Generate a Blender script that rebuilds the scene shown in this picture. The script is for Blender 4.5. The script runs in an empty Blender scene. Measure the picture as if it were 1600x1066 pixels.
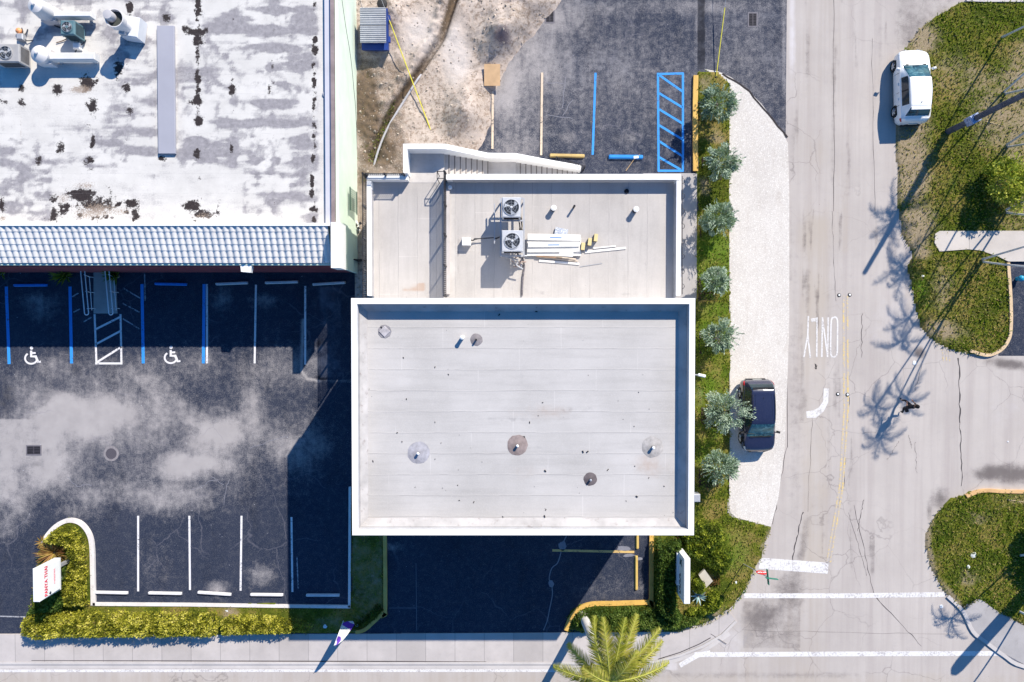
import bpy, bmesh, math, random
import numpy as np
from mathutils import Vector, Matrix
R = math.radians
scn = bpy.context.scene
COL = scn.collection
random.seed(7); rng = np.random.default_rng(7)

# ---------------------------------------------------------------- camera
CAM_H, TILT, FPX = 37.4, R(1.2), 1066.67
cd = bpy.data.cameras.new('camera'); cam = bpy.data.objects.new('camera', cd); COL.objects.link(cam)
cam.location = (0, 0, CAM_H); cam.rotation_euler = (-TILT, 0, 0)
cd.sensor_width = 36; cd.lens = 24; cd.clip_end = 2000; cd.clip_start = 0.1
scn.camera = cam
# ---------------------------------------------------------------- sky and sun
SUN_EL = R(38.7); SUN_DIR = Vector((0.547, 0.837, 0)).normalized()      # towards the sun (east-north-east)
w = bpy.data.worlds.new("World"); scn.world = w; w.use_nodes = True
nt = w.node_tree; bgn = nt.nodes['Background']
sky = nt.nodes.new('ShaderNodeTexSky'); sky.sky_type = 'NISHITA'; sky.sun_disc = False
sky.sun_elevation = SUN_EL; sky.sun_rotation = math.atan2(SUN_DIR.x, SUN_DIR.y)
sky.air_density = 1.0; sky.dust_density = 0.3; sky.ozone_density = 6.0
hs = nt.nodes.new('ShaderNodeHueSaturation'); hs.inputs['Saturation'].default_value = 1.25
nt.links.new(sky.outputs[0], hs.inputs['Color']); nt.links.new(hs.outputs[0], bgn.inputs[0]); bgn.inputs[1].default_value = 0.115
sd = bpy.data.lights.new('sun', 'SUN'); sun = bpy.data.objects.new('sun', sd); COL.objects.link(sun)
sd.energy = 4.9; sd.angle = R(0.5); sd.color = (1.0, 0.925, 0.80)
v = Vector((SUN_DIR.x*math.cos(SUN_EL), SUN_DIR.y*math.cos(SUN_EL), math.sin(SUN_EL)))
sun.rotation_euler = v.to_track_quat('Z', 'Y').to_euler(); sun.location = v*60
scn.view_settings.view_transform = 'Standard'; scn.view_settings.look = 'None'
scn.view_settings.exposure = 0.60; scn.view_settings.gamma = 1

# ---------------------------------------------------------------- pixel <-> place helpers (photo is 1600 x 1066)
ct, st = math.cos(TILT), math.sin(TILT)
def P(px, py, z=0.0):
    dx, dy, dz = (px-800)/FPX, -(py-533)/FPX, -1.0
    y2 = dy*ct + dz*st; z2 = -dy*st + dz*ct
    k = (z-CAM_H)/z2
    return Vector((dx*k, y2*k, z))
def PP(pts, z=0.0): return [P(a, b, z) for a, b in pts]
def F(x, y, z=0.0):
    Z = z-CAM_H
    yc = y*ct - Z*st; zc = y*st + Z*ct
    return 800 + FPX*x/(-zc), 533 - FPX*yc/(-zc)

# ---------------------------------------------------------------- numpy noise
TAB = rng.random((256, 256))
def vn(x, y):
    xi = np.floor(x).astype(int); yi = np.floor(y).astype(int)
    fx = x-xi; fy = y-yi; fx = fx*fx*(3-2*fx); fy = fy*fy*(3-2*fy)
    a = TAB[xi & 255, yi & 255]; b = TAB[(xi+1) & 255, yi & 255]
    c = TAB[xi & 255, (yi+1) & 255]; d = TAB[(xi+1) & 255, (yi+1) & 255]
    return (a*(1-fx)+b*fx)*(1-fy)+(c*(1-fx)+d*fx)*fy
def fbm(x, y, s=1.0, o=4, seed=0):
    r = 0; amp = .5; tot = 0
    for i in range(o):
        r = r + amp*vn(x*s+seed*13.7+i*31, y*s+seed*7.3+i*17); tot += amp; s *= 2.03; amp *= .55
    return r/tot
def sst(a, b, x):
    t = np.clip((x-a)/(b-a), 0, 1); return t*t*(3-2*t)

# ---------------------------------------------------------------- node materials
class NM:
    def __init__(s, name, rough=.8, spec=.3):
        s.m = bpy.data.materials.new(name); s.m.use_nodes = True
        s.t = s.m.node_tree; s.b = s.t.nodes['Principled BSDF']
        s.b.inputs['Roughness'].default_value = rough
        s.b.inputs['Specular IOR Level'].default_value = spec
    def put(s, sock, v):
        if hasattr(v, 'is_output') or isinstance(v, bpy.types.NodeSocket): s.t.links.new(v, sock)
        elif isinstance(v, (tuple, list)): sock.default_value = (*v, 1) if len(v) == 3 and sock.type == 'RGBA' else v
        else: sock.default_value = v
    def node(s, t, **k):
        n = s.t.nodes.new(t)
        for a, b in k.items(): setattr(n, a, b)
        return n
    def pos(s): return s.node('ShaderNodeNewGeometry').outputs['Position']
    def obj(s): return s.node('ShaderNodeTexCoord').outputs['Object']
    def noise(s, scale, detail=4, rough=.55, vec=None, dist=0):
        n = s.node('ShaderNodeTexNoise'); s.put(n.inputs['Scale'], scale); s.put(n.inputs['Detail'], detail)
        s.put(n.inputs['Roughness'], rough); s.put(n.inputs['Distortion'], dist)
        s.put(n.inputs['Vector'], vec if vec is not None else s.pos()); return n.outputs['Fac']
    def noisec(s, scale, vec=None, detail=3):
        n = s.node('ShaderNodeTexNoise'); s.put(n.inputs['Scale'], scale); s.put(n.inputs['Detail'], detail)
        s.put(n.inputs['Vector'], vec if vec is not None else s.pos()); return n.outputs['Color']
    def vor(s, scale, feat='F1', vec=None, rand=1.0):
        n = s.node('ShaderNodeTexVoronoi', feature=feat); s.put(n.inputs['Scale'], scale)
        s.put(n.inputs['Randomness'], rand)
        s.put(n.inputs['Vector'], vec if vec is not None else s.pos()); return n
    def math(s, op, a, b=0.0, clamp=False):
        n = s.node('ShaderNodeMath', operation=op, use_clamp=clamp); s.put(n.inputs[0], a); s.put(n.inputs[1], b); return n.outputs[0]
    def vmath(s, op, a, b=(0, 0, 0)):
        n = s.node('ShaderNodeVectorMath', operation=op); s.put(n.inputs[0], a); s.put(n.inputs[1], b); return n.outputs[0]
    def vscale(s, a, k):
        n = s.node('ShaderNodeVectorMath', operation='SCALE'); s.put(n.inputs[0], a); s.put(n.inputs['Scale'], k); return n.outputs[0]
    def mr(s, v, a, b, c=0.0, d=1.0):
        n = s.node('ShaderNodeMapRange', interpolation_type='SMOOTHSTEP'); s.put(n.inputs[0], v)
        for i, q in enumerate((a, b, c, d)): n.inputs[i+1].default_value = q
        return n.outputs[0]
    def ramp(s, f, stops):
        n = s.node('ShaderNodeValToRGB'); cr = n.color_ramp
        while len(cr.elements) < len(stops): cr.elements.new(.5)
        for e, (p, c) in zip(cr.elements, stops): e.position = p; e.color = (*c, 1)
        s.put(n.inputs[0], f); return n.outputs[0]
    def mix(s, f, a, b, blend='MIX'):
        n = s.node('ShaderNodeMix', data_type='RGBA', blend_type=blend)
        s.put(n.inputs[0], f); s.put(n.inputs[6], a); s.put(n.inputs[7], b); return n.outputs[2]
    def mask(s, name='mask'):
        a = s.node('ShaderNodeAttribute', attribute_name=name); sp = s.node('ShaderNodeSeparateColor')
        s.t.links.new(a.outputs['Color'], sp.inputs[0]); return sp.outputs
    def attr(s, name): return s.node('ShaderNodeAttribute', attribute_name=name).outputs['Color']
    def sep(s, v):
        n = s.node('ShaderNodeSeparateXYZ'); s.put(n.inputs[0], v); return n.outputs
    def scalev(s, v, k): return s.vmath('MULTIPLY', v, k)
    def bump(s, h, strength=.3, dist=.02):
        n = s.node('ShaderNodeBump'); n.inputs['Strength'].default_value = strength; n.inputs['Distance'].default_value = dist
        s.put(n.inputs['Height'], h); s.t.links.new(n.outputs[0], s.b.inputs['Normal']); return s
    def col(s, c): s.put(s.b.inputs['Base Color'], c); return s
MATS = {}
def simple(name, c, rough=.7, var=.12, scale=3.0, metal=0.0, spec=.3, local=True, bump=0, dirt=None):
    if name in MATS: return MATS[name]
    m = NM(name, rough, spec)
    v = m.obj() if local else m.pos()
    n = m.noise(scale, 5, .6, v)
    lo = tuple(x*(1-var) for x in c); hi = tuple(min(1, x*(1+var)) for x in c)
    cc = m.ramp(n, [(.3, lo), (.7, hi)])
    if dirt:
        d = m.mr(m.noise(scale*2.7, 6, .7, v), .55, .75); cc = m.mix(m.math('MULTIPLY', d, dirt[1]), cc, dirt[0])
    m.col(cc); m.b.inputs['Metallic'].default_value = metal
    if bump: m.bump(m.noise(scale*6, 4, .6, v), bump, .01)
    MATS[name] = m.m; return m.m

# ---------------------------------------------------------------- object helpers
ORIG = {}
def tag(o, label=None, cat=None, group=None, kind=None):
    if label: o['label'] = label
    if cat: o['category'] = cat
    if group: o['group'] = group
    if kind: o['kind'] = kind
    return o
def thing(name, label, cat, loc=(0, 0, 0), group=None):
    o = bpy.data.objects.new(name, None); COL.objects.link(o); o.location = loc; o.empty_display_size = .2
    ORIG[o.name] = Vector(loc); return tag(o, label, cat, group)
def dup(root, loc, rz=0.0, label=None, scale=None):
    r = root.copy(); COL.objects.link(r); r.location = loc; r.rotation_euler = (0, 0, rz)
    if scale: r.scale = (scale,)*3 if not isinstance(scale, tuple) else scale
    if label: r['label'] = label
    ORIG[r.name] = Vector(loc)
    for ch in list(root.children):
        c = ch.copy(); COL.objects.link(c); c.parent = r
        for g in list(ch.children):
            d = g.copy(); COL.objects.link(d); d.parent = c
    return r
class MB:
    def __init__(s): s.v = []; s.f = []
    def add(s, vs, fs):
        k = len(s.v); s.v += [Vector(a) for a in vs]; s.f += [[i+k for i in f] for f in fs]; return s
    def box(s, c, size, rz=0.0, rx=0.0, ry=0.0, bev=0.0):
        hx, hy, hz = size[0]/2, size[1]/2, size[2]/2
        M = Matrix.Rotation(rz, 3, 'Z') @ Matrix.Rotation(ry, 3, 'Y') @ Matrix.Rotation(rx, 3, 'X')
        c = Vector(c)
        if bev <= 0:
            vs = [c+M@Vector((a*hx, b*hy, d*hz)) for d in (-1, 1) for a, b in ((-1, -1), (1, -1), (1, 1), (-1, 1))]
            return s.add(vs, [(3, 2, 1, 0), (4, 5, 6, 7), (0, 1, 5, 4), (1, 2, 6, 5), (2, 3, 7, 6), (3, 0, 4, 7)])
        vs = []
        for d, e in ((-1, 0), (1, 0), (1, bev)):
            for a, b in ((-1, -1), (1, -1), (1, 1), (-1, 1)):
                zz = hz-bev if (d == 1 and e == 0) else d*hz
                vs.append(c+M@Vector((a*(hx-e), b*(hy-e), zz)))
        fs = [(3, 2, 1, 0), (8, 9, 10, 11)]
        for i in range(4):
            j = (i+1) % 4; fs += [(i, j, 4+j, 4+i), (4+i, 4+j, 8+j, 8+i)]
        return s.add(vs, fs)
    def prism(s, pts, z0, z1, bottom=False):
        pts = [Vector((p[0], p[1])) for p in pts]
        a = sum(pts[i].x*pts[(i+1) % len(pts)].y-pts[(i+1) % len(pts)].x*pts[i].y for i in range(len(pts)))
        if a < 0: pts.reverse()
        n = len(pts)
        vs = [(p.x, p.y, z0) for p in pts]+[(p.x, p.y, z1) for p in pts]
        fs = [tuple(range(n, 2*n))]+[(i, (i+1) % n, n+(i+1) % n, n+i) for i in range(n)]
        if bottom: fs.append(tuple(reversed(range(n))))
        return s.add(vs, fs)
    def sheet(s, pts, z):
        pts = [Vector((p[0], p[1])) for p in pts]
        a = sum(pts[i].x*pts[(i+1) % len(pts)].y-pts[(i+1) % len(pts)].x*pts[i].y for i in range(len(pts)))
        if a < 0: pts.reverse()
        return s.add([(p.x, p.y, z) for p in pts], [tuple(range(len(pts)))])
    def tube(s, pts, r, n=8, cap=True):
        pts = [Vector(p) for p in pts]; m = len(pts)
        rr = r if isinstance(r, (list, tuple)) else [r]*m
        vs = []; prev = None
        for i, p in enumerate(pts):
            d = (pts[min(i+1, m-1)]-pts[max(i-1, 0)]).normalized()
            if prev is None:
                u = d.cross(Vector((0, 0, 1)));
                if u.length < 1e-3: u = Vector((1, 0, 0))
            else: u = prev-d*prev.dot(d)
            u.normalize(); prev = u; q = d.cross(u)
            for k in range(n):
                a = 2*math.pi*k/n; vs.append(p+(u*math.cos(a)+q*math.sin(a))*rr[i])
        fs = [(i*n+k, i*n+(k+1) % n, (i+1)*n+(k+1) % n, (i+1)*n+k) for i in range(m-1) for k in range(n)]
        if cap: fs += [tuple(reversed(range(n))), tuple(range((m-1)*n, m*n))]
        return s.add(vs, fs)
    def lathe(s, c, prof, n=20, ax=None):
        c = Vector(c); vs = []; M = Matrix.Identity(3)
        if ax is not None: M = Vector(ax).to_track_quat('Z', 'Y').to_matrix()
        for r, z in prof:
            for k in range(n):
                a = 2*math.pi*k/n; vs.append(c+M@Vector((r*math.cos(a), r*math.sin(a), z)))
        m = len(prof)
        fs = [(i*n+k, i*n+(k+1) % n, (i+1)*n+(k+1) % n, (i+1)*n+k) for i in range(m-1) for k in range(n)]
        fs += [tuple(reversed(range(n))), tuple(range((m-1)*n, m*n))]
        return s.add(vs, fs)
    def ribbon(s, pts, wd, z0, z1=None, closed=False):
        """strip along a 2-D path; with z1 it is a raised kerb"""
        pts = [Vector((p[0], p[1])) for p in pts]; m = len(pts); L = []; Rr = []
        for i, p in enumerate(pts):
            a = pts[(i-1) % m] if closed else pts[max(i-1, 0)]; b = pts[(i+1) % m] if closed else pts[min(i+1, m-1)]
            d = (b-a).normalized(); q = Vector((-d.y, d.x))
            e = 1.0
            if 0 < i < m-1:
                d1 = (p-a).normalized(); e = 1/max(.5, abs(d1.dot(d)))
            ww = wd[i] if isinstance(wd, (list, tuple)) else wd
            L.append(p+q*ww/2*e); Rr.append(p-q*ww/2*e)
        mm = m if closed else m-1
        if z1 is None:
            vs = [(p.x, p.y, z0) for p in L]+[(p.x, p.y, z0) for p in Rr]
            return s.add(vs, [(i, m+i, m+(i+1) % m, (i+1) % m) for i in range(mm)])
        vs = [(p.x, p.y, z1) for p in L]+[(p.x, p.y, z1) for p in Rr]+[(p.x, p.y, z0) for p in L]+[(p.x, p.y, z0) for p in Rr]
        fs = []
        for i in range(mm):
            j = (i+1) % m
            fs += [(i, m+i, m+j, j), (2*m+i, i, j, 2*m+j), (m+i, 3*m+i, 3*m+j, m+j)]
        if not closed: fs += [(2*m, 3*m, m, 0), (m-1, 2*m-1, 4*m-1, 3*m-1)]
        return s.add(vs, fs)
    def build(s, name, mat, parent=None, smooth=False, origin=None):
        o0 = ORIG[parent.name] if parent is not None and parent.name in ORIG else Vector((0, 0, 0))
        if origin is not None and parent is None: o0 = Vector(origin)
        me = bpy.data.meshes.new(name)
        me.from_pydata([tuple(p-o0) for p in s.v], [], s.f)
        if isinstance(mat, (list, tuple)):
            for q in mat: me.materials.append(q)
        else: me.materials.append(mat)
        me.update()
        if smooth:
            me.polygons.foreach_set('use_smooth', [True]*len(me.polygons))
            try: me.set_sharp_from_angle(angle=R(40))
            except Exception: pass
        o = bpy.data.objects.new(name, me); COL.objects.link(o)
        if parent is not None: o.parent = parent; ORIG[o.name] = o0
        elif origin is not None: o.location = o0; ORIG[o.name] = o0
        else: ORIG[o.name] = Vector((0, 0, 0))
        return o
def smooth_path(pts, n=6, closed=False):
    pts = [Vector(p) for p in pts]; out = []; m = len(pts)
    rngi = range(m if closed else m-1)
    for i in rngi:
        if closed: p0, p1, p2, p3 = pts[(i-1) % m], pts[i], pts[(i+1) % m], pts[(i+2) % m]
        else: p0, p1, p2, p3 = pts[max(i-1, 0)], pts[i], pts[i+1], pts[min(i+2, m-1)]
        for k in range(n):
            t = k/n
            out.append(.5*((2*p1)+(p2-p0)*t+(2*p0-5*p1+4*p2-p3)*t*t+(3*p1-p0-3*p2+p3)*t**3))
    if not closed: out.append(pts[-1])
    return out
def grid_sheet(name, x0, x1, y0, y1, res, z, mat, maskfn=None, heightfn=None, parent=None, kind='structure', skip=None):
    nx = int((x1-x0)/res)+1; ny = int((y1-y0)/res)+1
    X, Y = np.meshgrid(np.linspace(x0, x1, nx), np.linspace(y0, y1, ny))
    Z = np.full_like(X, z)
    PX, PY = F(X, Y, Z)
    if heightfn is not None: Z = Z+heightfn(X, Y, PX, PY)
    o0 = ORIG[parent.name] if parent is not None else Vector((0, 0, 0))
    co = np.stack([X-o0.x, Y-o0.y, Z-o0.z], -1).reshape(-1, 3)
    i = np.arange(nx*ny).reshape(ny, nx)
    q = np.stack([i[:-1, :-1], i[:-1, 1:], i[1:, 1:], i[1:, :-1]], -1).reshape(-1, 4)
    if skip is not None: q = q[~skip(PX, PY)[:-1, :-1].reshape(-1)]
    me = bpy.data.meshes.new(name)
    me.vertices.add(len(co)); me.vertices.foreach_set('co', co.astype(np.float32).ravel())
    me.loops.add(q.size); me.loops.foreach_set('vertex_index', q.astype(np.int32).ravel())
    me.polygons.add(len(q)); me.polygons.foreach_set('loop_start', (np.arange(len(q))*4).astype(np.int32))
    me.update(calc_edges=True); me.validate()
    me.polygons.foreach_set('use_smooth', [True]*len(me.polygons))
    me.materials.append(mat)
    if maskfn is not None:
        a = me.attributes.new('mask', 'FLOAT_COLOR', 'POINT')
        ms = maskfn(PX, PY, X, Y); ones = np.ones_like(X)
        ms = [m if m is not None else 0*ones for m in ms]
        while len(ms) < 3: ms.append(0*ones)
        a.data.foreach_set('color', np.stack([*ms, ones], -1).astype(np.float32).ravel())
    o = bpy.data.objects.new(name, me); COL.objects.link(o)
    if parent is not None: o.parent = parent; ORIG[o.name] = o0
    elif kind: o['kind'] = kind
    return o
def inpoly(x, y, poly):
    x = np.asarray(x); y = np.asarray(y); r = np.zeros(x.shape, bool); n = len(poly)
    for i in range(n):
        x1, y1 = poly[i][0], poly[i][1]; x2, y2 = poly[(i+1) % n][0], poly[(i+1) % n][1]
        c = ((y1 > y) != (y2 > y)); r ^= c & (x < (x2-x1)*(y-y1)/((y2-y1) if y2 != y1 else 1e-9)+x1)
    return r
def pdist(x, y, path):
    d = np.full(np.shape(x), 1e9)
    for a, b in zip(path[:-1], path[1:]):
        ax, ay = a[0], a[1]; bx, by = b[0]-ax, b[1]-ay
        t = np.clip(((x-ax)*bx+(y-ay)*by)/(bx*bx+by*by+1e-9), 0, 1)
        d = np.minimum(d, np.hypot(x-ax-t*bx, y-ay-t*by))
    return d
def blob(PX, PY, cx, cy, rx, ry, rot=0.0):
    c, s = math.cos(R(rot)), math.sin(R(rot)); dx = PX-cx; dy = PY-cy
    return np.exp(-(((dx*c+dy*s)/rx)**2+((-dx*s+dy*c)/ry)**2))
def rect(PX, PY, x0, x1, y0, y1, soft=3):
    return sst(-soft, soft, PX-x0)*sst(-soft, soft, x1-PX)*sst(-soft, soft, PY-y0)*sst(-soft, soft, y1-PY)
def mx(*a):
    r = a[0]
    for b in a[1:]: r = np.maximum(r, b)
    return r

# ---------------------------------------------------------------- leaves
def leafmat(name, cols, trans=.3, rough=.6):
    m = NM(name, rough, .25)
    c = m.ramp(m.mask('tint')[0], [(i/(len(cols)-1), k) for i, k in enumerate(cols)])
    m.col(c)
    tr = m.node('ShaderNodeBsdfTranslucent'); m.put(tr.inputs[0], m.mix(.5, c, (.35, .5, .05)))
    mx_ = m.node('ShaderNodeMixShader'); mx_.inputs[0].default_value = trans
    out = m.t.nodes['Material Output']
    m.t.links.new(m.b.outputs[0], mx_.inputs[1]); m.t.links.new(tr.outputs[0], mx_.inputs[2]); m.t.links.new(mx_.outputs[0], out.inputs[0])
    return m.m
def leaf_mesh(name, pts, nrm, size, tint, mat, parent=None, aspect=.45, up=None, origin=None, spread=.6):
    """many small leaf faces: pts (n,3), growth direction nrm (n,3)"""
    pts = np.asarray(pts, float); n = len(pts)
    d = np.asarray(nrm, float)+rng.normal(0, spread, (n, 3)); d /= np.linalg.norm(d, axis=1, keepdims=True)
    s = rng.normal(0, 1, (n, 3)); s -= (s*d).sum(1, keepdims=True)*d; s /= np.linalg.norm(s, axis=1, keepdims=True)
    L = (np.ones(n)*size*rng.uniform(.6, 1.3, n))[:, None]; W = L*aspect
    a = pts; b = pts+d*L*.5+s*W*.5; c = pts+d*L; e = pts+d*L*.5-s*W*.5
    o0 = np.array(ORIG[parent.name] if parent is not None and parent.name in ORIG else (origin or (0, 0, 0)))
    co = np.stack([a, b, c, e], 1).reshape(-1, 3)-o0
    me = bpy.data.meshes.new(name)
    me.vertices.add(4*n); me.vertices.foreach_set('co', co.astype(np.float32).ravel())
    me.loops.add(4*n); me.loops.foreach_set('vertex_index', np.arange(4*n, dtype=np.int32))
    me.polygons.add(n); me.polygons.foreach_set('loop_start', (np.arange(n)*4).astype(np.int32))
    me.update(calc_edges=True)
    at = me.attributes.new('tint', 'FLOAT_COLOR', 'POINT')
    t = np.repeat(np.clip(tint, 0, 1), 4); at.data.foreach_set('color', np.stack([t, t, t, np.ones_like(t)], -1).astype(np.float32).ravel())
    me.materials.append(mat)
    ob = bpy.data.objects.new(name, me); COL.objects.link(ob)
    if parent is not None: ob.parent = parent
    elif origin is not None: ob.location = origin
    ORIG[ob.name] = Vector(tuple(o0))
    return ob
def scatter_poly(poly_world, n):
    p = np.array([(q[0], q[1]) for q in poly_world]); lo = p.min(0); hi = p.max(0)
    out = np.zeros((0, 2))
    while len(out) < n:
        c = rng.uniform(lo, hi, (n*2, 2)); c = c[inpoly(c[:, 0], c[:, 1], p)]; out = np.vstack([out, c])
    return out[:n]

# ================================================================ surface materials
def m_lot():
    m = NM('lot_asphalt', .85, .25); M = m.mask(); p = m.pos()
    n1 = m.noise(.35, 6, .6); n2 = m.noise(3.0, 6, .7); n3 = m.noise(26, 3, .7)
    base = m.ramp(n1, [(.3, (.011, .019, .042)), (.7, (.024, .031, .056))])
    base = m.mix(m.math('MULTIPLY', m.mr(n2, .45, .72), .75), base, (.050, .055, .075))
    base = m.mix(m.math('MULTIPLY', m.mr(m.noise(.8, 6, .7, m.scalev(p, (1, .35, 1))), .5, .7), .5), base, (.007, .011, .024))
    base = m.mix(m.mr(n3, .5, .72), base, (.11, .11, .125))
    f = m.math('ADD', M[0], m.math('MULTIPLY', m.math('SUBTRACT', n2, .5), .8))
    f = m.math('ADD', f, m.math('MULTIPLY', m.math('SUBTRACT', n3, .5), .9))
    f = m.math('ADD', f, m.math('MULTIPLY', m.math('SUBTRACT', m.noise(1.0, 5, .7, m.scalev(p, (3.0, .5, 1))), .5), .45))
    c = m.mix(m.mr(f, .10, 1.05), base, m.mix(m.noise(1.3), (.28, .26, .26), (.42, .39, .385)))
    c = m.mix(m.math('MULTIPLY', m.mr(m.math('ADD', M[1], m.math('MULTIPLY', m.math('SUBTRACT', n2, .5), .6)), .3, .8), .9), c, (.008, .009, .016))
    c = m.mix(m.math('MULTIPLY', m.mr(m.math('ADD', M[2], m.math('MULTIPLY', m.math('SUBTRACT', n2, .5), .6)), .3, .8), .8), c, (.13, .14, .18))
    wp = m.vmath('ADD', p, m.vscale(m.noisec(.8, detail=5), .9))
    cr = m.vor(.33, 'DISTANCE_TO_EDGE', wp).outputs['Distance']
    cf = m.math('MULTIPLY', m.mr(cr, .0, .012, 1, 0), m.mr(m.noise(.22, 2), .47, .6))
    c = m.mix(m.math('MULTIPLY', cf, .30), c, (.20, .19, .22))
    sp = m.vor(2.2).outputs['Distance']
    c = m.mix(m.math('MULTIPLY', m.mr(sp, .03, .05, 1, 0), m.mr(m.noise(.6, 3), .5, .6)), c, (.5, .5, .55))
    m.col(c); m.bump(n3, .25, .01); return m.m
def m_road():
    m = NM('road_surface', .88, .2); M = m.mask(); p = m.pos()
    n1 = m.noise(.25, 5, .6); n2 = m.noise(2.2, 6, .7); n3 = m.noise(30, 3, .7)
    strk = m.noise(1.0, 5, .65, m.scalev(p, (2.2, .07, 1)))
    base = m.ramp(n1, [(.3, (.385, .345, .32)), (.7, (.47, .425, .395))])
    base = m.mix(m.math('MULTIPLY', m.mr(strk, .38, .72), .55), base, (.33, .285, .27))
    base = m.mix(m.math('MULTIPLY', m.mr(n3, .4, .75), .30), base, (.52, .48, .47))
    base = m.mix(m.math('MULTIPLY', m.mr(n2, .5, .8), .25), base, (.31, .28, .29))
    c = m.mix(m.math('MULTIPLY', m.mr(m.math('ADD', M[1], m.math('MULTIPLY', m.math('SUBTRACT', strk, .5), .7)), .2, .8), .75), base, (.40, .345, .29))
    f = m.math('ADD', M[0], m.math('ADD', m.math('MULTIPLY', m.math('SUBTRACT', n2, .5), .8), m.math('MULTIPLY', m.math('SUBTRACT', n3, .5), .7)))
    c = m.mix(m.math('MULTIPLY', m.mr(f, .25, 1.0), .8), c, (.085, .07, .07))
    c = m.mix(m.math('MULTIPLY', m.mr(m.math('ADD', M[2], m.math('MULTIPLY', m.math('SUBTRACT', n2, .5), .5)), .2, .8), .8), c, (.60, .57, .58))
    wp = m.vmath('ADD', p, m.vscale(m.noisec(.9, detail=5), .8))
    cr = m.vor(.42, 'DISTANCE_TO_EDGE', wp).outputs['Distance']
    cf = m.math('MULTIPLY', m.mr(cr, .0, .010, 1, 0), m.mr(m.noise(.15, 2), .45, .6))
    c = m.mix(m.math('MULTIPLY', cf, .45), c, (.14, .12, .12))
    sp = m.vor(3.0).outputs['Distance']
    c = m.mix(m.math('MULTIPLY', m.mr(sp, .025, .05, 1, 0), m.mr(m.noise(.5, 3), .5, .62)), c, (.08, .07, .07))
    m.col(c); m.bump(n3, .2, .01); return m.m
def m_oldroof():
    m = NM('white_roof_coating', .7, .3); M = m.mask(); p = m.pos()
    n1 = m.noise(.9, 6, .65); n2 = m.noise(4.0, 7, .72); n3 = m.noise(14, 5, .75)
    st = m.noise(1.2, 5, .7, m.scalev(p, (.35, 3.5, 1)))
    base = m.ramp(n1, [(.3, (.52, .50, .475)), (.75, (.64, .615, .585))])
    f = m.math('ADD', M[0], m.math('ADD', m.math('MULTIPLY', m.math('SUBTRACT', st, .5), .7), m.math('MULTIPLY', m.math('SUBTRACT', n3, .5), 1.3)))
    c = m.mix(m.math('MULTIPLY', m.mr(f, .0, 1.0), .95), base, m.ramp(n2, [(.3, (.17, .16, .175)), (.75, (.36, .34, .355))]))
    g = m.math('ADD', M[1], m.math('ADD', m.math('MULTIPLY', m.math('SUBTRACT', n2, .5), 1.5), m.math('MULTIPLY', m.math('SUBTRACT', n3, .5), 1.1)))
    c = m.mix(m.math('MULTIPLY', m.mr(g, .42, .62), 1.0), c, m.ramp(n3, [(.35, (.006, .004, .006)), (.7, (.06, .045, .042))]))
    h = m.math('ADD', M[2], m.math('MULTIPLY', m.math('SUBTRACT', n3, .5), 1.8))
    c = m.mix(m.math('MULTIPLY', m.mr(h, .45, .7), .8), c, m.ramp(n2, [(.3, (.13, .08, .055)), (.7, (.45, .37, .30))]))
    sx, sy, sz = m.sep(m.vmath('ADD', p, m.vscale(m.noisec(1.0), .12)))[:3]
    seam = m.math('PINGPONG', m.math('ADD', sy, 100), .48)
    c = m.mix(m.math('MULTIPLY', m.mr(seam, 0, .02, 1, 0), m.math('MULTIPLY', m.mr(n2, .4, .6), .3)), c, (.25, .24, .25))
    m.col(c); m.bump(n2, .3, .02); return m.m
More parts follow.
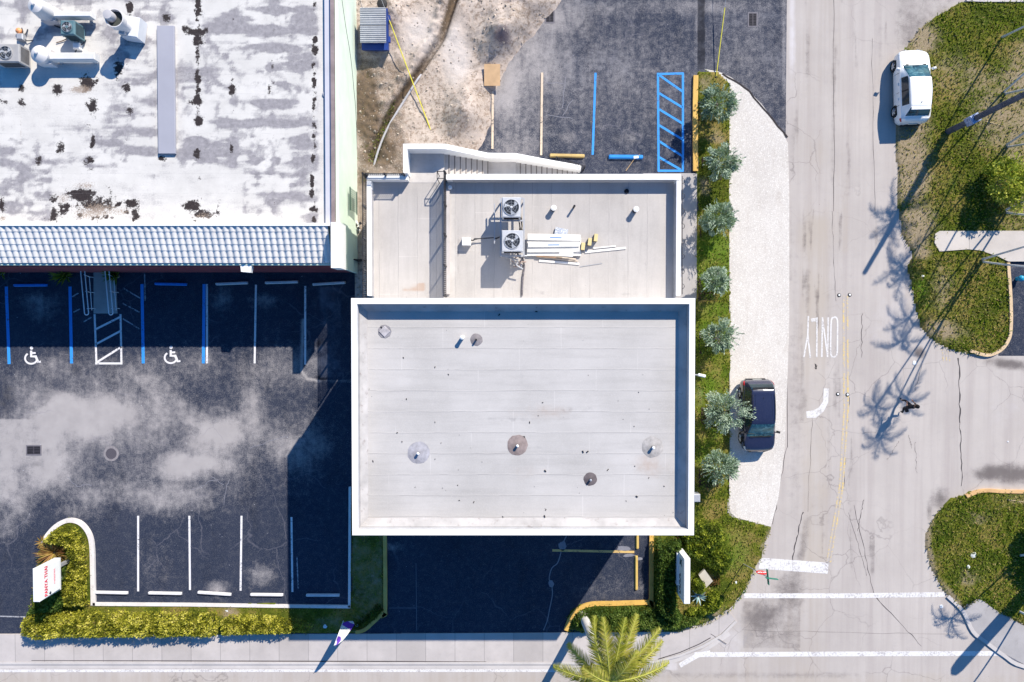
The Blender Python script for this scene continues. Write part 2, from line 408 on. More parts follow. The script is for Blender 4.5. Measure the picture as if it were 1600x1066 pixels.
def m_membrane(name, axis, pitch, off, c0, c1, seam_s=.42):
    m = NM(name, .75, .25); p = m.pos(); M = m.mask()
    n1 = m.noise(.3, 5, .6); n2 = m.noise(2.5, 6, .7); n3 = m.noise(22, 4, .7)
    st = m.noise(1.0, 5, .7, m.scalev(p, (.25, 3, 1) if axis == 'y' else (3, .25, 1)))
    c = m.ramp(n1, [(.3, c0), (.7, c1)])
    c = m.mix(m.math('MULTIPLY', m.mr(st, .4, .8), .35), c, tuple(x*.72 for x in c0))
    c = m.mix(m.math('MULTIPLY', m.mr(n3, .4, .8), .25), c, tuple(min(1, x*1.25) for x in c1))
    wob = m.vmath('ADD', p, m.vscale(m.noisec(.7, detail=5), .09))
    s3 = m.sep(wob); a, b = (s3[1], s3[0]) if axis == 'y' else (s3[0], s3[1])
    a = m.math('ADD', a, 100+off); seam = m.math('PINGPONG', a, pitch/2)
    row = m.math('FLOOR', m.math('DIVIDE', a, pitch))
    brk = m.mr(m.noise(.6, 4, .7, m.scalev(p, (1, 1, 1))), .40, .58)
    c = m.mix(m.math('MULTIPLY', m.math('MULTIPLY', m.mr(seam, 0, .022, 1, 0), brk), seam_s), c, (.12, .115, .12))
    bs = m.math('ADD', b, m.math('MULTIPLY', row, 3.37)); es = m.math('PINGPONG', m.math('ADD', bs, 100), 2.6)
    c = m.mix(m.math('MULTIPLY', m.math('MULTIPLY', m.mr(es, 0, .03, 1, 0), m.mr(n1, .4, .6)), .35), c, tuple(min(1, x*1.3) for x in c1))
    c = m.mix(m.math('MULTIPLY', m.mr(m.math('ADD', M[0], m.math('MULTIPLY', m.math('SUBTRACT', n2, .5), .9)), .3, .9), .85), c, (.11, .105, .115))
    c = m.mix(m.math('MULTIPLY', m.mr(m.math('ADD', M[1], m.math('MULTIPLY', m.math('SUBTRACT', n2, .5), .6)), .3, 1.0), .65), c, (.36, .24, .17))
    c = m.mix(m.math('MULTIPLY', m.mr(m.math('ADD', M[2], m.math('MULTIPLY', m.math('SUBTRACT', n2, .5), .5)), .3, .9), .8), c, (.62, .60, .58))
    sp = m.vor(1.7).outputs['Distance']
    c = m.mix(m.math('MULTIPLY', m.mr(sp, .02, .045, 1, 0), m.mr(m.noise(.9, 3), .5, .58)), c, (.05, .05, .06))
    m.col(c); m.bump(m.mr(seam, 0, .05, 1, 0), .3, .01); return m.m
def m_conc(name, c=(.46, .42, .41), joint=None, dark=.35):
    m = NM(name, .85, .25); p = m.pos(); n1 = m.noise(.6, 5, .6); n2 = m.noise(4, 6, .7); n3 = m.noise(40, 3, .7)
    cc = m.ramp(n1, [(.3, tuple(x*.85 for x in c)), (.7, tuple(min(1, x*1.1) for x in c))])
    cc = m.mix(m.math('MULTIPLY', m.mr(n2, .5, .8), dark), cc, tuple(x*.6 for x in c))
    cc = m.mix(m.math('MULTIPLY', m.mr(n3, .45, .75), .2), cc, tuple(min(1, x*1.3) for x in c))
    if joint:
        s3 = m.sep(p); a = m.math('PINGPONG', m.math('ADD', s3[0], 100+joint[1]), joint[0]/2)
        idx = m.math('FLOOR', m.math('DIVIDE', m.math('ADD', s3[0], 100+joint[1]), joint[0]))
        wn = m.node('ShaderNodeTexWhiteNoise', noise_dimensions='1D'); m.put(wn.inputs['W'], idx)
        cc = m.mix(m.math('MULTIPLY', m.mr(wn.outputs['Value'], .3, 1), .35), cc, tuple(x*.62 for x in c))
        cc = m.mix(m.math('MULTIPLY', m.mr(a, .0, .025, 1, 0), .6), cc, (.12, .11, .11))
    m.col(cc); m.bump(n3, .15, .005); return m.m
def m_gravel():
    m = NM('pale_gravel', .9, .2); n1 = m.noise(.4, 4); v = m.vor(28).outputs['Color']; s = m.sep(v)
    n2 = m.noise(9, 5, .75)
    c = m.ramp(n1, [(.3, (.53, .49, .455)), (.7, (.62, .58, .54))])
    c = m.mix(m.math('MULTIPLY', m.mr(s[0], .55, 1), .35), c, (.38, .34, .31))
    c = m.mix(m.math('MULTIPLY', m.mr(s[1], .7, 1), .5), c, (.85, .82, .78))
    c = m.mix(m.math('MULTIPLY', m.mr(n2, .5, .8), .3), c, (.36, .31, .27))
    c = m.mix(m.math('MULTIPLY', m.mr(m.noise(1.3, 6, .75, m.scalev(m.pos(), (1.6, .4, 1))), .5, .75), .4), c, (.42, .36, .31))
    sp = m.vor(2.6).outputs['Distance']; c = m.mix(m.math('MULTIPLY', m.mr(sp, .02, .05, 1, 0), .8), c, (.16, .11, .07))
    m.col(c); m.bump(s[0], .4, .02); return m.m
def m_dirt():
    m = NM('bare_dirt', .95, .1); M = m.mask(); n1 = m.noise(.7, 6, .65); n2 = m.noise(5, 7, .75); n3 = m.noise(24, 5, .8)
    c = m.ramp(n1, [(.3, (.36, .285, .24)), (.7, (.52, .44, .39))])
    c = m.mix(m.math('MULTIPLY', m.mr(n3, .4, .7), .7), c, (.56, .49, .44))
    c = m.mix(m.math('MULTIPLY', m.mr(n2, .48, .62), .7), c, (.17, .12, .085))
    f = m.math('ADD', M[0], m.math('MULTIPLY', m.math('SUBTRACT', n3, .5), 1.6))
    c = m.mix(m.math('MULTIPLY', m.mr(f, .3, .8), .9), c, m.ramp(n2, [(.35, (.035, .024, .015)), (.7, (.18, .125, .08))]))
    c = m.mix(m.math('MULTIPLY', m.mr(m.math('ADD', M[1], m.math('MULTIPLY', m.math('SUBTRACT', n2, .5), .7)), .3, .8), .85), c, (.55, .495, .47))
    c = m.mix(m.math('MULTIPLY', m.mr(m.math('ADD', M[2], m.math('MULTIPLY', m.math('SUBTRACT', n3, .5), 1.5)), .35, .8), .85), c, (.14, .10, .12))
    m.col(c); m.bump(n2, .7, .08); return m.m
def m_grass():
    m = NM('lawn_soil', .95, .1); M = m.mask(); n1 = m.noise(.5, 5, .65); n2 = m.noise(3, 6, .75); n3 = m.noise(18, 4, .8)
    c = m.ramp(n1, [(.40, (.045, .065, .006)), (.5, (.11, .12, .012)), (.60, (.23, .17, .055))])
    c = m.mix(m.math('MULTIPLY', m.mr(n3, .45, .65), .6), c, (.17, .19, .035))
    c = m.mix(m.math('MULTIPLY', m.mr(m.noise(9, 5, .8), .5, .65), .75), c, (.018, .026, .004))
    f = m.math('ADD', M[0], m.math('MULTIPLY', m.math('SUBTRACT', n2, .5), 1.0))
    c = m.mix(m.math('MULTIPLY', m.mr(f, .2, .8), .9), c, m.ramp(n3, [(.3, (.16, .115, .07)), (.7, (.42, .34, .24))]))
    g = m.math('ADD', M[1], m.math('MULTIPLY', m.math('SUBTRACT', n2, .5), .6))
    c = m.mix(m.math('MULTIPLY', m.mr(g, .3, .8), .75), c, m.ramp(n3, [(.3, (.05, .12, .01)), (.7, (.12, .22, .02))]))
    m.col(c); m.bump(n3, .6, .05); return m.m
def m_paint(name, c, wear=.45, under=(.05, .055, .075)):
    m = NM(name, .7, .3); n = m.noise(9, 6, .75); n1 = m.noise(1.1, 4, .6)
    f = m.mr(m.math('ADD', n, m.math('MULTIPLY', n1, .5)), .78+(.5-wear)*.3, .92+(.5-wear)*.3)
    cc = m.mix(m.math('MULTIPLY', m.mr(m.noise(2.5, 4), .4, .8), .25), c, tuple(x*.7 for x in c))
    m.col(m.mix(f, cc, under)); return m.m
LOT, ROAD, DIRT, GRASS, GRAVEL = m_lot(), m_road(), m_dirt(), m_grass(), m_gravel()
CONC = m_conc('pale_concrete', (.50, .465, .45)); WALK = m_conc('sidewalk_concrete', (.46, .42, .405), (1.62, .35), .3)
CONCG = m_conc('grey_concrete', (.36, .34, .34), None, .45)
WHITE = simple('white_stucco', (.80, .79, .78), .75, .03, 2.0, local=False, dirt=((.52, .49, .46), .35))
WHITEP = simple('white_paint', (.80, .80, .80), .5, .04, 3.0, dirt=((.35, .33, .32), .25))
YELLOW = simple('yellow_kerb_paint', (.62, .38, .10), .7, .15, 2.0, local=False, dirt=((.30, .22, .12), .5))
BLUEP = simple('blue_stop_paint', (.02, .20, .62), .6, .15, 5.0, dirt=((.03, .10, .25), .4))
PBLUE = m_paint('blue_line_paint', (.035, .27, .72), .35); PWHITE = m_paint('white_line_paint', (.70, .68, .69), .42)
PWROAD = m_paint('white_road_paint', (.66, .64, .63), .62, (.40, .37, .37)); PYEL = m_paint('yellow_line_paint', (.62, .42, .16), .45)
PFAINT = m_paint('worn_white_paint', (.64, .62, .61), .60, (.40, .37, .36))
PYROAD = m_paint('worn_yellow_paint', (.62, .46, .18), .9, (.41, .37, .35)); PTAN = m_paint('tan_line_paint', (.62, .50, .38), .4)
TAR = simple('tar_filler', (.06, .052, .055), .8, .2, 4, local=False)
PALEC = simple('pale_sealant', (.20, .20, .235), .8, .15, 4, local=False)
BLACK = simple('black_metal', (.015, .015, .02), .5, .2, 4, spec=.4)
STEEL = simple('galvanised_steel', (.42, .43, .46), .45, .1, 5, metal=.3, dirt=((.25, .22, .2), .4))
DARK = simple('dark_void', (.012, .012, .018), .9, .1)

# ================================================================ the ground
gb = MB().sheet([(-400, -400), (400, -400), (400, 400), (-400, 400)], -0.9)
m = NM('far_ground', .95, .1); m.col(m.ramp(m.noise(.05, 6, .6), [(.35, (.06, .09, .03)), (.65, (.22, .2, .17))])); FARG = m.m
tag(gb.build('ground', FARG), kind='structure')

def road_mask(PX, PY, X, Y):
    n = fbm(X, Y, .5, 4, 1)
    Rr = mx(.55*blob(PX, PY, 1262, 90, 5, 90), .45*blob(PX, PY, 1302, 180, 6, 200), .35*blob(PX, PY, 1375, 100, 5, 200),
            .75*blob(PX, PY, 1232, 925, 30, 55, 12), .85*blob(PX, PY, 1195, 965, 45, 35, -20), .55*blob(PX, PY, 1255, 850, 10, 70, 10),
            .50*rect(PX, PY, 1160, 1252, 938, 1015, 2), .5*blob(PX, PY, 1262, 440, 6, 70), .35*blob(PX, PY, 1236, 380, 6, 150),
            .9*blob(PX, PY, 1560, 738, 50, 16, -6), 1.0*blob(PX, PY, 1600, 742, 60, 18, 0), .7*blob(PX, PY, 1470, 780, 20, 22, 40),
            1.0*blob(PX, PY, 1575, 569, 45, 10, 6), .6*blob(PX, PY, 1452, 800, 6, 22), .85*blob(PX, PY, 1437, 551, 11, 11),
            .40*blob(PX, PY, 1242, 620, 18, 300), .42*blob(PX, PY, 1295, 620, 5, 300), .3*blob(PX, PY, 1345, 850, 10, 120, -12),
            .45*blob(PX, PY, 1200, 1055, 300, 8), .3*blob(PX, PY, 350, 1058, 200, 5), .35*blob(PX, PY, 1365, 190, 4, 160),
            .55*rect(PX, PY, 1395, 1500, -60, 80, 20)*(PX > 1395))
    G = mx(.55*rect(PX, PY, 1244, 1300, 330, 900, 22), .4*rect(PX, PY, 1150, 1300, 880, 1100, 15), .5*rect(PX, PY, -300, 1900, 1050, 1300, 12),
           .35*rect(PX, PY, 1240, 1330, -200, 400, 10))
    B = mx(.7*blob(PX, PY, 1238, 60, 7, 120), .5*rect(PX, PY, -300, 1060, 1033, 1049, 3), .3*blob(PX, PY, 1390, 500, 60, 200), .35*blob(PX, PY, 1560, 640, 60, 60),
           .45*blob(PX, PY, 1140, 1000, 50, 60))
    n6 = fbm(X*2.5, Y*.22, 1.0, 4, 6); lane = rect(PX, PY, 1236, 1400, -300, 900, 10)
    Rr = np.maximum(1.1*Rr, .55*sst(.55, .75, n6)*lane)
    return Rr*(.6+.8*n), G*(.5+n), B*(.4+n)
x0, y0 = P(-250, 1300)[:2]; x1, y1 = P(1900, -200)[:2]
grid_sheet('road', x0, x1, y0, y1, .11, 0.0, ROAD, road_mask, skip=lambda a, b: (a < 1000) & (b < 985) | (a < 1195) & (b < 780))

def lot_mask(PX, PY, X, Y):
    n = fbm(X, Y, .28, 5, 2); n2 = fbm(X, Y, 1.1, 4, 5)
    D = mx(blob(PX, PY, 60, 690, 60, 80), .95*blob(PX, PY, 120, 650, 100, 45), 1.0*blob(PX, PY, 235, 650, 55, 50), .75*blob(PX, PY, 330, 680, 70, 45),
           .7*blob(PX, PY, 300, 725, 80, 25), .95*blob(PX, PY, 12, 770, 40, 65), .5*blob(PX, PY, 180, 590, 130, 35), .6*blob(PX, PY, 395, 640, 22, 90),
           .5*blob(PX, PY, 440, 570, 60, 40), .45*blob(PX, PY, 300, 570, 60, 30), .42*blob(PX, PY, 460, 690, 60, 45), .5*blob(PX, PY, 90, 575, 40, 25),
           .38*blob(PX, PY, 250, 780, 200, 30), .35*blob(PX, PY, 120, 800, 60, 20), .35*blob(PX, PY, 340, 920, 20, 14), .36*blob(PX, PY, 410, 900, 25, 20),
           .4*blob(PX, PY, 240, 880, 30, 40), .3*blob(PX, PY, 65, 470, 40, 16), .35*blob(PX, PY, 350, 470, 20, 20), .35*blob(PX, PY, 410, 470, 25, 14), .3*blob(PX, PY, 60, 485, 30, 20))
    D = 1.25*D*(.45+1.0*sst(.25, .7, n))*(.6+.8*n2)+.22*rect(PX, PY, -300, 500, 545, 770, 25)*(.4+n)
    D = np.maximum(D, .9*rect(PX, PY, -200, 104, 655, 743, 1.5)*(.5+.5*n2+.2)*(1-.75*blob(PX, PY, 55, 740, 30, 10)))
    D = mx(D, .9*np.exp(-(pdist(PX, PY, [(474, 500), (471, 580), (480, 592), (500, 595)])/3.5)**2), .45*np.exp(-(pdist(PX, PY, [(500, 595), (548, 596)])/2.5)**2))
    K = mx(.9*blob(PX, PY, 500, 535, 14, 9, -20), .9*blob(PX, PY, 503, 590, 14, 6), .55*blob(PX, PY, 350, 533, 14, 14), .5*blob(PX, PY, 425, 535, 22, 5), .5*blob(PX, PY, 458, 460, 8, 10),
           .6*blob(PX, PY, 10, 620, 22, 45), .5*blob(PX, PY, 55, 725, 26, 8), .5*blob(PX, PY, 120, 580, 16, 20))
    S = mx(.55*rect(PX, PY, 498, 535, 447, 592, 4), .35*rect(PX, PY, 478, 500, 447, 590, 3))*(.4+n2)
    return D, K*(.4+n2), S
x0, y0 = P(-250, 990)[:2]; x1, y1 = P(625, 380)[:2]
grid_sheet('parking_lot', x0, x1, y0, y1, .08, 0.006, LOT, lot_mask)
def nlot_mask(PX, PY, X, Y):
    n = fbm(X, Y, .45, 5, 12); n2 = fbm(X, Y, 1.6, 4, 15); st = fbm(X*2.2, Y*.5, 1.0, 4, 3)
    D = mx(.95*blob(PX, PY, 800, 110, 90, 110, 25), .8*blob(PX, PY, 870, 30, 60, 45), .45*blob(PX, PY, 930, 15, 120, 16), .35*blob(PX, PY, 960, 120, 150, 130), .55*blob(PX, PY, 1010, 110, 40, 5, 5),
           .55*blob(PX, PY, 800, 230, 60, 40), .35*blob(PX, PY, 1175, 35, 25, 35), .5*blob(PX, PY, 1225, 60, 5, 200), .35*blob(PX, PY, 1088, 50, 6, 90), .5*blob(PX, PY, 1070, 10, 160, 16), .45*blob(PX, PY, 885, 215, 20, 12), .4*blob(PX, PY, 985, 215, 30, 12), .38*blob(PX, PY, 1160, 120, 80, 120))
    K = mx(.75*rect(PX, PY, 1089, 1102, -200, 110, 1.5), .30*blob(PX, PY, 1000, 60, 60, 40), .35*blob(PX, PY, 865, 160, 20, 60, 10))
    return .10+.0*D+.95*D*(.5+.9*n)*(.6+.7*st), K*(.5+n2), .42*(.3+n)*np.ones_like(D)
x0, y0 = P(735, 330)[:2]; x1, y1 = P(1231, -200)[:2]
grid_sheet('asphalt_yard', x0, x1, y0, y1, .09, 0.008, LOT, nlot_mask, skip=lambda a, b: (a > 1095) & (b > 230))
def dlot_mask(PX, PY, X, Y):
    n = fbm(X, Y, .8, 4, 22)
    D = mx(.5*blob(PX, PY, 615, 855, 26, 8), .38*blob(PX, PY, 975, 858, 22, 9, 20), .35*blob(PX, PY, 1000, 920, 20, 20), .25*blob(PX, PY, 940, 920, 60, 30))
    return D*(.3+n), 0.15+.0*D, .1*n
x0, y0 = P(603, 989)[:2]; x1, y1 = P(1018, 760)[:2]
grid_sheet('driveway', x0, x1, y0, y1, .12, 0.010, LOT, dlot_mask)
# parking lot on the far right, tinted the same dark way
x0, y0 = P(1560, 556)[:2]; x1, y1 = P(1900, 409)[:2]
grid_sheet('side_parking_lot', x0, x1, y0, y1, .15, 0.010, LOT, lambda a, b, X, Y: (.30*fbm(X, Y, .7, 4, 9), 0*a, .35*fbm(X, Y, .5, 3, 4)))

# dirt yard with heaps
def dirt_h(X, Y, PX, PY):
    n = fbm(X, Y, .9, 5, 31); n2 = fbm(X, Y, 3.2, 4, 33)
    edge = PX-np.interp(PY, [-200, 0, 40, 90, 130, 150, 190, 235, 270, 330], [900, 878, 850, 800, 783, 768, 772, 752, 730, 720])
    e = sst(12, -45, edge+30*(n-.5))
    h = .06+.14*n+.12*n2+1.3*blob(PX, PY, 735, 175, 34, 36)*(.6+.7*n)+1.5*blob(PX, PY, 790, 62, 36, 36)*(.6+.7*n)+.7*blob(PX, PY, 835, 8, 45, 26)*(.5+n)+.6*blob(PX, PY, 618, 22, 18, 34)*(.5+n)
    h += .20*blob(PX, PY, 600, 190, 30, 90)*n2*2
    tr = np.exp(-(pdist(PX, PY, [(716, -20), (690, 60), (655, 112), (618, 165), (603, 195), (592, 225), (584, 250)])/6)**2)
    h = h*(1-.85*tr)-.30*tr+.34*np.exp(-((pdist(PX, PY, [(704, -20), (678, 60), (643, 108), (606, 160)])-4)/5)**2)*n2
    return h*e-.10*(1-e)
def dirt_mask(PX, PY, X, Y):
    n = fbm(X, Y, .7, 5, 41)
    K = mx(.55*rect(PX, PY, 556, 640, 90, 300, 12), .5*blob(PX, PY, 760, 150, 40, 50), .5*blob(PX, PY, 815, 30, 40, 40), 1.3*blob(PX, PY, 575, 170, 24, 70), 1.1*blob(PX, PY, 590, 240, 40, 30), .55*blob(PX, PY, 615, 200, 24, 50), .35*blob(PX, PY, 735, 215, 40, 22), 1.0*np.exp(-(pdist(PX, PY, [(716, -20), (690, 60), (655, 112), (618, 165), (603, 195), (592, 225), (584, 250)])/7)**2)*1.2, .7*blob(PX, PY, 566, 330, 12, 60))
    L = mx(.8*blob(PX, PY, 655, 60, 40, 60, 20), .9*blob(PX, PY, 715, 90, 30, 70), .6*blob(PX, PY, 740, 215, 30, 14), .5*blob(PX, PY, 610, 85, 30, 30), .4*blob(PX, PY, 650, 190, 14, 50))
    V = mx(.75*blob(PX, PY, 785, 70, 20, 16), .65*blob(PX, PY, 622, 38, 9, 16, -15), .7*blob(PX, PY, 800, 8, 20, 10), .35*blob(PX, PY, 730, 40, 12, 40))
    return K*(.5+n), L*(.5+n), V*(.4+n)
x0, y0 = P(556, 470)[:2]; x1, y1 = P(920, -200)[:2]
grid_sheet('dirt_ground', x0, x1, y0, y1, .09, 0.02, DIRT, dirt_mask, dirt_h, skip=lambda a, b: (b > 275) & (a > 600))

def lawn(name, poly_px, mask, z=.05, res=.12):
    pw = PP(poly_px); xs = [p.x for p in pw]; ys = [p.y for p in pw]
    def h(X, Y, PX, PY):
        d = pdist(PX, PY, poly_px+[poly_px[0]])
        ins = inpoly(PX, PY, poly_px); sd = np.where(ins, d, -d)+6*(fbm(X, Y, 1.3, 3, 8)-.5)
        return np.where(sd > 0, np.minimum(sd/6, 1)*.02+.05*fbm(X, Y, 1.2, 3, 3)-.01, -.12)
    return grid_sheet(name, min(xs)-.2, max(xs)+.2, min(ys)-.2, max(ys)+.2, res, z, GRASS, mask, h)
LAWN_STRIP = [(1090, 113), (1122, 113), (1140, 128), (1141, 690), (1139, 800), (1147, 808), (1204, 824), (1190, 872), (1162, 925), (1145, 950), (1110, 972), (1062, 986), (884, 987), (889, 962), (905, 946), (930, 941), (1017, 940), (1017, 760), (1060, 760), (1060, 470), (1089, 470)]
def mask_strip(PX, PY, X, Y):
    n = fbm(X, Y, .9, 4, 50)
    D = mx(.6*blob(PX, PY, 1102, 130, 12, 16), .55*blob(PX, PY, 1120, 215, 14, 20), .6*blob(PX, PY, 1100, 290, 14, 22), .5*blob(PX, PY, 1093, 620, 8, 30), .6*blob(PX, PY, 1115, 960, 25, 9, -30), .5*blob(PX, PY, 1195, 845, 6, 30, 20), .4*blob(PX, PY, 1095, 840, 12, 30), .5*blob(PX, PY, 1112, 905, 14, 12))
    G = mx(.75*rect(PX, PY, 1085, 1145, 365, 460, 8), .6*rect(PX, PY, 1085, 1145, 470, 760, 8), .65*blob(PX, PY, 1150, 860, 40, 60))
    return D*(.5+n), G*(.4+n)
lawn('lawn', LAWN_STRIP, mask_strip)
LAWN_NE = [(1900, -150), (1700, 3), (1510, 3), (1490, 10), (1446, 36), (1412, 80), (1402, 120), (1400, 230), (1404, 300), (1408, 366), (1428, 398), (1418, 416), (1428, 462), (1440, 512), (1462, 536), (1500, 550), (1535, 556), (1562, 548), (1574, 530), (1577, 505), (1572, 409), (1900, 409)]
def mask_ne(PX, PY, X, Y):
    n = fbm(X, Y, .9, 4, 60); n2 = fbm(X, Y, .35, 3, 61)
    D = mx(1.1*blob(PX, PY, 1422, 250, 30, 90), 1.1*blob(PX, PY, 1430, 350, 30, 45), .8*blob(PX, PY, 1438, 65, 26, 30, 30), .75*blob(PX, PY, 1408, 200, 16, 40), .9*blob(PX, PY, 1475, 515, 30, 16), .5*blob(PX, PY, 1500, 120, 60, 40), .55*blob(PX, PY, 1560, 190, 50, 60), .5*blob(PX, PY, 1470, 450, 24, 50), .45*rect(PX, PY, 1560, 1900, 60, 400, 30), .9*blob(PX, PY, 1440, 395, 14, 12))
    G = mx(.9*blob(PX, PY, 1438, 450, 16, 45, -15), .55*blob(PX, PY, 1480, 280, 30, 40), .45*blob(PX, PY, 1520, 40, 50, 30), .4*blob(PX, PY, 1540, 480, 30, 50))
    return D*(.4+n)+.25*n2, G*(.4+n)
lawn('lawn', LAWN_NE, mask_ne)
LAWN_SE = [(1900, 768), (1520, 768), (1488, 780), (1460, 805), (1446, 840), (1452, 880), (1468, 915), (1492, 945), (1503, 952), (1530, 934), (1560, 955), (1600, 976), (1700, 1000), (1900, 1010)]
def mask_se(PX, PY, X, Y):
    n = fbm(X, Y, 1.1, 4, 70)
    D = mx(.8*np.exp(-(pdist(PX, PY, [(1455, 805), (1447, 850), (1460, 900), (1500, 950)])/8)**2), .6*blob(PX, PY, 1515, 905, 22, 20), .5*blob(PX, PY, 1530, 810, 30, 16), .4*blob(PX, PY, 1590, 780, 50, 16))
    return D*(.5+n), .35*n
lawn('lawn', LAWN_SE, mask_se)
BED_W = [(44, 992), (46, 955), (55, 900), (62, 858), (72, 838), (88, 818), (108, 811), (128, 816), (140, 832), (146, 860), (148, 944), (548, 945), (548, 760), (600, 760), (601, 948), (590, 966), (572, 982), (560, 988), (352, 992)]
def mask_bw(PX, PY, X, Y):
    n = fbm(X, Y, 1.1, 4, 75)
    D = mx(.45*rect(PX, PY, 545, 600, 830, 990, 5), .5*blob(PX, PY, 520, 970, 50, 12), .9*blob(PX, PY, 360, 960, 14, 12))
    return D*(.3+n), 0*PX
lawn('planting_bed', BED_W, mask_bw, .055)

# gravel strip, paths, walks
gp = [(1100, 108), (1122, 112), (1142, 121), (1165, 138), (1190, 163), (1210, 190), (1222, 206), (1231, 224), (1233, 300), (1233, 500), (1230, 600), (1226, 700), (1216, 778), (1204, 823), (1150, 809), (1141, 801), (1139, 790), (1140, 690), (1139, 160), (1139, 130)]
tag(MB().prism(PP(gp), -.03, .022).build('gravel_path', GRAVEL), kind='structure')
side = [(-250, 991), (45, 991), (600, 990), (885, 988), (1062, 987), (1105, 976), (1140, 957), (1149, 968), (1126, 990), (1095, 1008), (1060, 1022), (1020, 1032), (1000, 1034), (-250, 1034)]
pw = PP(side); kerbm = CONC
tag(MB().prism(pw, -.05, .045).build('sidewalk', WALK), kind='structure')
kb = MB().ribbon(PP([(-250, 1036), (200, 1036), (600, 1036), (880, 1036), (1002, 1036), (1022, 1034), (1062, 1024), (1097, 1010), (1128, 992), (1150, 970)]), .14, -.02, .06)
tag(kb.build('kerb', CONC), kind='structure')
kl = MB().ribbon(PP([(50, 1031.6), (300, 1032.2), (600, 1033), (760, 1033.4)]), [.03, .05, .06, .02], .0475); kl.ribbon(PP([(1028, 1029.5), (1062, 1019), (1092, 1006), (1110, 996)]), .05, .0475)
kl.ribbon(PP([(1110, 990), (1135, 1006)]), .03, .0475)
tag(kl.build('kerb_joint', TAR), kind='structure')
gut = MB().ribbon(PP([(-250, 1041), (600, 1042), (1000, 1043), (1040, 1036), (1095, 1020), (1140, 990)]), .22, .004)
tag(gut.build('gutter', CONC), kind='structure')
pth = [(1459, 366), (1466, 361.5), (1700, 361), (1900, 361), (1900, 409), (1600, 409), (1573, 409), (1556, 401), (1530, 392), (1510, 390), (1466, 393.5), (1458, 380)]
tag(MB().prism(PP(pth), -.03, .135).build('footpath', m_conc('footpath_concrete', (.52, .47, .43), (3.6, 1.1), .15)), kind='structure')
sw2 = [(1504, 952), (1530, 935), (1560, 957), (1600, 978), (1750, 1010), (1900, 1010), (1900, 1056), (1700, 1050), (1600, 1038), (1567, 1020), (1540, 1000), (1520, 985)]
tag(MB().prism(PP(sw2), -.03, .075).build('sidewalk', CONCG), kind='structure')
kb2 = MB().ribbon(smooth_path(PP([(1480, 931), (1504, 955), (1519, 986), (1540, 1003), (1567, 1023), (1600, 1041), (1700, 1056), (1900, 1062)]), 4), .20, -.02, .09)
tag(kb2.build('kerb', CONC), kind='structure')
# hidden strip beside the low building
tag(MB().prism(PP([(1005, 271), (1089, 271), (1089, 480), (1005, 480)]), -.03, .03).build('side_walk', CONCG), kind='structure')
tag(MB().prism(PP([(561, 74), (605, 76), (607, 88), (600, 91), (561, 91)]), -.05, .14).build('dumpster_pad', CONCG), kind='structure')
tag(MB().prism(PP([(147, 400), (180, 400), (184, 490), (147, 490)]), -.02, .05).build('ramp', m_conc('ramp_concrete', (.40, .36, .34), None, .6)), kind='structure')

# ---------------------------------------------------------------- kerbs of the lots
def kerb(name, pts, w_, mat, z0=-.02, z1=.14, n=1):
    return tag((MB().ribbon(smooth_path(PP(pts), n) if n > 1 else PP(pts), w_, z0, z1)).build(name, mat), kind='structure')
KW = simple('white_kerb', (.66, .62, .60), .8, .1, 1.5, local=False, dirt=((.28, .24, .22), .55))
kerb('kerb', [(69, 850), (76, 836), (90, 821), (108, 812.5), (126, 816), (139, 830), (145, 850), (146.5, 890), (147.5, 945)], .24, KW, n=4)
kerb('kerb', [(147, 943), (300, 944), (430, 946), (548, 947)], .16, KW)
kerb('kerb', [(546.5, 948), (547.5, 760)], .13, KW)
kerb('kerb', [(601, 760), (602.5, 946), (598, 957), (583, 972), (570, 983), (556, 987)], .20, YELLOW, n=4)
kerb('kerb', [(1017.5, 760), (1017, 938), (1015.5, 940), (960, 942), (925, 943), (905, 950), (892, 964), (884, 984)], .23, YELLOW, n=5)
kerb('kerb', [(1086.5, 119), (1085.5, 160), (1086, 268)], .26, YELLOW)
kerb('kerb', [(1573, 411), (1577, 470), (1577, 515), (1572, 534), (1560, 548), (1540, 555), (1514, 548)], .17, simple('tan_kerb', (.60, .44, .28), .8, .12, 2, local=False), n=4)
kerb('kerb', [(1900, 769), (1600, 768), (1545, 766), (1525, 768), (1508, 775)], .18, simple('orange_kerb', (.58, .36, .17), .8, .15, 2, local=False, dirt=((.4, .36, .33), .6)), n=3)
kerb('kerb', [(1900, 3), (1535, 3), (1508, 2)], .12, CONC)

# ---------------------------------------------------------------- painted markings (sheets 4 mm above)
def lines(name, segs, w_, z, mat):
    b = MB()
    for i, s in enumerate(segs): b.ribbon(PP(s), w_, z+.0004*(i % 4))
    return tag(b.build(name, mat), kind='structure')
lines('stall_line', [[(216, 806), (216, 924)], [(296, 806), (297, 922)], [(377.5, 806), (376, 923)], [(455.5, 808), (457, 925)], [(323.5, 444), (323.5, 568)], [(400, 445), (398, 568)], [(477, 447), (477, 570)]], .11, .011, PWHITE)
lines('blue_stall_line', [[(10, 448), (14.5, 569)], [(109.5, 448), (112, 568)], [(222, 444), (224, 568)], [(319, 444), (318, 568)]], .17, .0105, PBLUE)
lines('access_aisle_marking', [[(148, 491), (151, 569.5)], [(188.5, 491), (190, 569.5)], [(149, 568), (191, 568)], [(149, 515), (189, 495)], [(150, 538), (189, 517)], [(152, 566), (190, 542)]], .11, .0125, PWHITE)
lines('faded_marking', [[(113, 464), (123, 458)], [(115, 488), (125, 483)], [(131, 503), (143, 496)], [(192, 450), (219, 466)], [(192, 474), (218, 488)], [(192, 498), (218, 514)], [(0, 963), (40, 964)], [(464, 870), (466, 920)], [(226, 425), (227, 470)]], .07, .0110, m_paint('nearly_gone_paint', (.35, .35, .38), .75))
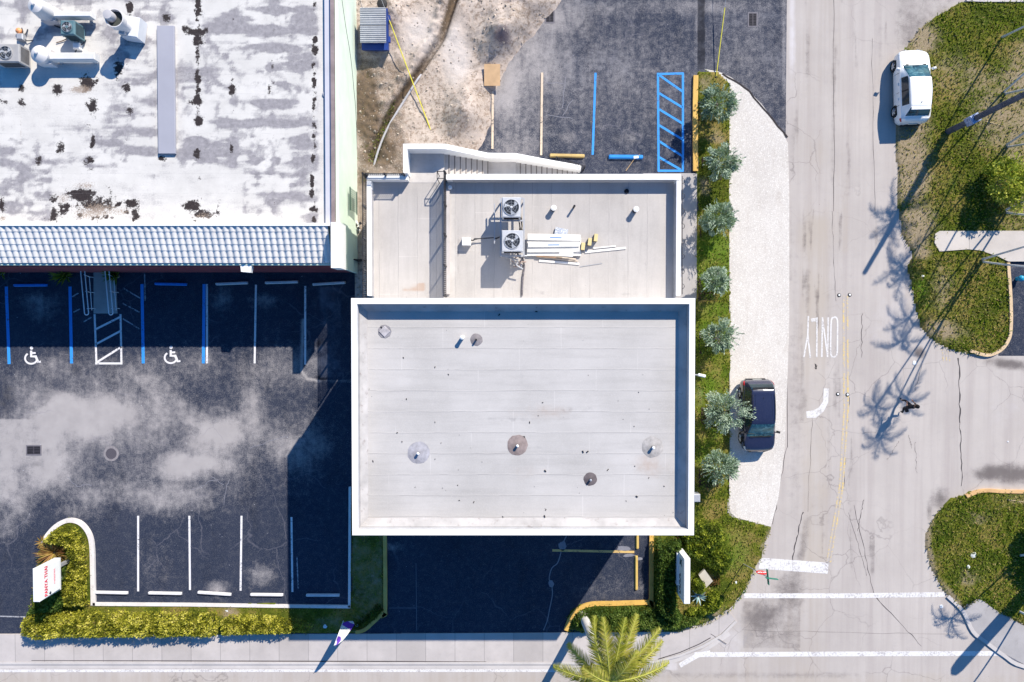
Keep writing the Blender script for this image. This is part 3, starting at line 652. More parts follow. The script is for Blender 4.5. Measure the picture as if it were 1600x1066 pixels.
lines('blue_stall_line', [[(930.5, 114), (926, 242)], [(1028, 114), (1029, 268)], [(1067, 114), (1067, 268)], [(1027, 116), (1068, 115)], [(1028, 267), (1068, 267)],
      [(1029, 117), (1066, 143)], [(1030, 146), (1066, 168)], [(1030, 171), (1066, 193)], [(1030, 196), (1066, 218)], [(1030, 221), (1066, 244)], [(1030, 246), (1063, 265)]], .12, .013, PBLUE)
lines('tan_stall_line', [[(847, 114), (845.5, 243)], [(770, 143), (769.5, 233)]], .12, .05, PTAN)
lines('yellow_stall_line', [[(863, 860), (991, 862.5)]], .13, .015, PYEL)
lines('stop_bar', [[(1186, 880), (1294, 888)]], .62, .005, PWROAD)
lines('crosswalk_line', [[(1162, 931), (1320, 931), (1476, 929)], [(1085, 1023), (1300, 1022), (1558, 1021), (1580, 1028), (1620, 1046)], [(1062, 1040), (1090, 1024), (1110, 1020)]], .27, .005, PWROAD)
lines('edge_line', [[(-250, 1048.5), (500, 1048), (905, 1048)]], .15, .007, PWROAD)
lines('centre_line', [[(1318, 462), (1319, 640), (1312, 760), (1292, 880)], [(1324, 462), (1325, 640), (1317, 760), (1297, 880)]], .10, .005, PYROAD)
lines('yellow_hatch', [[(1472, 545), (1474, 565)], [(1477, 547), (1479, 565)], [(1482, 549), (1484, 565)]], .05, .005, PYROAD)
lines('lane_text', [[(1263, 494), (1262, 524)], [(1262, 524), (1256, 558)], [(1262, 524), (1266, 559)],
      [(1276, 558), (1276.5, 496)], [(1276.5, 498), (1267, 499)], [(1275, 501), (1267, 502)], [(1284, 558), (1285, 496)], [(1285, 496), (1293, 558)], [(1293, 558), (1294, 496)],
      smooth_path([(1303, 496), (1299, 500), (1298, 525), (1298, 552), (1301, 558), (1305, 557), (1308, 551), (1308.5, 525), (1308.5, 502), (1306, 496), (1303, 496)], 3)], .085, .005, PFAINT)
lines('lane_arrow', [[(1291, 607), (1290, 628), (1283, 640), (1273, 647), (1260, 648)]], [.28, .28, .34, .42, .36], .005, PFAINT)

def crackpath(a, b, n=12, j=2.0):
    out = []
    for i in range(n+1):
        t = i/n; out.append((a[0]+(b[0]-a[0])*t+random.uniform(-j, j), a[1]+(b[1]-a[1])*t+random.uniform(-j, j)))
    return out
cb = MB()
for a, b, wd in [((1303, 0), (1303, 330), .03), ((1300, 330), (1305, 470), .025), ((1327, 620), (1318, 760), .045), ((1347, 490), (1346, 560), .03), ((1498, 560), (1500, 660), .07), ((1500, 660), (1503, 760), .06),
                 ((1440, 570), (1430, 610), .02), ((1335, 790), (1365, 930), .03), ((1365, 930), (1440, 1010), .04), ((1325, 800), (1355, 900), .02), ((1362, 60), (1367, 330), .02), ((1255, 800), (1236, 880), .06),
                 ((1230, 230), (1231, 700), .035), ((1229, 700), (1208, 820), .03), ((1226, 400), (1229, 580), .05), ((1420, 680), (1425, 700), .02), ((1430, 690), (1432, 740), .02), ((1275, 570), (1275, 577), .06), ((1160, 985), (1500, 992), .012),
                 ((1385, 720), (1405, 690), .02), ((1340, 830), (1350, 780), .03), ((1270, 640), (1262, 800), .02)]:
    cb.ribbon(PP(crackpath(a, b, 14, 1.2)), [wd*random.uniform(.3, 1.2) for _ in range(15)], .0035)
tag(cb.build('road_crack', TAR), kind='structure')
cb = MB()
cb.ribbon(PP(smooth_path([(885, 838), (880, 848), (876, 865), (871, 880), (862, 888), (858, 905), (862, 915), (863, 930), (859, 950), (855, 970), (849, 985)], 3)), .055, .0145)
for q in [(879, 852, .22, .3), (861, 912, .18, .28), (975, 857, .5, .16), (982, 868, .4, .1), (1000, 873, .2, .1)]:
    c = P(q[0], q[1]); cb.sheet([(c.x+q[2]*math.cos(a)*random.uniform(.6, 1.1), c.y+q[3]*math.sin(a)*random.uniform(.6, 1.1)) for a in np.linspace(0, 6.0, 11)], .0150)
cb.ribbon(PP([(650, 880), (651, 985)]), .02, .0145); cb.ribbon(PP([(608, 950), (650, 950)]), .02, .0149)
for a, b in [((878, 170), (885, 120)), ((855, 130), (880, 130)), ((880, 180), (895, 155)), ((855, 180), (895, 186))]: cb.ribbon(PP(crackpath(a, b, 6, 1)), .03, .0125)
for a, b in [((330, 745), (350, 757)), ((350, 790), (357, 750)), ((300, 765), (340, 748)), ((105, 745), (120, 760)), ((120, 760), (145, 757)), ((390, 700), (450, 680))]: cb.ribbon(PP(crackpath(a, b, 8, 1.5)), .025, .0105)
tag(cb.build('asphalt_crack', PALEC), kind='structure')
dk = simple('dark_edge_dirt', (.035, .03, .032), .9, .2, 3, local=False)
eb = MB().ribbon(PP(crackpath((1128, 116), (1165, 139), 4, 1)+crackpath((1170, 143), (1231, 215), 8, 1.2)), .10, .026); tag(eb.build('gravel_edge', dk), kind='structure')

# ================================================================ the tall building
def rw(px, py, z): return P(px, py, z)
HT, HD = 8.0, 7.35
a0 = P(547.5, 466, HT); a1 = P(1087.5, 466.5, HT); a2 = P(1085.5, 836.5, HT); a3 = P(549.5, 836.5, HT)
bx0, bx1 = a0.x+.03, a1.x-.03; by1, by0 = a0.y, a2.y
MEM1 = m_membrane('grey_roof_membrane', 'y', .93, .42, (.40, .38, .365), (.51, .485, .47))
MEM2 = m_membrane('terrace_roof_membrane', 'x', .93, .33, (.37, .345, .33), (.49, .46, .44))
tb = thing('commercial_building', 'tall white flat-roofed building with grey membrane roof and blue-shaded parapet in the centre', 'building', ((bx0+bx1)/2, (by0+by1)/2, 0))
cx, cy = (bx0+bx1)/2, (by0+by1)/2; WX, WY = bx1-bx0, by1-by0
tw = .25
MB().box((cx, cy, (HD-.35)/2), (WX-.1, WY-.1, HD-.35)).build('wall', WHITE, tb)
pb = MB()
pb.box((cx, by1-tw/2, (HT+HD-.35)/2), (WX, tw, HT-HD+.35)); pb.box((cx, by0+tw/2, (HT+HD-.35)/2), (WX, tw, HT-HD+.35))
pb.box((bx0+tw/2, cy, (HT+HD-.35)/2), (tw, WY-2*tw, HT-HD+.35)); pb.box((bx1-tw/2, cy, (HT+HD-.35)/2), (tw, WY-2*tw, HT-HD+.35))
pb.build('parapet', WHITE, tb)
def rm1(PX, PY, X, Y):
    n = fbm(X, Y, 1.4, 4, 80); st = fbm(X*.4, Y*4, 1, 4, 81)
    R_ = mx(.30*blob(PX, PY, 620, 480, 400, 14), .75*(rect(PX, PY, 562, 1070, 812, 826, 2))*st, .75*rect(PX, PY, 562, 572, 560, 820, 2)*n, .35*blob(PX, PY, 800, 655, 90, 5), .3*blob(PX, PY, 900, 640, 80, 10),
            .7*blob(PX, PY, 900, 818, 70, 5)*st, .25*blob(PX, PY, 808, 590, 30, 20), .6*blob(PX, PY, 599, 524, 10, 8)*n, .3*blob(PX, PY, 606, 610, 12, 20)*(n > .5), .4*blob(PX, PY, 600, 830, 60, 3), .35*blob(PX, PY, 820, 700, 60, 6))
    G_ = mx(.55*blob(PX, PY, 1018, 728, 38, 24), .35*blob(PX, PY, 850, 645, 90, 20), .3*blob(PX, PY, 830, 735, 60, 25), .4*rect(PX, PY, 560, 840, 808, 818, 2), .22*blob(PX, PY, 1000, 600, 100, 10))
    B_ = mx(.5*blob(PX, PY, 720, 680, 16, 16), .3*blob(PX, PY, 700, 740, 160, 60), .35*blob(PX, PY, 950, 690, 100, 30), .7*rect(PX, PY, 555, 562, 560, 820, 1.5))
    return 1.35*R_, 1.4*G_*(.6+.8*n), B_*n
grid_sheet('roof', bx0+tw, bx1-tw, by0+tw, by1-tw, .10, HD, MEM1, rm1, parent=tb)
lin = MB(); e_ = .012; hl = HT-.07-HD
lin.box((cx, by1-tw-e_/2, HD+hl/2), (WX-2*tw, e_, hl)); lin.box((cx, by0+tw+e_/2, HD+hl/2), (WX-2*tw, e_, hl))
lin.box((bx0+tw+e_/2, cy, HD+hl/2), (e_, WY-2*tw-.03, hl)); lin.box((bx1-tw-e_/2, cy, HD+hl/2), (e_, WY-2*tw-.03, hl))
lin.build('parapet_lining', simple('parapet_membrane', (.40, .39, .40), .8, .15, 1.2, local=False, dirt=((.2, .18, .18), .5)), tb)
# cant strips at the foot of the parapet
cs = MB()
for (x0, y0, x1, y1, nx_, ny_) in [(bx0+tw, by0+tw, bx0+tw, by1-tw, 1, 0), (bx1-tw, by0+tw, bx1-tw, by1-tw, -1, 0), (bx0+tw, by0+tw, bx1-tw, by0+tw, 0, 1), (bx0+tw, by1-tw, bx1-tw, by1-tw, 0, -1)]:
    x0 += nx_*.02; x1 += nx_*.02; y0 += ny_*.02; y1 += ny_*.02; e = .30; cs.add([(x0, y0, HD+.28), (x1, y1, HD+.28), (x1+nx_*e, y1+ny_*e, HD+.004), (x0+nx_*e, y0+ny_*e, HD+.004)], [(0, 1, 2, 3)])
cs.build('cant_strip', simple('cant_membrane', (.40, .38, .375), .8, .2, 1.2, local=False, dirt=((.17, .13, .12), .75)), tb)

# ================================================================ the low building with roof terrace and stairs
LT, LD = 4.7, 4.15
lx0 = P(573, 300, LT).x; lx1 = P(1064, 300, LT).x; ly1 = P(800, 272, LT).y; ly0 = by1-.05
lb = thing('terrace_building', 'low white building with flat roof terrace joined to the taller building', 'building', ((lx0+lx1)/2, (ly0+ly1)/2, 0))
MB().box(((lx0+lx1)/2, (ly0+ly1)/2, (LD-.3)/2), (lx1-lx0-.1, ly1-ly0-.1, LD-.3)).box(((lx0+lx1)/2, ly0-.2, (LD-.4)/2), (lx1-lx0-.14, .7, LD-.4)).build('wall', WHITE, lb)
tx = .21
gx0 = P(637, 272, LT).x; gx1 = P(697, 272, LT).x    # opening to the stairs
b = MB()
for (xa, xb) in ((lx0, gx0), (gx1, lx1)): b.box(((xa+xb)/2, ly1-tx/2-.03, (LT+LD-.3)/2), (xb-xa, tx+.06, LT-LD+.3))
b.box((lx0+tx/2, (ly0+ly1)/2, (LT+LD-.3)/2), (tx, ly1-ly0-2*tx-.2, LT-LD+.3)); b.box((lx1-tx/2, (ly0+ly1)/2, (LT+LD-.3)/2), (tx, ly1-ly0-2*tx-.2, LT-LD+.3))
b.build('parapet', WHITE, lb)
ln2 = MB(); e_ = .012; hl = LT-.06-LD
ln2.box((lx0+tx+e_/2, (ly0+ly1)/2-.2, LD+hl/2), (e_, ly1-ly0-1.0, hl)); ln2.box((lx1-tx-e_/2, (ly0+ly1)/2-.1, LD+hl/2), (e_, ly1-ly0-.6, hl)); ln2.box(((gx1+lx1)/2, ly1-tx-.09-e_/2+.02, LD+hl/2), (lx1-gx1-.6, e_, hl))
ln2.build('parapet_lining', simple('parapet_membrane', (.40, .39, .40), .8, .15, 1.2, local=False, dirt=((.2, .18, .18), .5)), lb)
def rm2(PX, PY, X, Y):
    n = fbm(X, Y, 1.4, 4, 90)
    R_ = mx(.5*rect(PX, PY, 700, 860, 448, 462, 3)*n, .5*blob(PX, PY, 980, 460, 40, 4), .35*blob(PX, PY, 790, 285, 120, 6), .4*blob(PX, PY, 960, 362, 40, 7), .35*blob(PX, PY, 890, 330, 60, 6), .35*blob(PX, PY, 1010, 400, 8, 60), .5*blob(PX, PY, 680, 290, 10, 14), .5*rect(PX, PY, 1043, 1052, 280, 466, 2)*n, .25*blob(PX, PY, 930, 300, 60, 12), .5*blob(PX, PY, 716, 380, 4, 90))
    G_ = mx(.8*rect(PX, PY, 628, 665, 441, 456, 3)*n*1.5, .3*blob(PX, PY, 640, 330, 50, 40), .28*blob(PX, PY, 960, 420, 60, 30))
    B_ = mx(.45*rect(PX, PY, 702, 714, 300, 466, 2), .3*blob(PX, PY, 640, 350, 40, 80), .4*blob(PX, PY, 960, 380, 60, 50), .3*blob(PX, PY, 860, 440, 80, 20))
    return R_, G_*(.6+.8*n), B_*(.5+n)
grid_sheet('roof', lx0+tx-.01, lx1-tx, ly0, ly1-tx, .10, LD, MEM2, rm2, parent=lb)
sl = MB().box((P(698, 370, LD).x, (ly0+ly1)/2-.1, LD+.06), (.30, ly1-ly0-1.0, .12)); sl.build('roof_curb', CONC, lb)
# exterior stair
sy0, sy1 = ly1+.0, P(700, 241, LD).y+.02
stx0 = gx0+.02; stx1 = P(694, 250, LD).x
edges = []
s = MB().prism([(stx0, ly1-.3), (stx1, ly1-.3), (stx1, sy1), (stx0, sy1)], 3.6, LD+.01)
nst = 9; zl = 2.45; xl0 = P(764, 250, zl).x; xl1 = P(806, 250, zl).x
xx = stx1; dz = (LD-zl)/nst; ddx = (xl0-stx1)/(nst-1)
for i in range(1, nst):
    s.prism([(xx, sy0), (xx+ddx, sy0), (xx+ddx, sy1), (xx, sy1)], 0, LD-dz*i); edges.append((xx+ddx-.05, LD-dz*i)); xx += ddx
s.prism([(xl0, sy0), (xl1, sy0), (xl1, sy1), (xl0, sy1)], 0, zl)
xe = P(903, 262, .1).x; n2 = 13; dz = zl/n2; ddx = (xe-xl1)/(n2-1); xx = xl1
for i in range(1, n2):
    s.prism([(xx, sy0), (xx+ddx, sy0), (xx+ddx, sy1), (xx, sy1)], 0, zl-dz*i); edges.append((xx+ddx-.05, zl-dz*i)); xx += ddx
stair = thing('exterior_staircase', 'white-walled concrete staircase climbing from the yard to the roof terrace', 'staircase', ((stx0+xe)/2, (sy0+sy1)/2, 0))
s.build('steps', simple('stair_concrete', (.50, .47, .45), .8, .12, 1.5, local=False, dirt=((.3, .27, .25), .4)), stair)
for x_, z_ in edges: MB().box((x_, (sy0+sy1)/2, z_+.003), (.06, sy1-sy0-.02, .006)).build('step_edge', simple('dark_step_edge', (.20, .18, .17), .8, .2, 3, local=False), stair)  # thin dark strip along each step edge, so the steps read apart
wt = .24
prof = [(gx0-.16, 5.05), (P(695, 224, 5.05).x, 5.05), (P(762, 237, 3.4).x, 3.38), (P(806, 238, 3.4).x, 3.30), (P(860, 249, 2.0).x, 1.95), (P(908, 260, .8).x, .75)]
b = MB()
vs = []
for x, z in prof: vs += [(x, sy1, 0), (x, sy1+wt, 0), (x, sy1+wt, z), (x, sy1, z)]
fs = []
for i in range(len(prof)-1):
    k = 4*i
    for j in range(4): fs.append((k+j, k+4+j, k+4+(j+1) % 4, k+(j+1) % 4))
fs += [(0, 1, 2, 3), tuple(4*(len(prof)-1)+q for q in (3, 2, 1, 0))]
b.add(vs, fs)
b.build('stair_wall', WHITE, stair)
MB().box((gx0-.06, (ly1+sy1)/2+.0, 2.52), (.20, sy1-ly1+.06, 5.04)).build('stair_end_wall', WHITE, stair)

# ================================================================ the old building on the left
GREEN = simple('pale_green_stucco', (.66, .76, .64), .8, .06, 1.0, local=False)
WH = 4.25; RD = 4.0
ox1 = P(529, 200, WH).x; oy0 = P(400, 414, 4.05).y; oy1 = P(400, -160, 4).y; ox0 = P(-260, 200, WH).x
ob_ = thing('old_shop_building', 'old one-storey shop building with stained white roof, tiled eave and pale green side wall', 'building', ((ox0+ox1)/2, (oy0+oy1)/2, 0))
# side wall (slightly battered buttress profile as in the photo) and body
wb = P(559, 200, 0).x
MB().prism([(ox0, oy0), (ox1-.15, oy0), (ox1-.15, oy1), (ox0, oy1)], 0, RD-.05).build('core_wall', GREEN, ob_)
MB().add([(ox1-.15, oy0-.12, 0), (wb, oy0-.12, 0), (ox1+.0, oy0-.12, WH), (ox1-.15, oy0-.12, WH), (ox1-.15, oy1, 0), (wb, oy1, 0), (ox1+.0, oy1, WH), (ox1-.15, oy1, WH)],
         [(3, 2, 1, 0), (1, 2, 6, 5), (2, 3, 7, 6), (4, 5, 6, 7)]).build('side_wall', GREEN, ob_)
MB().box((ox1-.17-.09, (oy0+oy1)/2+.6, WH-.10), (.18, oy1-oy0-1.2, .40)).build('parapet', simple('brown_flashing', (.24, .19, .19), .8, .25, 1.5, local=False), ob_)
MB().box((ox1-.17-.18-.16, (oy0+oy1)/2+.9, RD+.10), (.30, oy1-oy0-1.8, .22)).build('gutter_strip', simple('grey_flashing', (.50, .50, .56), .6, .06, 1.5, local=False), ob_)
MB().box((P(526, 380, 4.9).x, P(526, 384, 4.9).y, 4.55), (.42, 2.15, 1.2)).build('end_parapet', WHITE, ob_)
def om(PX, PY, X, Y):
    n = fbm(X, Y, 1.2, 4, 100); n2 = fbm(X, Y, .5, 4, 101); G = np.zeros_like(PX)
    for yc, h, x0, x1, s in [(22, 12, 385, 492, .8), (52, 8, 300, 500, .55), (82, 12, 318, 488, .85), (106, 9, 385, 488, .8), (137, 8, 430, 482, .85), (165, 8, 392, 486, .8), (194, 5, 320, 490, .55), (222, 11, 390, 482, .85),
                              (250, 7, 385, 484, .8), (280, 11, 392, 484, .85), (308, 6, 400, 475, .65), (20, 10, 250, 318, .6), (48, 12, 275, 385, .55), (70, 12, 320, 390, .6), (100, 10, 280, 380, .45), (137, 12, 275, 370, .5), (162, 9, 280, 370, .5),
                              (190, 10, 275, 370, .45), (220, 10, 290, 368, .65), (245, 10, 275, 366, .55), (232, 12, 75, 240, .45), (255, 8, 130, 240, .45), (275, 8, 60, 240, .4), (300, 14, 190, 240, .5), (180, 10, 160, 240, .3), (205, 6, 180, 243, .35), (305, 30, 0, 80, .35), (250, 20, 0, 60, .3), (130, 6, 250, 300, .2)]:
        G = np.maximum(G, s*rect(PX, PY, x0, x1, yc-h, yc+h, 4))
    for xc, s in [(426, .55), (367, .5), (362, .4), (35, .4), (60, .3), (198, .4)]: G = np.maximum(G, s*np.exp(-((PX-xc)/4)**2)*(PY < 345)*(.4+n2))
    W = mx(rect(PX, PY, 80, 240, 262, 348, 3), rect(PX, PY, 240, 380, 262, 348, 3), rect(PX, PY, 0, 170, 60, 200, 14), rect(PX, PY, 0, 240, 345, 352, 2), rect(PX, PY, 497, 520, 0, 350, 3))
    G = G*(1-.9*W)*(.5+.9*n2)
    K = mx(.45*blob(PX, PY, 491, 75, 5, 12), .6*blob(PX, PY, 492, 62, 5, 6), .6*blob(PX, PY, 492, 78, 6, 10), .55*blob(PX, PY, 491, 132, 4, 12), .5*blob(PX, PY, 490, 165, 3, 12), .5*blob(PX, PY, 490, 195, 3, 8), .5*blob(PX, PY, 490, 213, 3, 5),
           .62*blob(PX, PY, 489, 248, 4, 9), .62*blob(PX, PY, 487, 280, 4, 10), .62*blob(PX, PY, 487, 302, 4, 9), .55*blob(PX, PY, 489, 328, 8, 4), .25*blob(PX, PY, 491, 180, 5, 180),
           .62*blob(PX, PY, 310, 188, 8, 8), .6*blob(PX, PY, 305, 50, 18, 6), .5*blob(PX, PY, 308, 65, 9, 9), .5*blob(PX, PY, 309, 10, 6, 12), .5*blob(PX, PY, 306, 160, 14, 6), .5*blob(PX, PY, 308, 240, 8, 10), .35*blob(PX, PY, 309, 120, 5, 120),
           .60*blob(PX, PY, 128, 305, 26, 12), .42*blob(PX, PY, 150, 320, 50, 18), .55*blob(PX, PY, 205, 318, 14, 8), .5*blob(PX, PY, 212, 335, 8, 14), .5*blob(PX, PY, 84, 335, 6, 14), .5*blob(PX, PY, 145, 222, 4, 16), .5*blob(PX, PY, 140, 250, 10, 8),
           .5*blob(PX, PY, 60, 250, 7, 10), .45*blob(PX, PY, 95, 232, 8, 14), .55*blob(PX, PY, 300, 322, 16, 10), .42*blob(PX, PY, 320, 335, 22, 10), .5*blob(PX, PY, 3, 320, 6, 16), .55*blob(PX, PY, 138, 130, 14, 14), .45*blob(PX, PY, 145, 165, 10, 18), .5*blob(PX, PY, 90, 140, 10, 12),
           .5*blob(PX, PY, 185, 108, 12, 14), .42*blob(PX, PY, 198, 138, 10, 8), .42*blob(PX, PY, 202, 172, 8, 10), .4*blob(PX, PY, 7, 160, 10, 6), .4*blob(PX, PY, 33, 160, 8, 10), .4*blob(PX, PY, 35, 138, 8, 8), .55*blob(PX, PY, 203, 14, 6, 14), .5*blob(PX, PY, 260, 28, 8, 8), .5*blob(PX, PY, 253, 248, 8, 5), .5*blob(PX, PY, 290, 45, 10, 6), .4*blob(PX, PY, 258, 145, 3, 12), .4*blob(PX, PY, 426, 105, 3, 8), .4*blob(PX, PY, 362, 140, 5, 14), .42*blob(PX, PY, 362, 235, 4, 10), .4*blob(PX, PY, 420, 142, 4, 8))
    Br = mx(.5*blob(PX, PY, 150, 330, 45, 18), .45*blob(PX, PY, 130, 290, 28, 8), .5*blob(PX, PY, 125, 140, 26, 9), .42*blob(PX, PY, 318, 338, 22, 9), .4*blob(PX, PY, 5, 342, 12, 8), .4*blob(PX, PY, 100, 310, 16, 12), .35*blob(PX, PY, 190, 330, 30, 10), .3*blob(PX, PY, 33, 200, 3, 70))
    nn = fbm(X*.5, Y*2.2, 1.0, 5, 104); n5 = fbm(X, Y, 2.4, 4, 105)
    G = np.clip(1.5*G*sst(.28, .62, nn+.35*(n5-.5)), 0, 1)+.8*sst(.42, .70, nn)*(1-.75*W)+.55*sst(.50, .68, n5)*(1-.7*W)
    return G, 1.75*K*(.75+.5*n)+.20*(n5-.5)+.55*sst(.56, .68, fbm(X, Y, 3.1, 4, 109))*mx(np.exp(-((PX-309)/9)**2), np.exp(-((PX-490)/5)**2), .7*np.exp(-((PX-145)/16)**2), .8*rect(PX, PY, 60, 230, 285, 348, 12), .6*rect(PX, PY, 280, 350, 305, 346, 8), .5*rect(PX, PY, 120, 215, 95, 210, 20), .35*rect(PX, PY, 0, 60, 140, 348, 20), .8*np.exp(-((PX-427)/4)**2), .8*np.exp(-((PX-364)/5)**2), .45*rect(PX, PY, 280, 500, 0, 200, 20), .7*np.exp(-((PX-198)/6)**2), .6*np.exp(-((PX-90)/8)**2)*(PY > 200)), 1.6*Br*(.6+.8*n)
grid_sheet('roof', ox0, ox1-.3, P(200, 351, RD).y, oy1, .085, RD, m_oldroof(), om, parent=ob_)
# tiled eave: corrugated barrel tiles running down the slope
RZ = 4.78; ry = P(300, 352, RZ).y; ez = 4.05; ey = P(300, 411, ez).y; tx1 = P(517, 380, 4.6).x
MB().add([(ox0, ry+.16, RD-.1), (tx1+.02, ry+.16, RD-.1), (tx1+.02, ry+.10, RZ+.02), (ox0, ry+.10, RZ+.02), (ox0, ry-.03, RZ+.02), (tx1+.02, ry-.03, RZ+.02)], [(0, 1, 2, 3), (3, 2, 5, 4)]).build('ridge_cap', WHITE, ob_)
pitch = .315; nrow = 6
def tiles():
    x0 = ox0; n = int((tx1-x0)/pitch); per = 8
    xs = np.arange(n*per+1)/per*pitch+x0
    prof = np.array([.0, .035, .055, .062, .055, .035, .0, -.012])
    zz = np.array([prof[i % per] for i in range(len(xs))])
    vs = []; fs = []
    ln = math.hypot(ry-ey, RZ-ez)
    rows = []
    for r in range(nrow):
        t0 = r/nrow; t1 = (r+1)/nrow
        rows += [(t0, .0), (t1, .028)]
    for (t, up) in rows:
        yy = ry+(ey-ry)*t; z = RZ+(ez-RZ)*t+up-.06
        vs += [(x, yy+random.uniform(-.004, .004), z+q) for x, q in zip(xs, zz)]
    m_ = len(xs)
    for r in range(len(rows)-1):
        fs += [(r*m_+i, (r+1)*m_+i, (r+1)*m_+i+1, r*m_+i+1) for i in range(m_-1)]
    return MB().add(vs, fs)
tm = NM('white_barrel_tiles', .7, .3); n = tm.noise(1.5, 6, .7); n2 = tm.noise(12, 4, .7)
tm.col(tm.mix(tm.math('MULTIPLY', tm.mr(n2, .5, .8), .35), tm.ramp(n, [(.3, (.60, .585, .57)), (.7, (.74, .72, .70))]), (.28, .28, .34)))
o = tiles().build('eave_tiles', tm.m, ob_)
FAS = simple('dark_red_paint', (.34, .06, .075), .7, .25, 1.0, local=False)
MB().box(((ox0+tx1)/2, ey+.12, 3.85), (tx1-ox0, .14, .36)).build('fascia', FAS, ob_)
MB().box(((ox0+ox1)/2, oy0+.0, 1.85), (ox1-ox0-.3, .10, 3.68)).build('front_wall', simple('dark_red_wall', (.22, .05, .06), .8, .2, .8, local=False), ob_)
# long grey slab on the roof
p0 = P(245, 40, RD+.16); p1 = P(273.5, 240, RD+.16)
tag(MB().box(((p0.x+p1.x)/2, (p0.y+p1.y)/2, RD+.09), (p1.x-p0.x, p0.y-p1.y, .14), bev=.01).build('roof_panel', simple('grey_sheet_metal', (.33, .33, .38), .5, .05, .7, local=False)),
    'long narrow grey metal panel lying on the stained white roof', 'roof panel')

# ================================================================ plants
SILVER = leafmat('silver_leaf', [(.025, .05, .03), (.13, .20, .13), (.29, .38, .28), (.46, .53, .42)], .2)
GREENL = leafmat('green_leaf', [(.012, .03, .006), (.045, .085, .015), (.11, .17, .03), (.20, .25, .06)], .3)
LIMEL = leafmat('lime_leaf', [(.02, .03, .004), (.15, .15, .012), (.47, .44, .045), (.68, .60, .15)], .3)
BUSHL = leafmat('bush_leaf', [(.012, .03, .005), (.08, .12, .012), (.32, .36, .03), (.52, .52, .09)], .3)
REDL = leafmat('bronze_leaf', [(.03, .015, .008), (.16, .06, .02), (.32, .17, .05), (.40, .32, .08)], .25)
PALML = leafmat('palm_leaf', [(.03, .05, .006), (.17, .20, .02), (.38, .38, .05), (.58, .50, .14)], .35)
GRASSL = leafmat('grass_blade', [(.025, .05, .004), (.09, .145, .009), (.19, .25, .02), (.36, .27, .11)], .3)
BARK = simple('grey_bark', (.26, .23, .20), .9, .25, 4, dirt=((.1, .08, .07), .4)); PBARK = simple('pale_palm_bark', (.56, .54, .53), .85, .15, 3, dirt=((.2, .17, .16), .4))
MULCH = simple('dark_mulch', (.05, .035, .025), .95, .4, 6, local=False, bump=.5)

def crown(n, r, h, z0, clumps=26, seed=0, flat=1.0):
    """leaf points gathered in clumps on an uneven crown; returns points, directions, tint"""
    g = np.random.default_rng(seed)
    ph = g.uniform(0, 2*math.pi, clumps); th = np.arccos(g.uniform(-.15, 1, clumps)); rr = g.uniform(.45, 1.0, clumps)
    cd_ = np.stack([np.sin(th)*np.cos(ph), np.sin(th)*np.sin(ph), np.cos(th)*flat], 1)
    cc = cd_*rr[:, None]*np.array([r, r, h]); cr = g.uniform(.16, .34, clumps)*r
    k = g.integers(0, clumps, n); d = g.normal(0, 1, (n, 3)); d /= np.linalg.norm(d, axis=1, keepdims=True)
    p = cc[k]+d*(g.uniform(.2, 1, n)**.5*cr[k])[:, None]
    out = p/np.array([r, r, h]); ln = np.linalg.norm(out, axis=1)
    nd = out/np.maximum(ln, .1)[:, None]
    tint = np.clip(g.uniform(.35, .9, clumps)[k]+g.normal(0, .15, n), 0, 1)
    p[:, 2] += z0
    return p, nd, tint

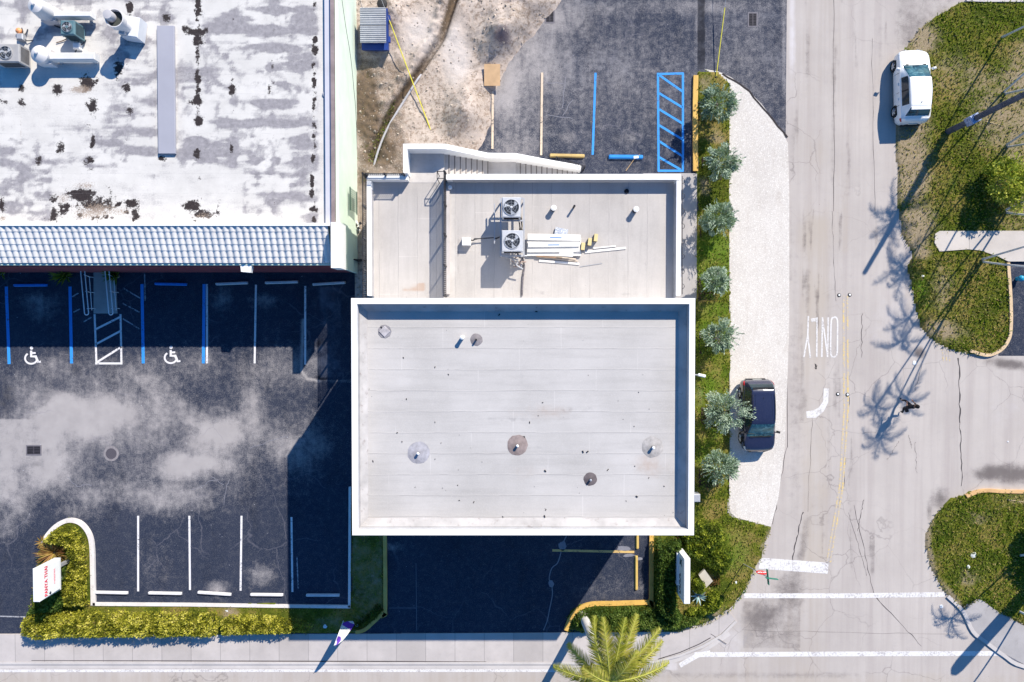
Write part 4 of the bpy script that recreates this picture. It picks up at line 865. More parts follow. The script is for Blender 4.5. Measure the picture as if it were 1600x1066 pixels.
silver = [(1108, 170, 1125, 157, 1.12, 'silver-leaved tree at the top end of the lawn strip beside the yellow kerb'),
          (1112, 262, 1132, 250, 1.08, 'second silver-leaved tree from the top of the lawn strip'),
          (1109, 353, 1127, 340, 1.10, 'third silver-leaved tree from the top, beside the low terrace building'),
          (1107, 450, 1120, 438, .86, 'smallest silver-leaved tree, near the corner where the two white buildings meet'),
          (1108, 533, 1130, 525, 1.05, 'silver-leaved tree beside the tall building, just above the small white wall light'),
          (1111, 652, 1137, 644, 1.30, 'silver-leaved tree with a long branch reaching over the parked dark blue car'),
          (1107, 742, 1128, 733, 1.10, 'silver-leaved tree at the lower end of the row, just below the parked dark blue car')]
for i, (bx, by, tx_, ty_, rad, lab) in enumerate(silver):
    b = P(bx+5, by-2, .05); t = P(tx_, ty_, 1.9)
    rad *= .77
    r = thing('silver_tree', lab, 'tree', b, 'silver-leaved trees along the lawn strip')
    loc = Vector((t.x-b.x, t.y-b.y, 0))
    s = MB().tube([b+Vector((0, 0, -.1)), b+loc*.4+Vector((0, 0, .7)), b+loc*.9+Vector((0, 0, 1.3))], [.06, .05, .03], 7)
    g = random.Random(i)
    for k in range(6):
        a = k*1.05+g.random(); e = b+loc+Vector((math.cos(a)*rad*.6, math.sin(a)*rad*.6, 1.5+g.random()*.7)); s.tube([b+loc*.5+Vector((0, 0, .8)), e], [.03, .012], 5)
    s.build('trunk', BARK, r)
    p, d, ti = crown(3600, rad, .85, 1.35, 34, 100+i, .9)
    p[:, 0] += b.x+loc.x; p[:, 1] += b.y+loc.y; ti = ti*(.8, 1.0, .9, 1.05, .95, 1.1, .85)[i]
    # long shoots that break the outline
    g2 = np.random.default_rng(i+50); extra = []; ed = []; et = []
    for k in range(34 if i != 5 else 44):
        a = g2.uniform(0, 2*math.pi); L = rad*g2.uniform(.85, 1.22)
        if i == 5 and k < 14: a = g2.uniform(-.35, .30); L = rad*g2.uniform(1.1, 1.5)
        zz = g2.uniform(1.3, 2.15)
        for q in np.linspace(.55, 1, 12):
            extra.append([b.x+loc.x+math.cos(a)*L*q, b.y+loc.y+math.sin(a)*L*q, zz+.1*q]); ed.append([math.cos(a), math.sin(a), .4]); et.append(g2.uniform(.5, 1))
    p = np.vstack([p, extra]); d = np.vstack([d, ed]); ti = np.concatenate([ti, et])
    leaf_mesh('crown', p, d, .135, ti, SILVER, r, .36, spread=.45)
    # dark low hedge plants around the foot of the tree
    n = 700; c = P(bx-2, by+2, 0)
    q = np.stack([c.x+g2.uniform(-.48, .62, n), c.y+g2.uniform(-.60, .62, n), g2.uniform(.08, .62, n)], 1)
    q0 = thing('foot_shrub', ('small dark green shrub at the foot of the '+{0: 'topmost silver tree', 1: 'second silver tree from the top', 2: 'third silver tree from the top', 3: 'smallest silver tree', 4: 'silver tree above the white wall light', 5: 'silver tree overhanging the blue car', 6: 'lowest silver tree of the row'}[i]), 'shrub', (c.x, c.y, .05), 'shrubs at the feet of the silver trees')
    leaf_mesh('leaves', q, np.tile([0, 0, 1.0], (n, 1)), .11, g2.uniform(0, .62, n), GREENL, q0, .5, spread=.8)
    MB().prism([(c.x-.5, c.y-.62), (c.x+.6, c.y-.62), (c.x+.6, c.y+.62), (c.x-.5, c.y+.62)], -.05, .085).build('mulch', MULCH, q0)

def hedge(name, lab, poly_px, h, n, mat, tl, th, size=.10, seed=0, cat='hedge', group=None, lump=.25, z0=.05):
    pw = PP(poly_px); c = sum(pw, Vector((0, 0, 0)))/len(pw); r = thing(name, lab, cat, (c.x, c.y, z0), group)
    q = scatter_poly(pw, n); g = np.random.default_rng(seed)
    nn = fbm(q[:, 0], q[:, 1], 1.6, 3, seed); n4 = fbm(q[:, 0], q[:, 1], 4.5, 3, seed+3)
    top = h*(1-lump+2*lump*nn)
    e = pdist(q[:, 0], q[:, 1], [(p.x, p.y) for p in pw]+[(pw[0].x, pw[0].y)])
    top = top*np.clip(.45+e/.35, 0, 1)
    z = z0+top*g.uniform(.35, 1, n)**.5
    ti = tl+(th-tl)*np.clip((n4-.3)/.4, 0, 1)*g.uniform(.5, 1.1, n)+g.normal(0, .08, n)
    leaf_mesh('leaves', np.stack([q[:, 0], q[:, 1], z], 1), np.tile([0, 0, 1.0], (n, 1)), size, ti, mat, r, .55, spread=.75)
    return r
hedge('lime_hedge', 'long yellow-green clipped hedge beside the sidewalk, the longer one starting by the white sign', [(46, 962), (60, 952), (150, 950), (250, 951), (342, 952), (347, 965), (343, 988), (250, 989), (110, 990), (72, 993), (48, 984)], .85, 15000, LIMEL, .25, 1.0, .115, 3)
hedge('lime_hedge', 'short yellow-green hedge beside the sidewalk, thinning out towards the feather flag', [(350, 966), (362, 956), (400, 956), (440, 958), (458, 966), (470, 972), (455, 984), (352, 987)], .7, 5200, LIMEL, .25, 1.0, .11, 4)
hedge('thin_shrub', 'sparse dying shrub at the right end of the short yellow-green hedge', [(455, 960), (478, 965), (492, 975), (480, 985), (455, 985)], .5, 700, LIMEL, .1, .8, .09, 5, 'shrub')
hedge('lime_shrub', 'yellow-green shrubs filling the rounded island inside the white kerb', [(75, 842), (90, 826), (108, 818), (126, 822), (136, 835), (141, 858), (143, 940), (112, 944), (104, 905), (120, 870), (112, 850)], .75, 6500, LIMEL, .2, .95, .11, 6, 'shrub')
hedge('green_shrub', 'dark green shrub beside the white shop sign in the rounded island', [(92, 890), (108, 880), (118, 892), (112, 915), (118, 935), (102, 950), (66, 952), (50, 960), (55, 945), (84, 935), (95, 915)], .8, 4200, GREENL, .15, .95, .12, 7, 'shrub')
hedge('green_hedge', 'tall dark green hedge along the right side of the yellow kerb by the driveway', [(1020, 838), (1060, 838), (1062, 860), (1052, 880), (1053, 940), (1062, 955), (1050, 966), (1022, 950)], 1.0, 8500, GREENL, .12, .9, .13, 8)
hedge('green_hedge', 'low green hedge between the yellow kerb and the sidewalk behind the big palm', [(905, 950), (930, 945), (1018, 945), (1050, 960), (1095, 957), (1085, 972), (1050, 978), (900, 980), (895, 965)], .65, 9500, GREENL, .25, 1.0, .12, 9)
hedge('green_shrub', 'mixed green shrubs growing at the lower right corner of the tall building', [(1062, 826), (1095, 808), (1122, 815), (1128, 845), (1140, 870), (1128, 895), (1102, 880), (1078, 868), (1062, 855)], .8, 6800, BUSHL, .15, .8, .12, 10, 'shrub')
hedge('round_shrub', 'small bright green round shrub between the monument sign and the pale stone slab', [(1081, 902), (1090, 899), (1098, 905), (1099, 918), (1092, 924), (1082, 921)], .7, 1300, BUSHL, .3, .85, .10, 11, 'shrub')
hedge('green_shrub', 'green shrub in front of the spiky agave, near the street corner', [(1103, 925), (1118, 918), (1128, 935), (1118, 952), (1098, 958), (1070, 958), (1072, 948), (1098, 945)], .5, 2600, BUSHL, .2, .85, .11, 12, 'shrub')
hedge('bronze_shrub', 'reddish brown shrub below the roof edge by the yellow kerb', [(1050, 838), (1062, 838), (1066, 850), (1054, 858)], .5, 500, REDL, .1, .6, .09, 13, 'shrub')
hedge('bronze_shrub', 'tiny reddish plant beside the pale stone slab', [(1110, 902), (1122, 898), (1124, 912), (1108, 912)], .3, 260, REDL, .2, .7, .08, 14, 'shrub')
hedge('edge_plant', 'dark leafy plants and litter inside the bend of the yellow kerb', [(572, 962), (592, 940), (600, 950), (588, 965), (566, 980), (548, 984), (556, 972)], .3, 1100, GREENL, .05, .75, .10, 15, 'shrub')

# big yellow-green bush on the right verge
c = P(1552, 292, 0)
bush = thing('bright_bush', 'large bright yellow-green bush standing between the leaning pale palm trunks', 'bush', (c.x, c.y, 0))
p, d, ti = crown(5200, 1.15, 1.0, .9, 60, 900, 1.0); p[:, 0] = p[:, 0]*.95+c.x+.05*p[:, 1]; p[:, 1] = p[:, 1]*1.25+c.y; p[:, 0] += .18*(c.y-p[:, 1])
leaf_mesh('leaves', p, d, .15, ti+.12, BUSHL, bush, .5, spread=.7)
s = MB(); g = random.Random(4)
for k in range(9):
    a = k*.7; s.tube([(c.x, c.y, 0), (c.x+math.cos(a)*.5, c.y+math.sin(a)*.6, .9+g.random()*.5)], [.04, .015], 6)
s.build('branch', BARK, bush)

# spiky plants
def spiky(name, lab, px, py, rad, n, mat, lw, h=.45, tl=.3, th=1.0, seed=0, group=None):
    g = random.Random(seed); c = P(px, py, .05); r = thing(name, lab, 'plant', c, group)
    vs = []; fs = []; tt = []
    for k in range(n):
        a = 2*math.pi*k/n*2.4+g.uniform(-.15, .15); el = g.uniform(.1, 1.1) if n > 16 else g.uniform(.15, .9); L = rad*g.uniform(.75, 1.1); q = Vector((math.cos(a), math.sin(a), 0)); sd = Vector((-q.y, q.x, 0))
        pts = []
        for j in range(4):
            t = j/3; pts.append(c+q*(L*t*math.cos(el*(1-t*.3)))+Vector((0, 0, .06+h*math.sin(el)*t*(1.5-.5*t))))
        wds = [lw*.7, lw, lw*.75, 0.002]; k0 = len(vs)
        for p_, w_ in zip(pts, wds): vs += [p_-sd*w_/2, p_-Vector((0, 0, w_*.18)), p_+sd*w_/2]
        for j in range(3): fs += [(k0+3*j, k0+3*j+1, k0+3*j+4, k0+3*j+3), (k0+3*j+1, k0+3*j+2, k0+3*j+5, k0+3*j+4)]
        tt += [g.uniform(tl, th)]*12
    o = MB().add(vs, fs).build('leaves', mat, r)
    at = o.data.attributes.new('tint', 'FLOAT_COLOR', 'POINT'); at.data.foreach_set('color', np.repeat(np.array(tt), 4).reshape(-1, 4).astype(np.float32).ravel())
    MB().lathe(c, [(.10, -.05), (.09, .05), (.05, .16)], 8).build('stem', BARK, r)
    return r
AGAVE = leafmat('agave_leaf', [(.05, .12, .13), (.18, .32, .33), (.38, .50, .50), (.62, .70, .68)], .1)
spiky('agave', 'blue-grey spiky agave beside the lower end of the monument sign', 1090, 930, .50, 24, AGAVE, .085, .40, .2, 1, 1)
spiky('bromeliad', 'bronze and orange spiky plant above the white shop sign in the rounded island', 88, 862, 1.0, 110, REDL, .07, .8, .2, 1, 2)
spiky('bromeliad', 'small orange spiky plant overhanging the white kerb of the rounded island', 68, 846, .42, 22, REDL, .07, .3, .5, 1, 3)
SP2 = leafmat('dracaena_leaf', [(.012, .03, .01), (.06, .11, .015), (.16, .22, .03), (.34, .34, .06)], .3)
spiky('spiky_shrub', 'green spiky shrub at the eave, left of the white ramp handrail', 105, 432, .62, 46, SP2, .09, 1.1, .2, 1, 4, 'spiky shrubs by the shop entrance')
spiky('spiky_shrub', 'dark green spiky shrub at the eave, right of the ramp, touching the right handrail', 184, 432, .55, 46, SP2, .09, 1.1, .0, .7, 5, 'spiky shrubs by the shop entrance')
spiky('spiky_shrub', 'yellowish spiky shrub at the left edge of the picture below the eave', 4, 427, .5, 34, SP2, .09, 1.0, .4, 1, 6, 'spiky shrubs by the shop entrance')

# ---------------------------------------------------------------- palms
def frond(c, az, L, rise, droop, nl=46, ll=.55, g=random, vs=None, fs=None, tt=None, lw=.045, rach=None, bend=0.0):
    pts = []; n = 12; p = Vector(c); el = rise; a = az
    for k in range(n+1):
        pts.append(p.copy()); st_ = L/n
        p = p+Vector((math.cos(a)*math.cos(el), math.sin(a)*math.cos(el), math.sin(el)))*st_; el -= droop/n; a += bend/n
    rach.append(pts)
    base_t = g.uniform(.35, .8)
    for k in range(nl):
        t = .10+.90*k/(nl-1); f = t*n; i = min(int(f), n-1); q = pts[i].lerp(pts[i+1], f-i); d = (pts[i+1]-pts[i]).normalized()
        up = Vector((0, 0, 1)); sd = d.cross(up).normalized()
        for s_ in (-1, 1):
            ln = ll*(math.sin(math.pi*min(1, .18+t*.80))**.6)*g.uniform(.85, 1.1)
            dd = (d*.75+sd*s_*g.uniform(.75, 1.05)+Vector((0, 0, g.uniform(-.45, .15)))).normalized()
            w_ = d*lw/2; e = q+dd*ln+Vector((0, 0, -ln*.18)); m_ = q+dd*ln*.5; k0 = len(vs)
            vs += [q-w_, q+w_, m_+w_*.8, e, m_-w_*.8]; fs.append((k0, k0+1, k0+2, k0+3, k0+4)); tt += [min(1, max(0, base_t+g.uniform(-.25, .3)))]*5
def palm(name, lab, base, top, tr, fr, L, ll, nl, group=None, seed=0, mats=None, lw=.045, curve=0.0):
    g = random.Random(seed); r = thing(name, lab, 'palm tree', base, group)
    base = Vector(base); top = Vector(top); pts = []
    n = 14
    for k in range(n+1):
        t = k/n; q = base.lerp(top, t); sdv = (top-base).cross(Vector((0, 0, 1))); sdv = sdv.normalized() if sdv.length > .01 else Vector((1, 0, 0))
        q = q+sdv*curve*math.sin(math.pi*t)+Vector((0, 0, 0)); pts.append(q)
    rad = [tr*(1.25 if k == 0 else 1.0)*(1-.35*k/n) for k in range(n+1)]
    MB().tube(pts, rad, 10).build('trunk', PBARK, r, smooth=True)
    vs = []; fs = []; tt = []; rach = []
    for (az, rise, droop, lf, bend) in fr: frond(top, az, L*lf, rise, droop, nl, ll, g, vs, fs, tt, lw, rach, bend)
    o = MB().add(vs, fs).build('fronds', PALML, r); at = o.data.attributes.new('tint', 'FLOAT_COLOR', 'POINT'); at.data.foreach_set('color', np.repeat(np.array(tt), 4).astype(np.float32))
    b = MB()
    for q in rach: b.tube(q, [.035*(1-.8*i/(len(q)-1)) for i in range(len(q))], 5)
    b.build('frond_stalks', simple('frond_stalk', (.42, .42, .08), .6, .15, 3), r)
    return r
# foreground palm at the bottom edge
pt = P(953, 1066, 6.6); g = random.Random(11)
fr = []
for az, rise, droop, lf, bend in [(118, .35, .5, 1.0, -.55), (97, .45, .6, .98, 0), (80, .35, .7, .92, -.1), (69, .25, .5, 1.0, -.0), (48, .25, .5, 1.0, .0), (32, .1, .5, .9, .1), (12, .2, .9, .9, 0), (-15, .2, 1.0, .95, 0), (-50, .3, 1.0, 1, 0), (-85, .2, 1.0, 1, 0), (-120, .3, 1.0, 1, 0), (-160, .3, .9, 1, 0), (172, .1, .8, .8, 0), (150, .0, .9, .75, -.2), (60, .8, .9, .7, 0), (140, .9, .9, .6, 0), (-60, 1, 1, .6, 0)]:
    fr.append((R(az), rise, droop, lf, bend))
palm('date_palm', 'big palm with yellow-green fronds and grey leaning trunk at the bottom edge', P(911, 962, 0), pt, .25, fr, 3.4, .58, 130, seed=11, lw=.028)
# slender palms on the right verge, crowns outside the frame
def slender(lab, base_px, toward_px, H_=8.6, seed=0, curve=.3, tr=.055):
    b = P(*base_px, 0); hh = .45*H_
    # lean so that the stem crosses the frame edge where the photo shows it
    px, py = toward_px; t = None
    for z in np.linspace(.2, 5, 200):
        q = F(b.x, b.y, z)
        if q[0] > 1600: break
    q = P(px, py, z); lean = (q.y-b.y)/z
    top = Vector((b.x+.02*H_, b.y+lean*H_*.8, H_)); g = random.Random(seed)
    fr = [(R(k*360/7+g.uniform(-12, 12)), g.uniform(.2, .9), g.uniform(1.0, 1.9), g.uniform(.8, 1.1), g.uniform(-.2, .2)) for k in range(7)]
    return palm('slender_palm', lab, b, top, tr, fr, 1.5, .40, 15, 'slender pale-trunked palms on the right verge', seed, lw=.045, curve=curve)
slender('slender palm with a single pale trunk, nearest the top right corner', (1564, 59), (1600, 43), 8.8, 21, .12)
slender('upper stem of the palm pair just above the dark utility pole', (1567, 145), (1600, 112), 8.4, 22, -.10)
slender('lower stem of the palm pair just above the dark utility pole', (1569, 147), (1600, 142), 8.0, 23, .15)
slender('upper stem of the palm pair just above the bright bush', (1571, 228), (1600, 203), 8.4, 24, .10)
slender('lower stem of the palm pair just above the bright bush', (1573, 230), (1600, 227), 7.8, 25, .25)
slender('upper stem of the palm pair growing just below the bright bush', (1570, 329), (1600, 312), 8.3, 26, -.10)
slender('lower curved stem of the palm pair growing just below the bright bush', (1571, 332), (1600, 337), 7.9, 27, .35)
slender('upper stem of the palm pair beside the end of the concrete footpath', (1533, 406), (1600, 384), 8.5, 28, -.10)
slender('lower curved stem of the palm pair beside the end of the concrete footpath', (1534, 409), (1600, 417), 8.1, 29, .45)
slender('palm with thin pale stem at the right edge above the bottom right corner', (1592, 868), (1600, 866), 5.5, 30, .2)
slender('lowest palm stem at the right edge, leaning over the sidewalk', (1592, 955), (1600, 959), 6.2, 31, .2)
# broad tree beyond the right edge: only its shade reaches the picture
c = P(1680, 780, 0); tr_ = thing('broad_tree', 'leafy tree beyond the right edge casting dark shade on the lower verge', 'tree', c)
MB().tube([c, c+Vector((.1, 0, 1.6)), c+Vector((.1, .1, 3.2))], [.2, .16, .1], 8).build('trunk', BARK, tr_)
p, d, ti = crown(3500, 1.4, 1.2, 3.3, 34, 77); p[:, 0] += c.x+.1; p[:, 1] += c.y
leaf_mesh('crown', p, d, .26, ti, GREENL, tr_, .5)

b_ = P(1652, 870, 0); t_ = P(1614, 865, 0); t_ = Vector((t_.x, t_.y, 6.4)); d_ = (t_-b_)  # unseen caster added here, leaned so its shadow crosses the corner sidewalk
dp = thing('shadow_caster', 'thick trunk-like shape added beyond the right edge, shading the corner sidewalk', 'tree', b_)
MB().tube([b_, b_+d_*.5, b_+d_*.93, b_+d_*.975, t_], [.38, .34, .33, .27, .10], 14).build('trunk', PBARK, dp, smooth=True)
# ---------------------------------------------------------------- grass blades (nobody could count them)
def blades(poly_px, n, dens_mask, size, lab, seed, z=.03, dead=.20):
    q = scatter_poly(PP(poly_px), n); PXs, PYs = F(q[:, 0], q[:, 1], 0*q[:, 0]); md, mg = dens_mask(PXs, PYs, q[:, 0], q[:, 1])[:2]
    nn = fbm(q[:, 0], q[:, 1], 1.3, 3, seed); g = np.random.default_rng(seed)
    keep = (g.uniform(0, 1, n) > .8*np.clip(md*1.4, 0, 1)) & ~inpoly(PXs, PYs, pth) & ~inpoly(PXs, PYs, gp) & ~inpoly(PXs, PYs, sw2) & ~inpoly(PXs, PYs, side)
    ti = np.clip(-.25+1.5*nn+.40*mg+g.normal(0, .14, n)+.5*md, 0, .9); ti = np.where(g.uniform(0, 1, n) < dead+.5*md, .97, ti)
    q = q[keep]; ti = ti[keep]; n = len(q)
    o = leaf_mesh('grass', np.stack([q[:, 0], q[:, 1], np.full(n, z)], 1), np.tile([0, 0, .55], (n, 1)), size, ti, GRASSL, None, .30, spread=.55)
    tag(o, lab, 'grass', kind='stuff'); return o
blades(LAWN_STRIP, 26000, mask_strip, .17, 'short green grass of the lawn strip beside the white buildings', 1, dead=.05)
blades([(1600 if a > 1650 else a, b) for a, b in LAWN_NE if b > -200] , 46000, mask_ne, .20, 'patchy green and brown grass of the verge at the upper right', 2)
blades([(min(a, 1640), b) for a, b in LAWN_SE], 17000, mask_se, .19, 'grass of the rounded corner verge at the lower right', 3, dead=.10)
blades(BED_W, 9000, mask_bw, .15, 'thin dry grass in the planting bed beside the parking lot', 4)
for px, py, a_, l in ((1590, 783, -8, 'dry fallen palm frond beside the orange kerb on the lower right verge'), (1556, 194, -14, 'dry fallen palm frond below the metal plate of the dark pole')):
    g = random.Random(px); c = P(px, py, .1); fr_ = MB(); L = .55; dd = Vector((math.cos(R(a_)), math.sin(R(a_)), 0)); sdd = Vector((-dd.y, dd.x, 0)); fr_.tube([c-dd*L, c+dd*L], [.03, .012], 5)
    for k in range(26):
        q = c+dd*(L*(k/13-1)); s_ = 1 if k % 2 else -1; e = q+dd*.22+sdd*s_*g.uniform(.12, .25)+Vector((0, 0, .02)); fr_.add([q-dd*.012, q+dd*.012, e], [(0, 1, 2)])
    tag(fr_.build('fallen_frond', simple('dry_frond', (.42, .33, .20), .8), None, origin=c), l, 'palm frond')
# weeds and stones in the dirt yard
pw = [(560, 90), (600, 100), (620, 160), (600, 270), (575, 275), (560, 300)]
q = scatter_poly(PP(pw), 2600); n = len(q); zz = .16
o = leaf_mesh('weeds', np.stack([q[:, 0], q[:, 1], np.full(n, zz)], 1), np.tile([0, 0, .5], (n, 1)), .12, rng.uniform(.2, 1, n)*(fbm(q[:, 0], q[:, 1], 1.2, 3, 5) > .45), GRASSL, None, .3, spread=.7)
tag(o, 'dry weeds in the dirt beside the pale green wall', 'weeds', kind='stuff')
sb = MB(); g = random.Random(9)
for k in range(1500):
    px = g.uniform(562, 880); py = g.uniform(-20, 270)
    if px > float(np.interp(py, [-20, 0, 40, 90, 130, 150, 190, 235, 270], [870, 868, 845, 795, 783, 768, 770, 750, 725])): continue
    c = P(px, py); X = np.array([c.x]); Y = np.array([c.y]); z = .02+float(dirt_h(X, Y, np.array([px]), np.array([py]))[0]); r = g.choice([.03, .04, .05, .07, .1])*g.uniform(.7, 1.2)
    vs = [(c.x+r*math.cos(a)*g.uniform(.6, 1.1), c.y+r*math.sin(a)*g.uniform(.6, 1.1), z-.03) for a in (0, 1.25, 2.5, 3.8, 5)]
    vs += [(c.x+g.uniform(-.3, .3)*r, c.y+g.uniform(-.3, .3)*r, z+r*.7)]
    sb.add(vs, [(0, 1, 5), (1, 2, 5), (2, 3, 5), (3, 4, 5), (4, 0, 5)])
tag(sb.build('rubble', simple('dirt_stone', (.40, .34, .29), .95, .35, 1.5, local=False)), 'loose stones and clods strewn over the bare dirt yard', 'rubble', kind='stuff')

# ================================================================ cars
def carpaint(name, c, rough=.25):
    m = NM(name, rough, .5); m.b.inputs['Coat Weight'].default_value = .6; m.b.inputs['Coat Roughness'].default_value = .06
    n = m.noise(.8, 4, .6, m.obj()); n2 = m.noise(40, 3, .6, m.obj())
    m.col(m.mix(m.math('MULTIPLY', m.mr(n2, .5, .75), .08), m.ramp(n, [(.3, tuple(x*.94 for x in c)), (.7, c)]), (.3, .28, .26))); return m.m
GLASS = simple('car_glass', (.012, .03, .04), .06, .3, 1.5, spec=.8)
def windglass():
    m = NM('windscreen_glass', .05, .8); n = m.noise(2.2, 4, .6, m.obj(), 1.5)
    m.col(m.ramp(n, [(.35, (.01, .03, .045)), (.5, (.02, .07, .085)), (.62, (.07, .16, .18)), (.72, (.25, .32, .34))])); return m.m
WGLASS = windglass()
TYRE = simple('tyre_rubber', (.018, .018, .02), .85, .2, 5); RIM = simple('alloy_rim', (.45, .45, .47), .35, .1, 5, metal=.7)
REDG = simple('red_lamp_glass', (.42, .01, .02), .2, .1, 4, spec=.6); CLEARG = simple('clear_lamp_glass', (.60, .62, .66), .12, .1, 4, spec=.7)
PLAS = simple('black_plastic', (.02, .02, .022), .6, .15, 5)
def crom(xs, ys, x):
    """smooth interpolation of station tables"""
    xs = np.array(xs, float); ys = np.array(ys, float)
    i = np.clip(np.searchsorted(xs, x)-1, 0, len(xs)-2); h = xs[i+1]-xs[i]; t = (x-xs[i])/h
    def tan(j):
        j0 = np.clip(j-1, 0, len(xs)-1); j1 = np.clip(j+1, 0, len(xs)-1); return (ys[j1]-ys[j0])/(xs[j1]-xs[j0])
    m0 = tan(i)*h; m1 = tan(i+1)*h
    return (2*t**3-3*t**2+1)*ys[i]+(t**3-2*t**2+t)*m0+(-2*t**3+3*t**2)*ys[i+1]+(t**3-t**2)*m1
def make_car(name, lab, paint, loc, rz, suv=False):
    r = thing(name, lab, 'car', (0, 0, 0)); ORIG[r.name] = Vector((0, 0, 0))
    # stations from rear (-) to front (+): y, half width, belt height, top height, half width of the top
    if not suv:
        T = [(-2.12, .45, .52, .60, .35), (-2.05, .70, .66, .84, .52), (-1.92, .83, .80, .98, .66), (-1.78, .86, .88, 1.04, .66), (-1.42, .88, .93, 1.40, .56), (-1.1, .89, .93, 1.45, .58), (-.4, .90, .92, 1.48, .61), (.15, .90, .91, 1.44, .60), (.35, .90, .905, 1.38, .60), (1.02, .89, .90, 1.00, .70), (1.25, .885, .87, .95, .72), (1.7, .86, .80, .86, .66), (1.94, .76, .70, .76, .54), (2.08, .54, .56, .62, .38), (2.14, .30, .45, .50, .2)]
        wb = 1.31; wr = .32; ws = (.30, 1.12); rg = (-1.78, -1.42); hood = 1.02
    else:
        T = [(-2.10, .62, .55, .70, .48), (-2.04, .78, .70, .95, .62), (-1.95, .85, .85, 1.10, .68), (-1.86, .88, .93, 1.28, .66), (-1.62, .90, .98, 1.56, .63), (-1.2, .91, .98, 1.62, .65), (-.4, .92, .97, 1.64, .66), (.15, .92, .96, 1.61, .65), (.40, .92, .96, 1.53, .65), (1.00, .91, .96, 1.10, .74), (1.2, .905, .94, 1.03, .76), (1.65, .88, .88, .94, .70), (1.93, .79, .76, .84, .58), (2.07, .56, .60, .66, .40), (2.12, .34, .50, .56, .22)]
        wb = 1.31; wr = .345; ws = (.36, 1.12); rg = (-1.90, -1.62); hood = 1.0
    Y = [t[0] for t in T]
    ys = sorted(set([round(v, 3) for v in np.linspace(Y[0], Y[-1], 75)]+[ws[0], ws[1], rg[0], rg[1], .30, -.42, -.34, -1.15]))
    def sec(y):
        w_, bz, tz, tw_ = [float(crom(Y, [t[k] for t in T], y)) for k in (1, 2, 3, 4)]
        cab = tz-bz > .16
        pts = [(0, .22), (w_*.8, .20), (w_*.97, .27), (w_*1.0, .40), (w_*1.005, .52), (w_*1.0, .62), (w_*.985, (bz+.62)/2+.02 if bz > .66 else bz*.93), (w_*.955, bz), (w_*.93, bz+.018)]
        a = Vector((w_*.93, bz+.018)); b = Vector((tw_+.02, tz-.07 if cab else bz+.03+(tz-bz)*.35))
        pts += [tuple(a.lerp(b, .08)), tuple(a.lerp(b, .5)), tuple(a.lerp(b, .93)), (tw_, tz-.035 if cab else bz+(tz-bz)*.62), (tw_*.90, tz-.012 if cab else bz+(tz-bz)*.80), (tw_*.5, tz), (0, tz+.008)]
        return pts
    G = [sec(y) for y in ys]; K = len(G[0])
    def gv(i, k, s): return Vector((s*G[i][k][0], ys[i], G[i][k][1]))
    parts = {}
    def face(part, vs):
        parts.setdefault(part, MB()).add(vs, [(0, 1, 2, 3)])
    for i in range(len(ys)-1):
        ym = (ys[i]+ys[i+1])/2
        for k in range(K-1):
            for s in (1, -1):
                vs = [gv(i, k, s), gv(i+1, k, s), gv(i+1, k+1, s), gv(i, k+1, s)]
                if s == 1: vs.reverse()
                zc = sum(v.z for v in vs)/4; part = 'body'
                if 1 <= k <= 6:
                    if any(math.hypot(ym-q, zc-wr) < wr+.045 for q in (-wb, wb)): continue
                if 9 <= k <= 10:
                    lo, hi = (-1.18, .44) if not suv else (-1.55, .50)
                    if lo < ym < hi:
                        part = 'side_window' if not (-.42 < ym < -.34) else 'window_pillar'
                        part += '_l' if s == -1 else '_r'
                        if k == 9 or k == 10: pass
                if k >= 13 or (k == 12):
                    if ws[0] < ym < ws[1]: part = 'windscreen' if k >= 13 or True else part
                    if rg[0] < ym < rg[1]: part = 'rear_window'
                face(part, vs)
    body = parts.pop('body'); body.build('body', paint, r, smooth=True)
    for nme, b in parts.items():
        nm = nme[:-2] if nme[-2:] in ('_l', '_r') else nme
        b.build(nm, WGLASS if nm == 'windscreen' else (GLASS if 'window' in nm and 'pillar' not in nm else PLAS), r, smooth=True)
    for sy in (-1, 1):
        for sx in (-1, 1):
            c = Vector((sx*.80, sy*wb, wr)); ax = Vector((sx, 0, 0))
            t = MB().lathe(c, [(wr*.66, -.10), (wr*.97, -.10), (wr, -.06), (wr, .06), (wr*.95, .10), (wr*.68, .108), (wr*.64, .06)], 24, ax).build('wheel', TYRE, r, smooth=True)
            rb = MB().lathe(c, [(wr*.66, .02), (wr*.64, .085), (wr*.54, .06)], 20, ax)
            for q in range(5):
                a = q*2*math.pi/5; d = Vector((0, math.cos(a), math.sin(a)))
                rb.tube([c+ax*.095, c+ax*.09+d*wr*.62], [.045, .035], 5)
            rb.build('rim', RIM, t)
            # dark inside of the arch
            MB().lathe(Vector((sx*.62, sy*wb, wr)), [(wr+.05, 0), (wr+.05, .02)], 20, ax).build('wheel_arch', DARK, r)
    MB().box((0, 0, .23), (1.4, 3.9, .08)).build('underbody', DARK, r)
    zb = .95 if not suv else 1.0
    for sx in (-1, 1):
        m_ = MB().box((sx*1.01, ws[1]-.22, zb+.06), (.20, .13, .12), rz=sx*.25, bev=.03); m_.tube([(sx*.86, ws[1]-.20, zb-.02), (sx*.98, ws[1]-.21, zb+.03)], .03, 6)
        m_.build('wing_mirror', paint if not suv else PLAS, r)
        for yy in (.10, -.75): MB().box((sx*.905*(1.015 if suv else 1), yy, .80), (.03, .17, .03), bev=.008).build('door_handle', paint, r)
    for yy in (-.38, .72, -1.10):
        MB().box((-.897*(1.02 if suv else 1.0), yy, .62), (.012, .010, .50)).build('door_seam', DARK, r); MB().box((.897*(1.02 if suv else 1.0), yy, .62), (.012, .010, .50)).build('door_seam', DARK, r)
    zt = float(crom(Y, [t[3] for t in T], -1.15))
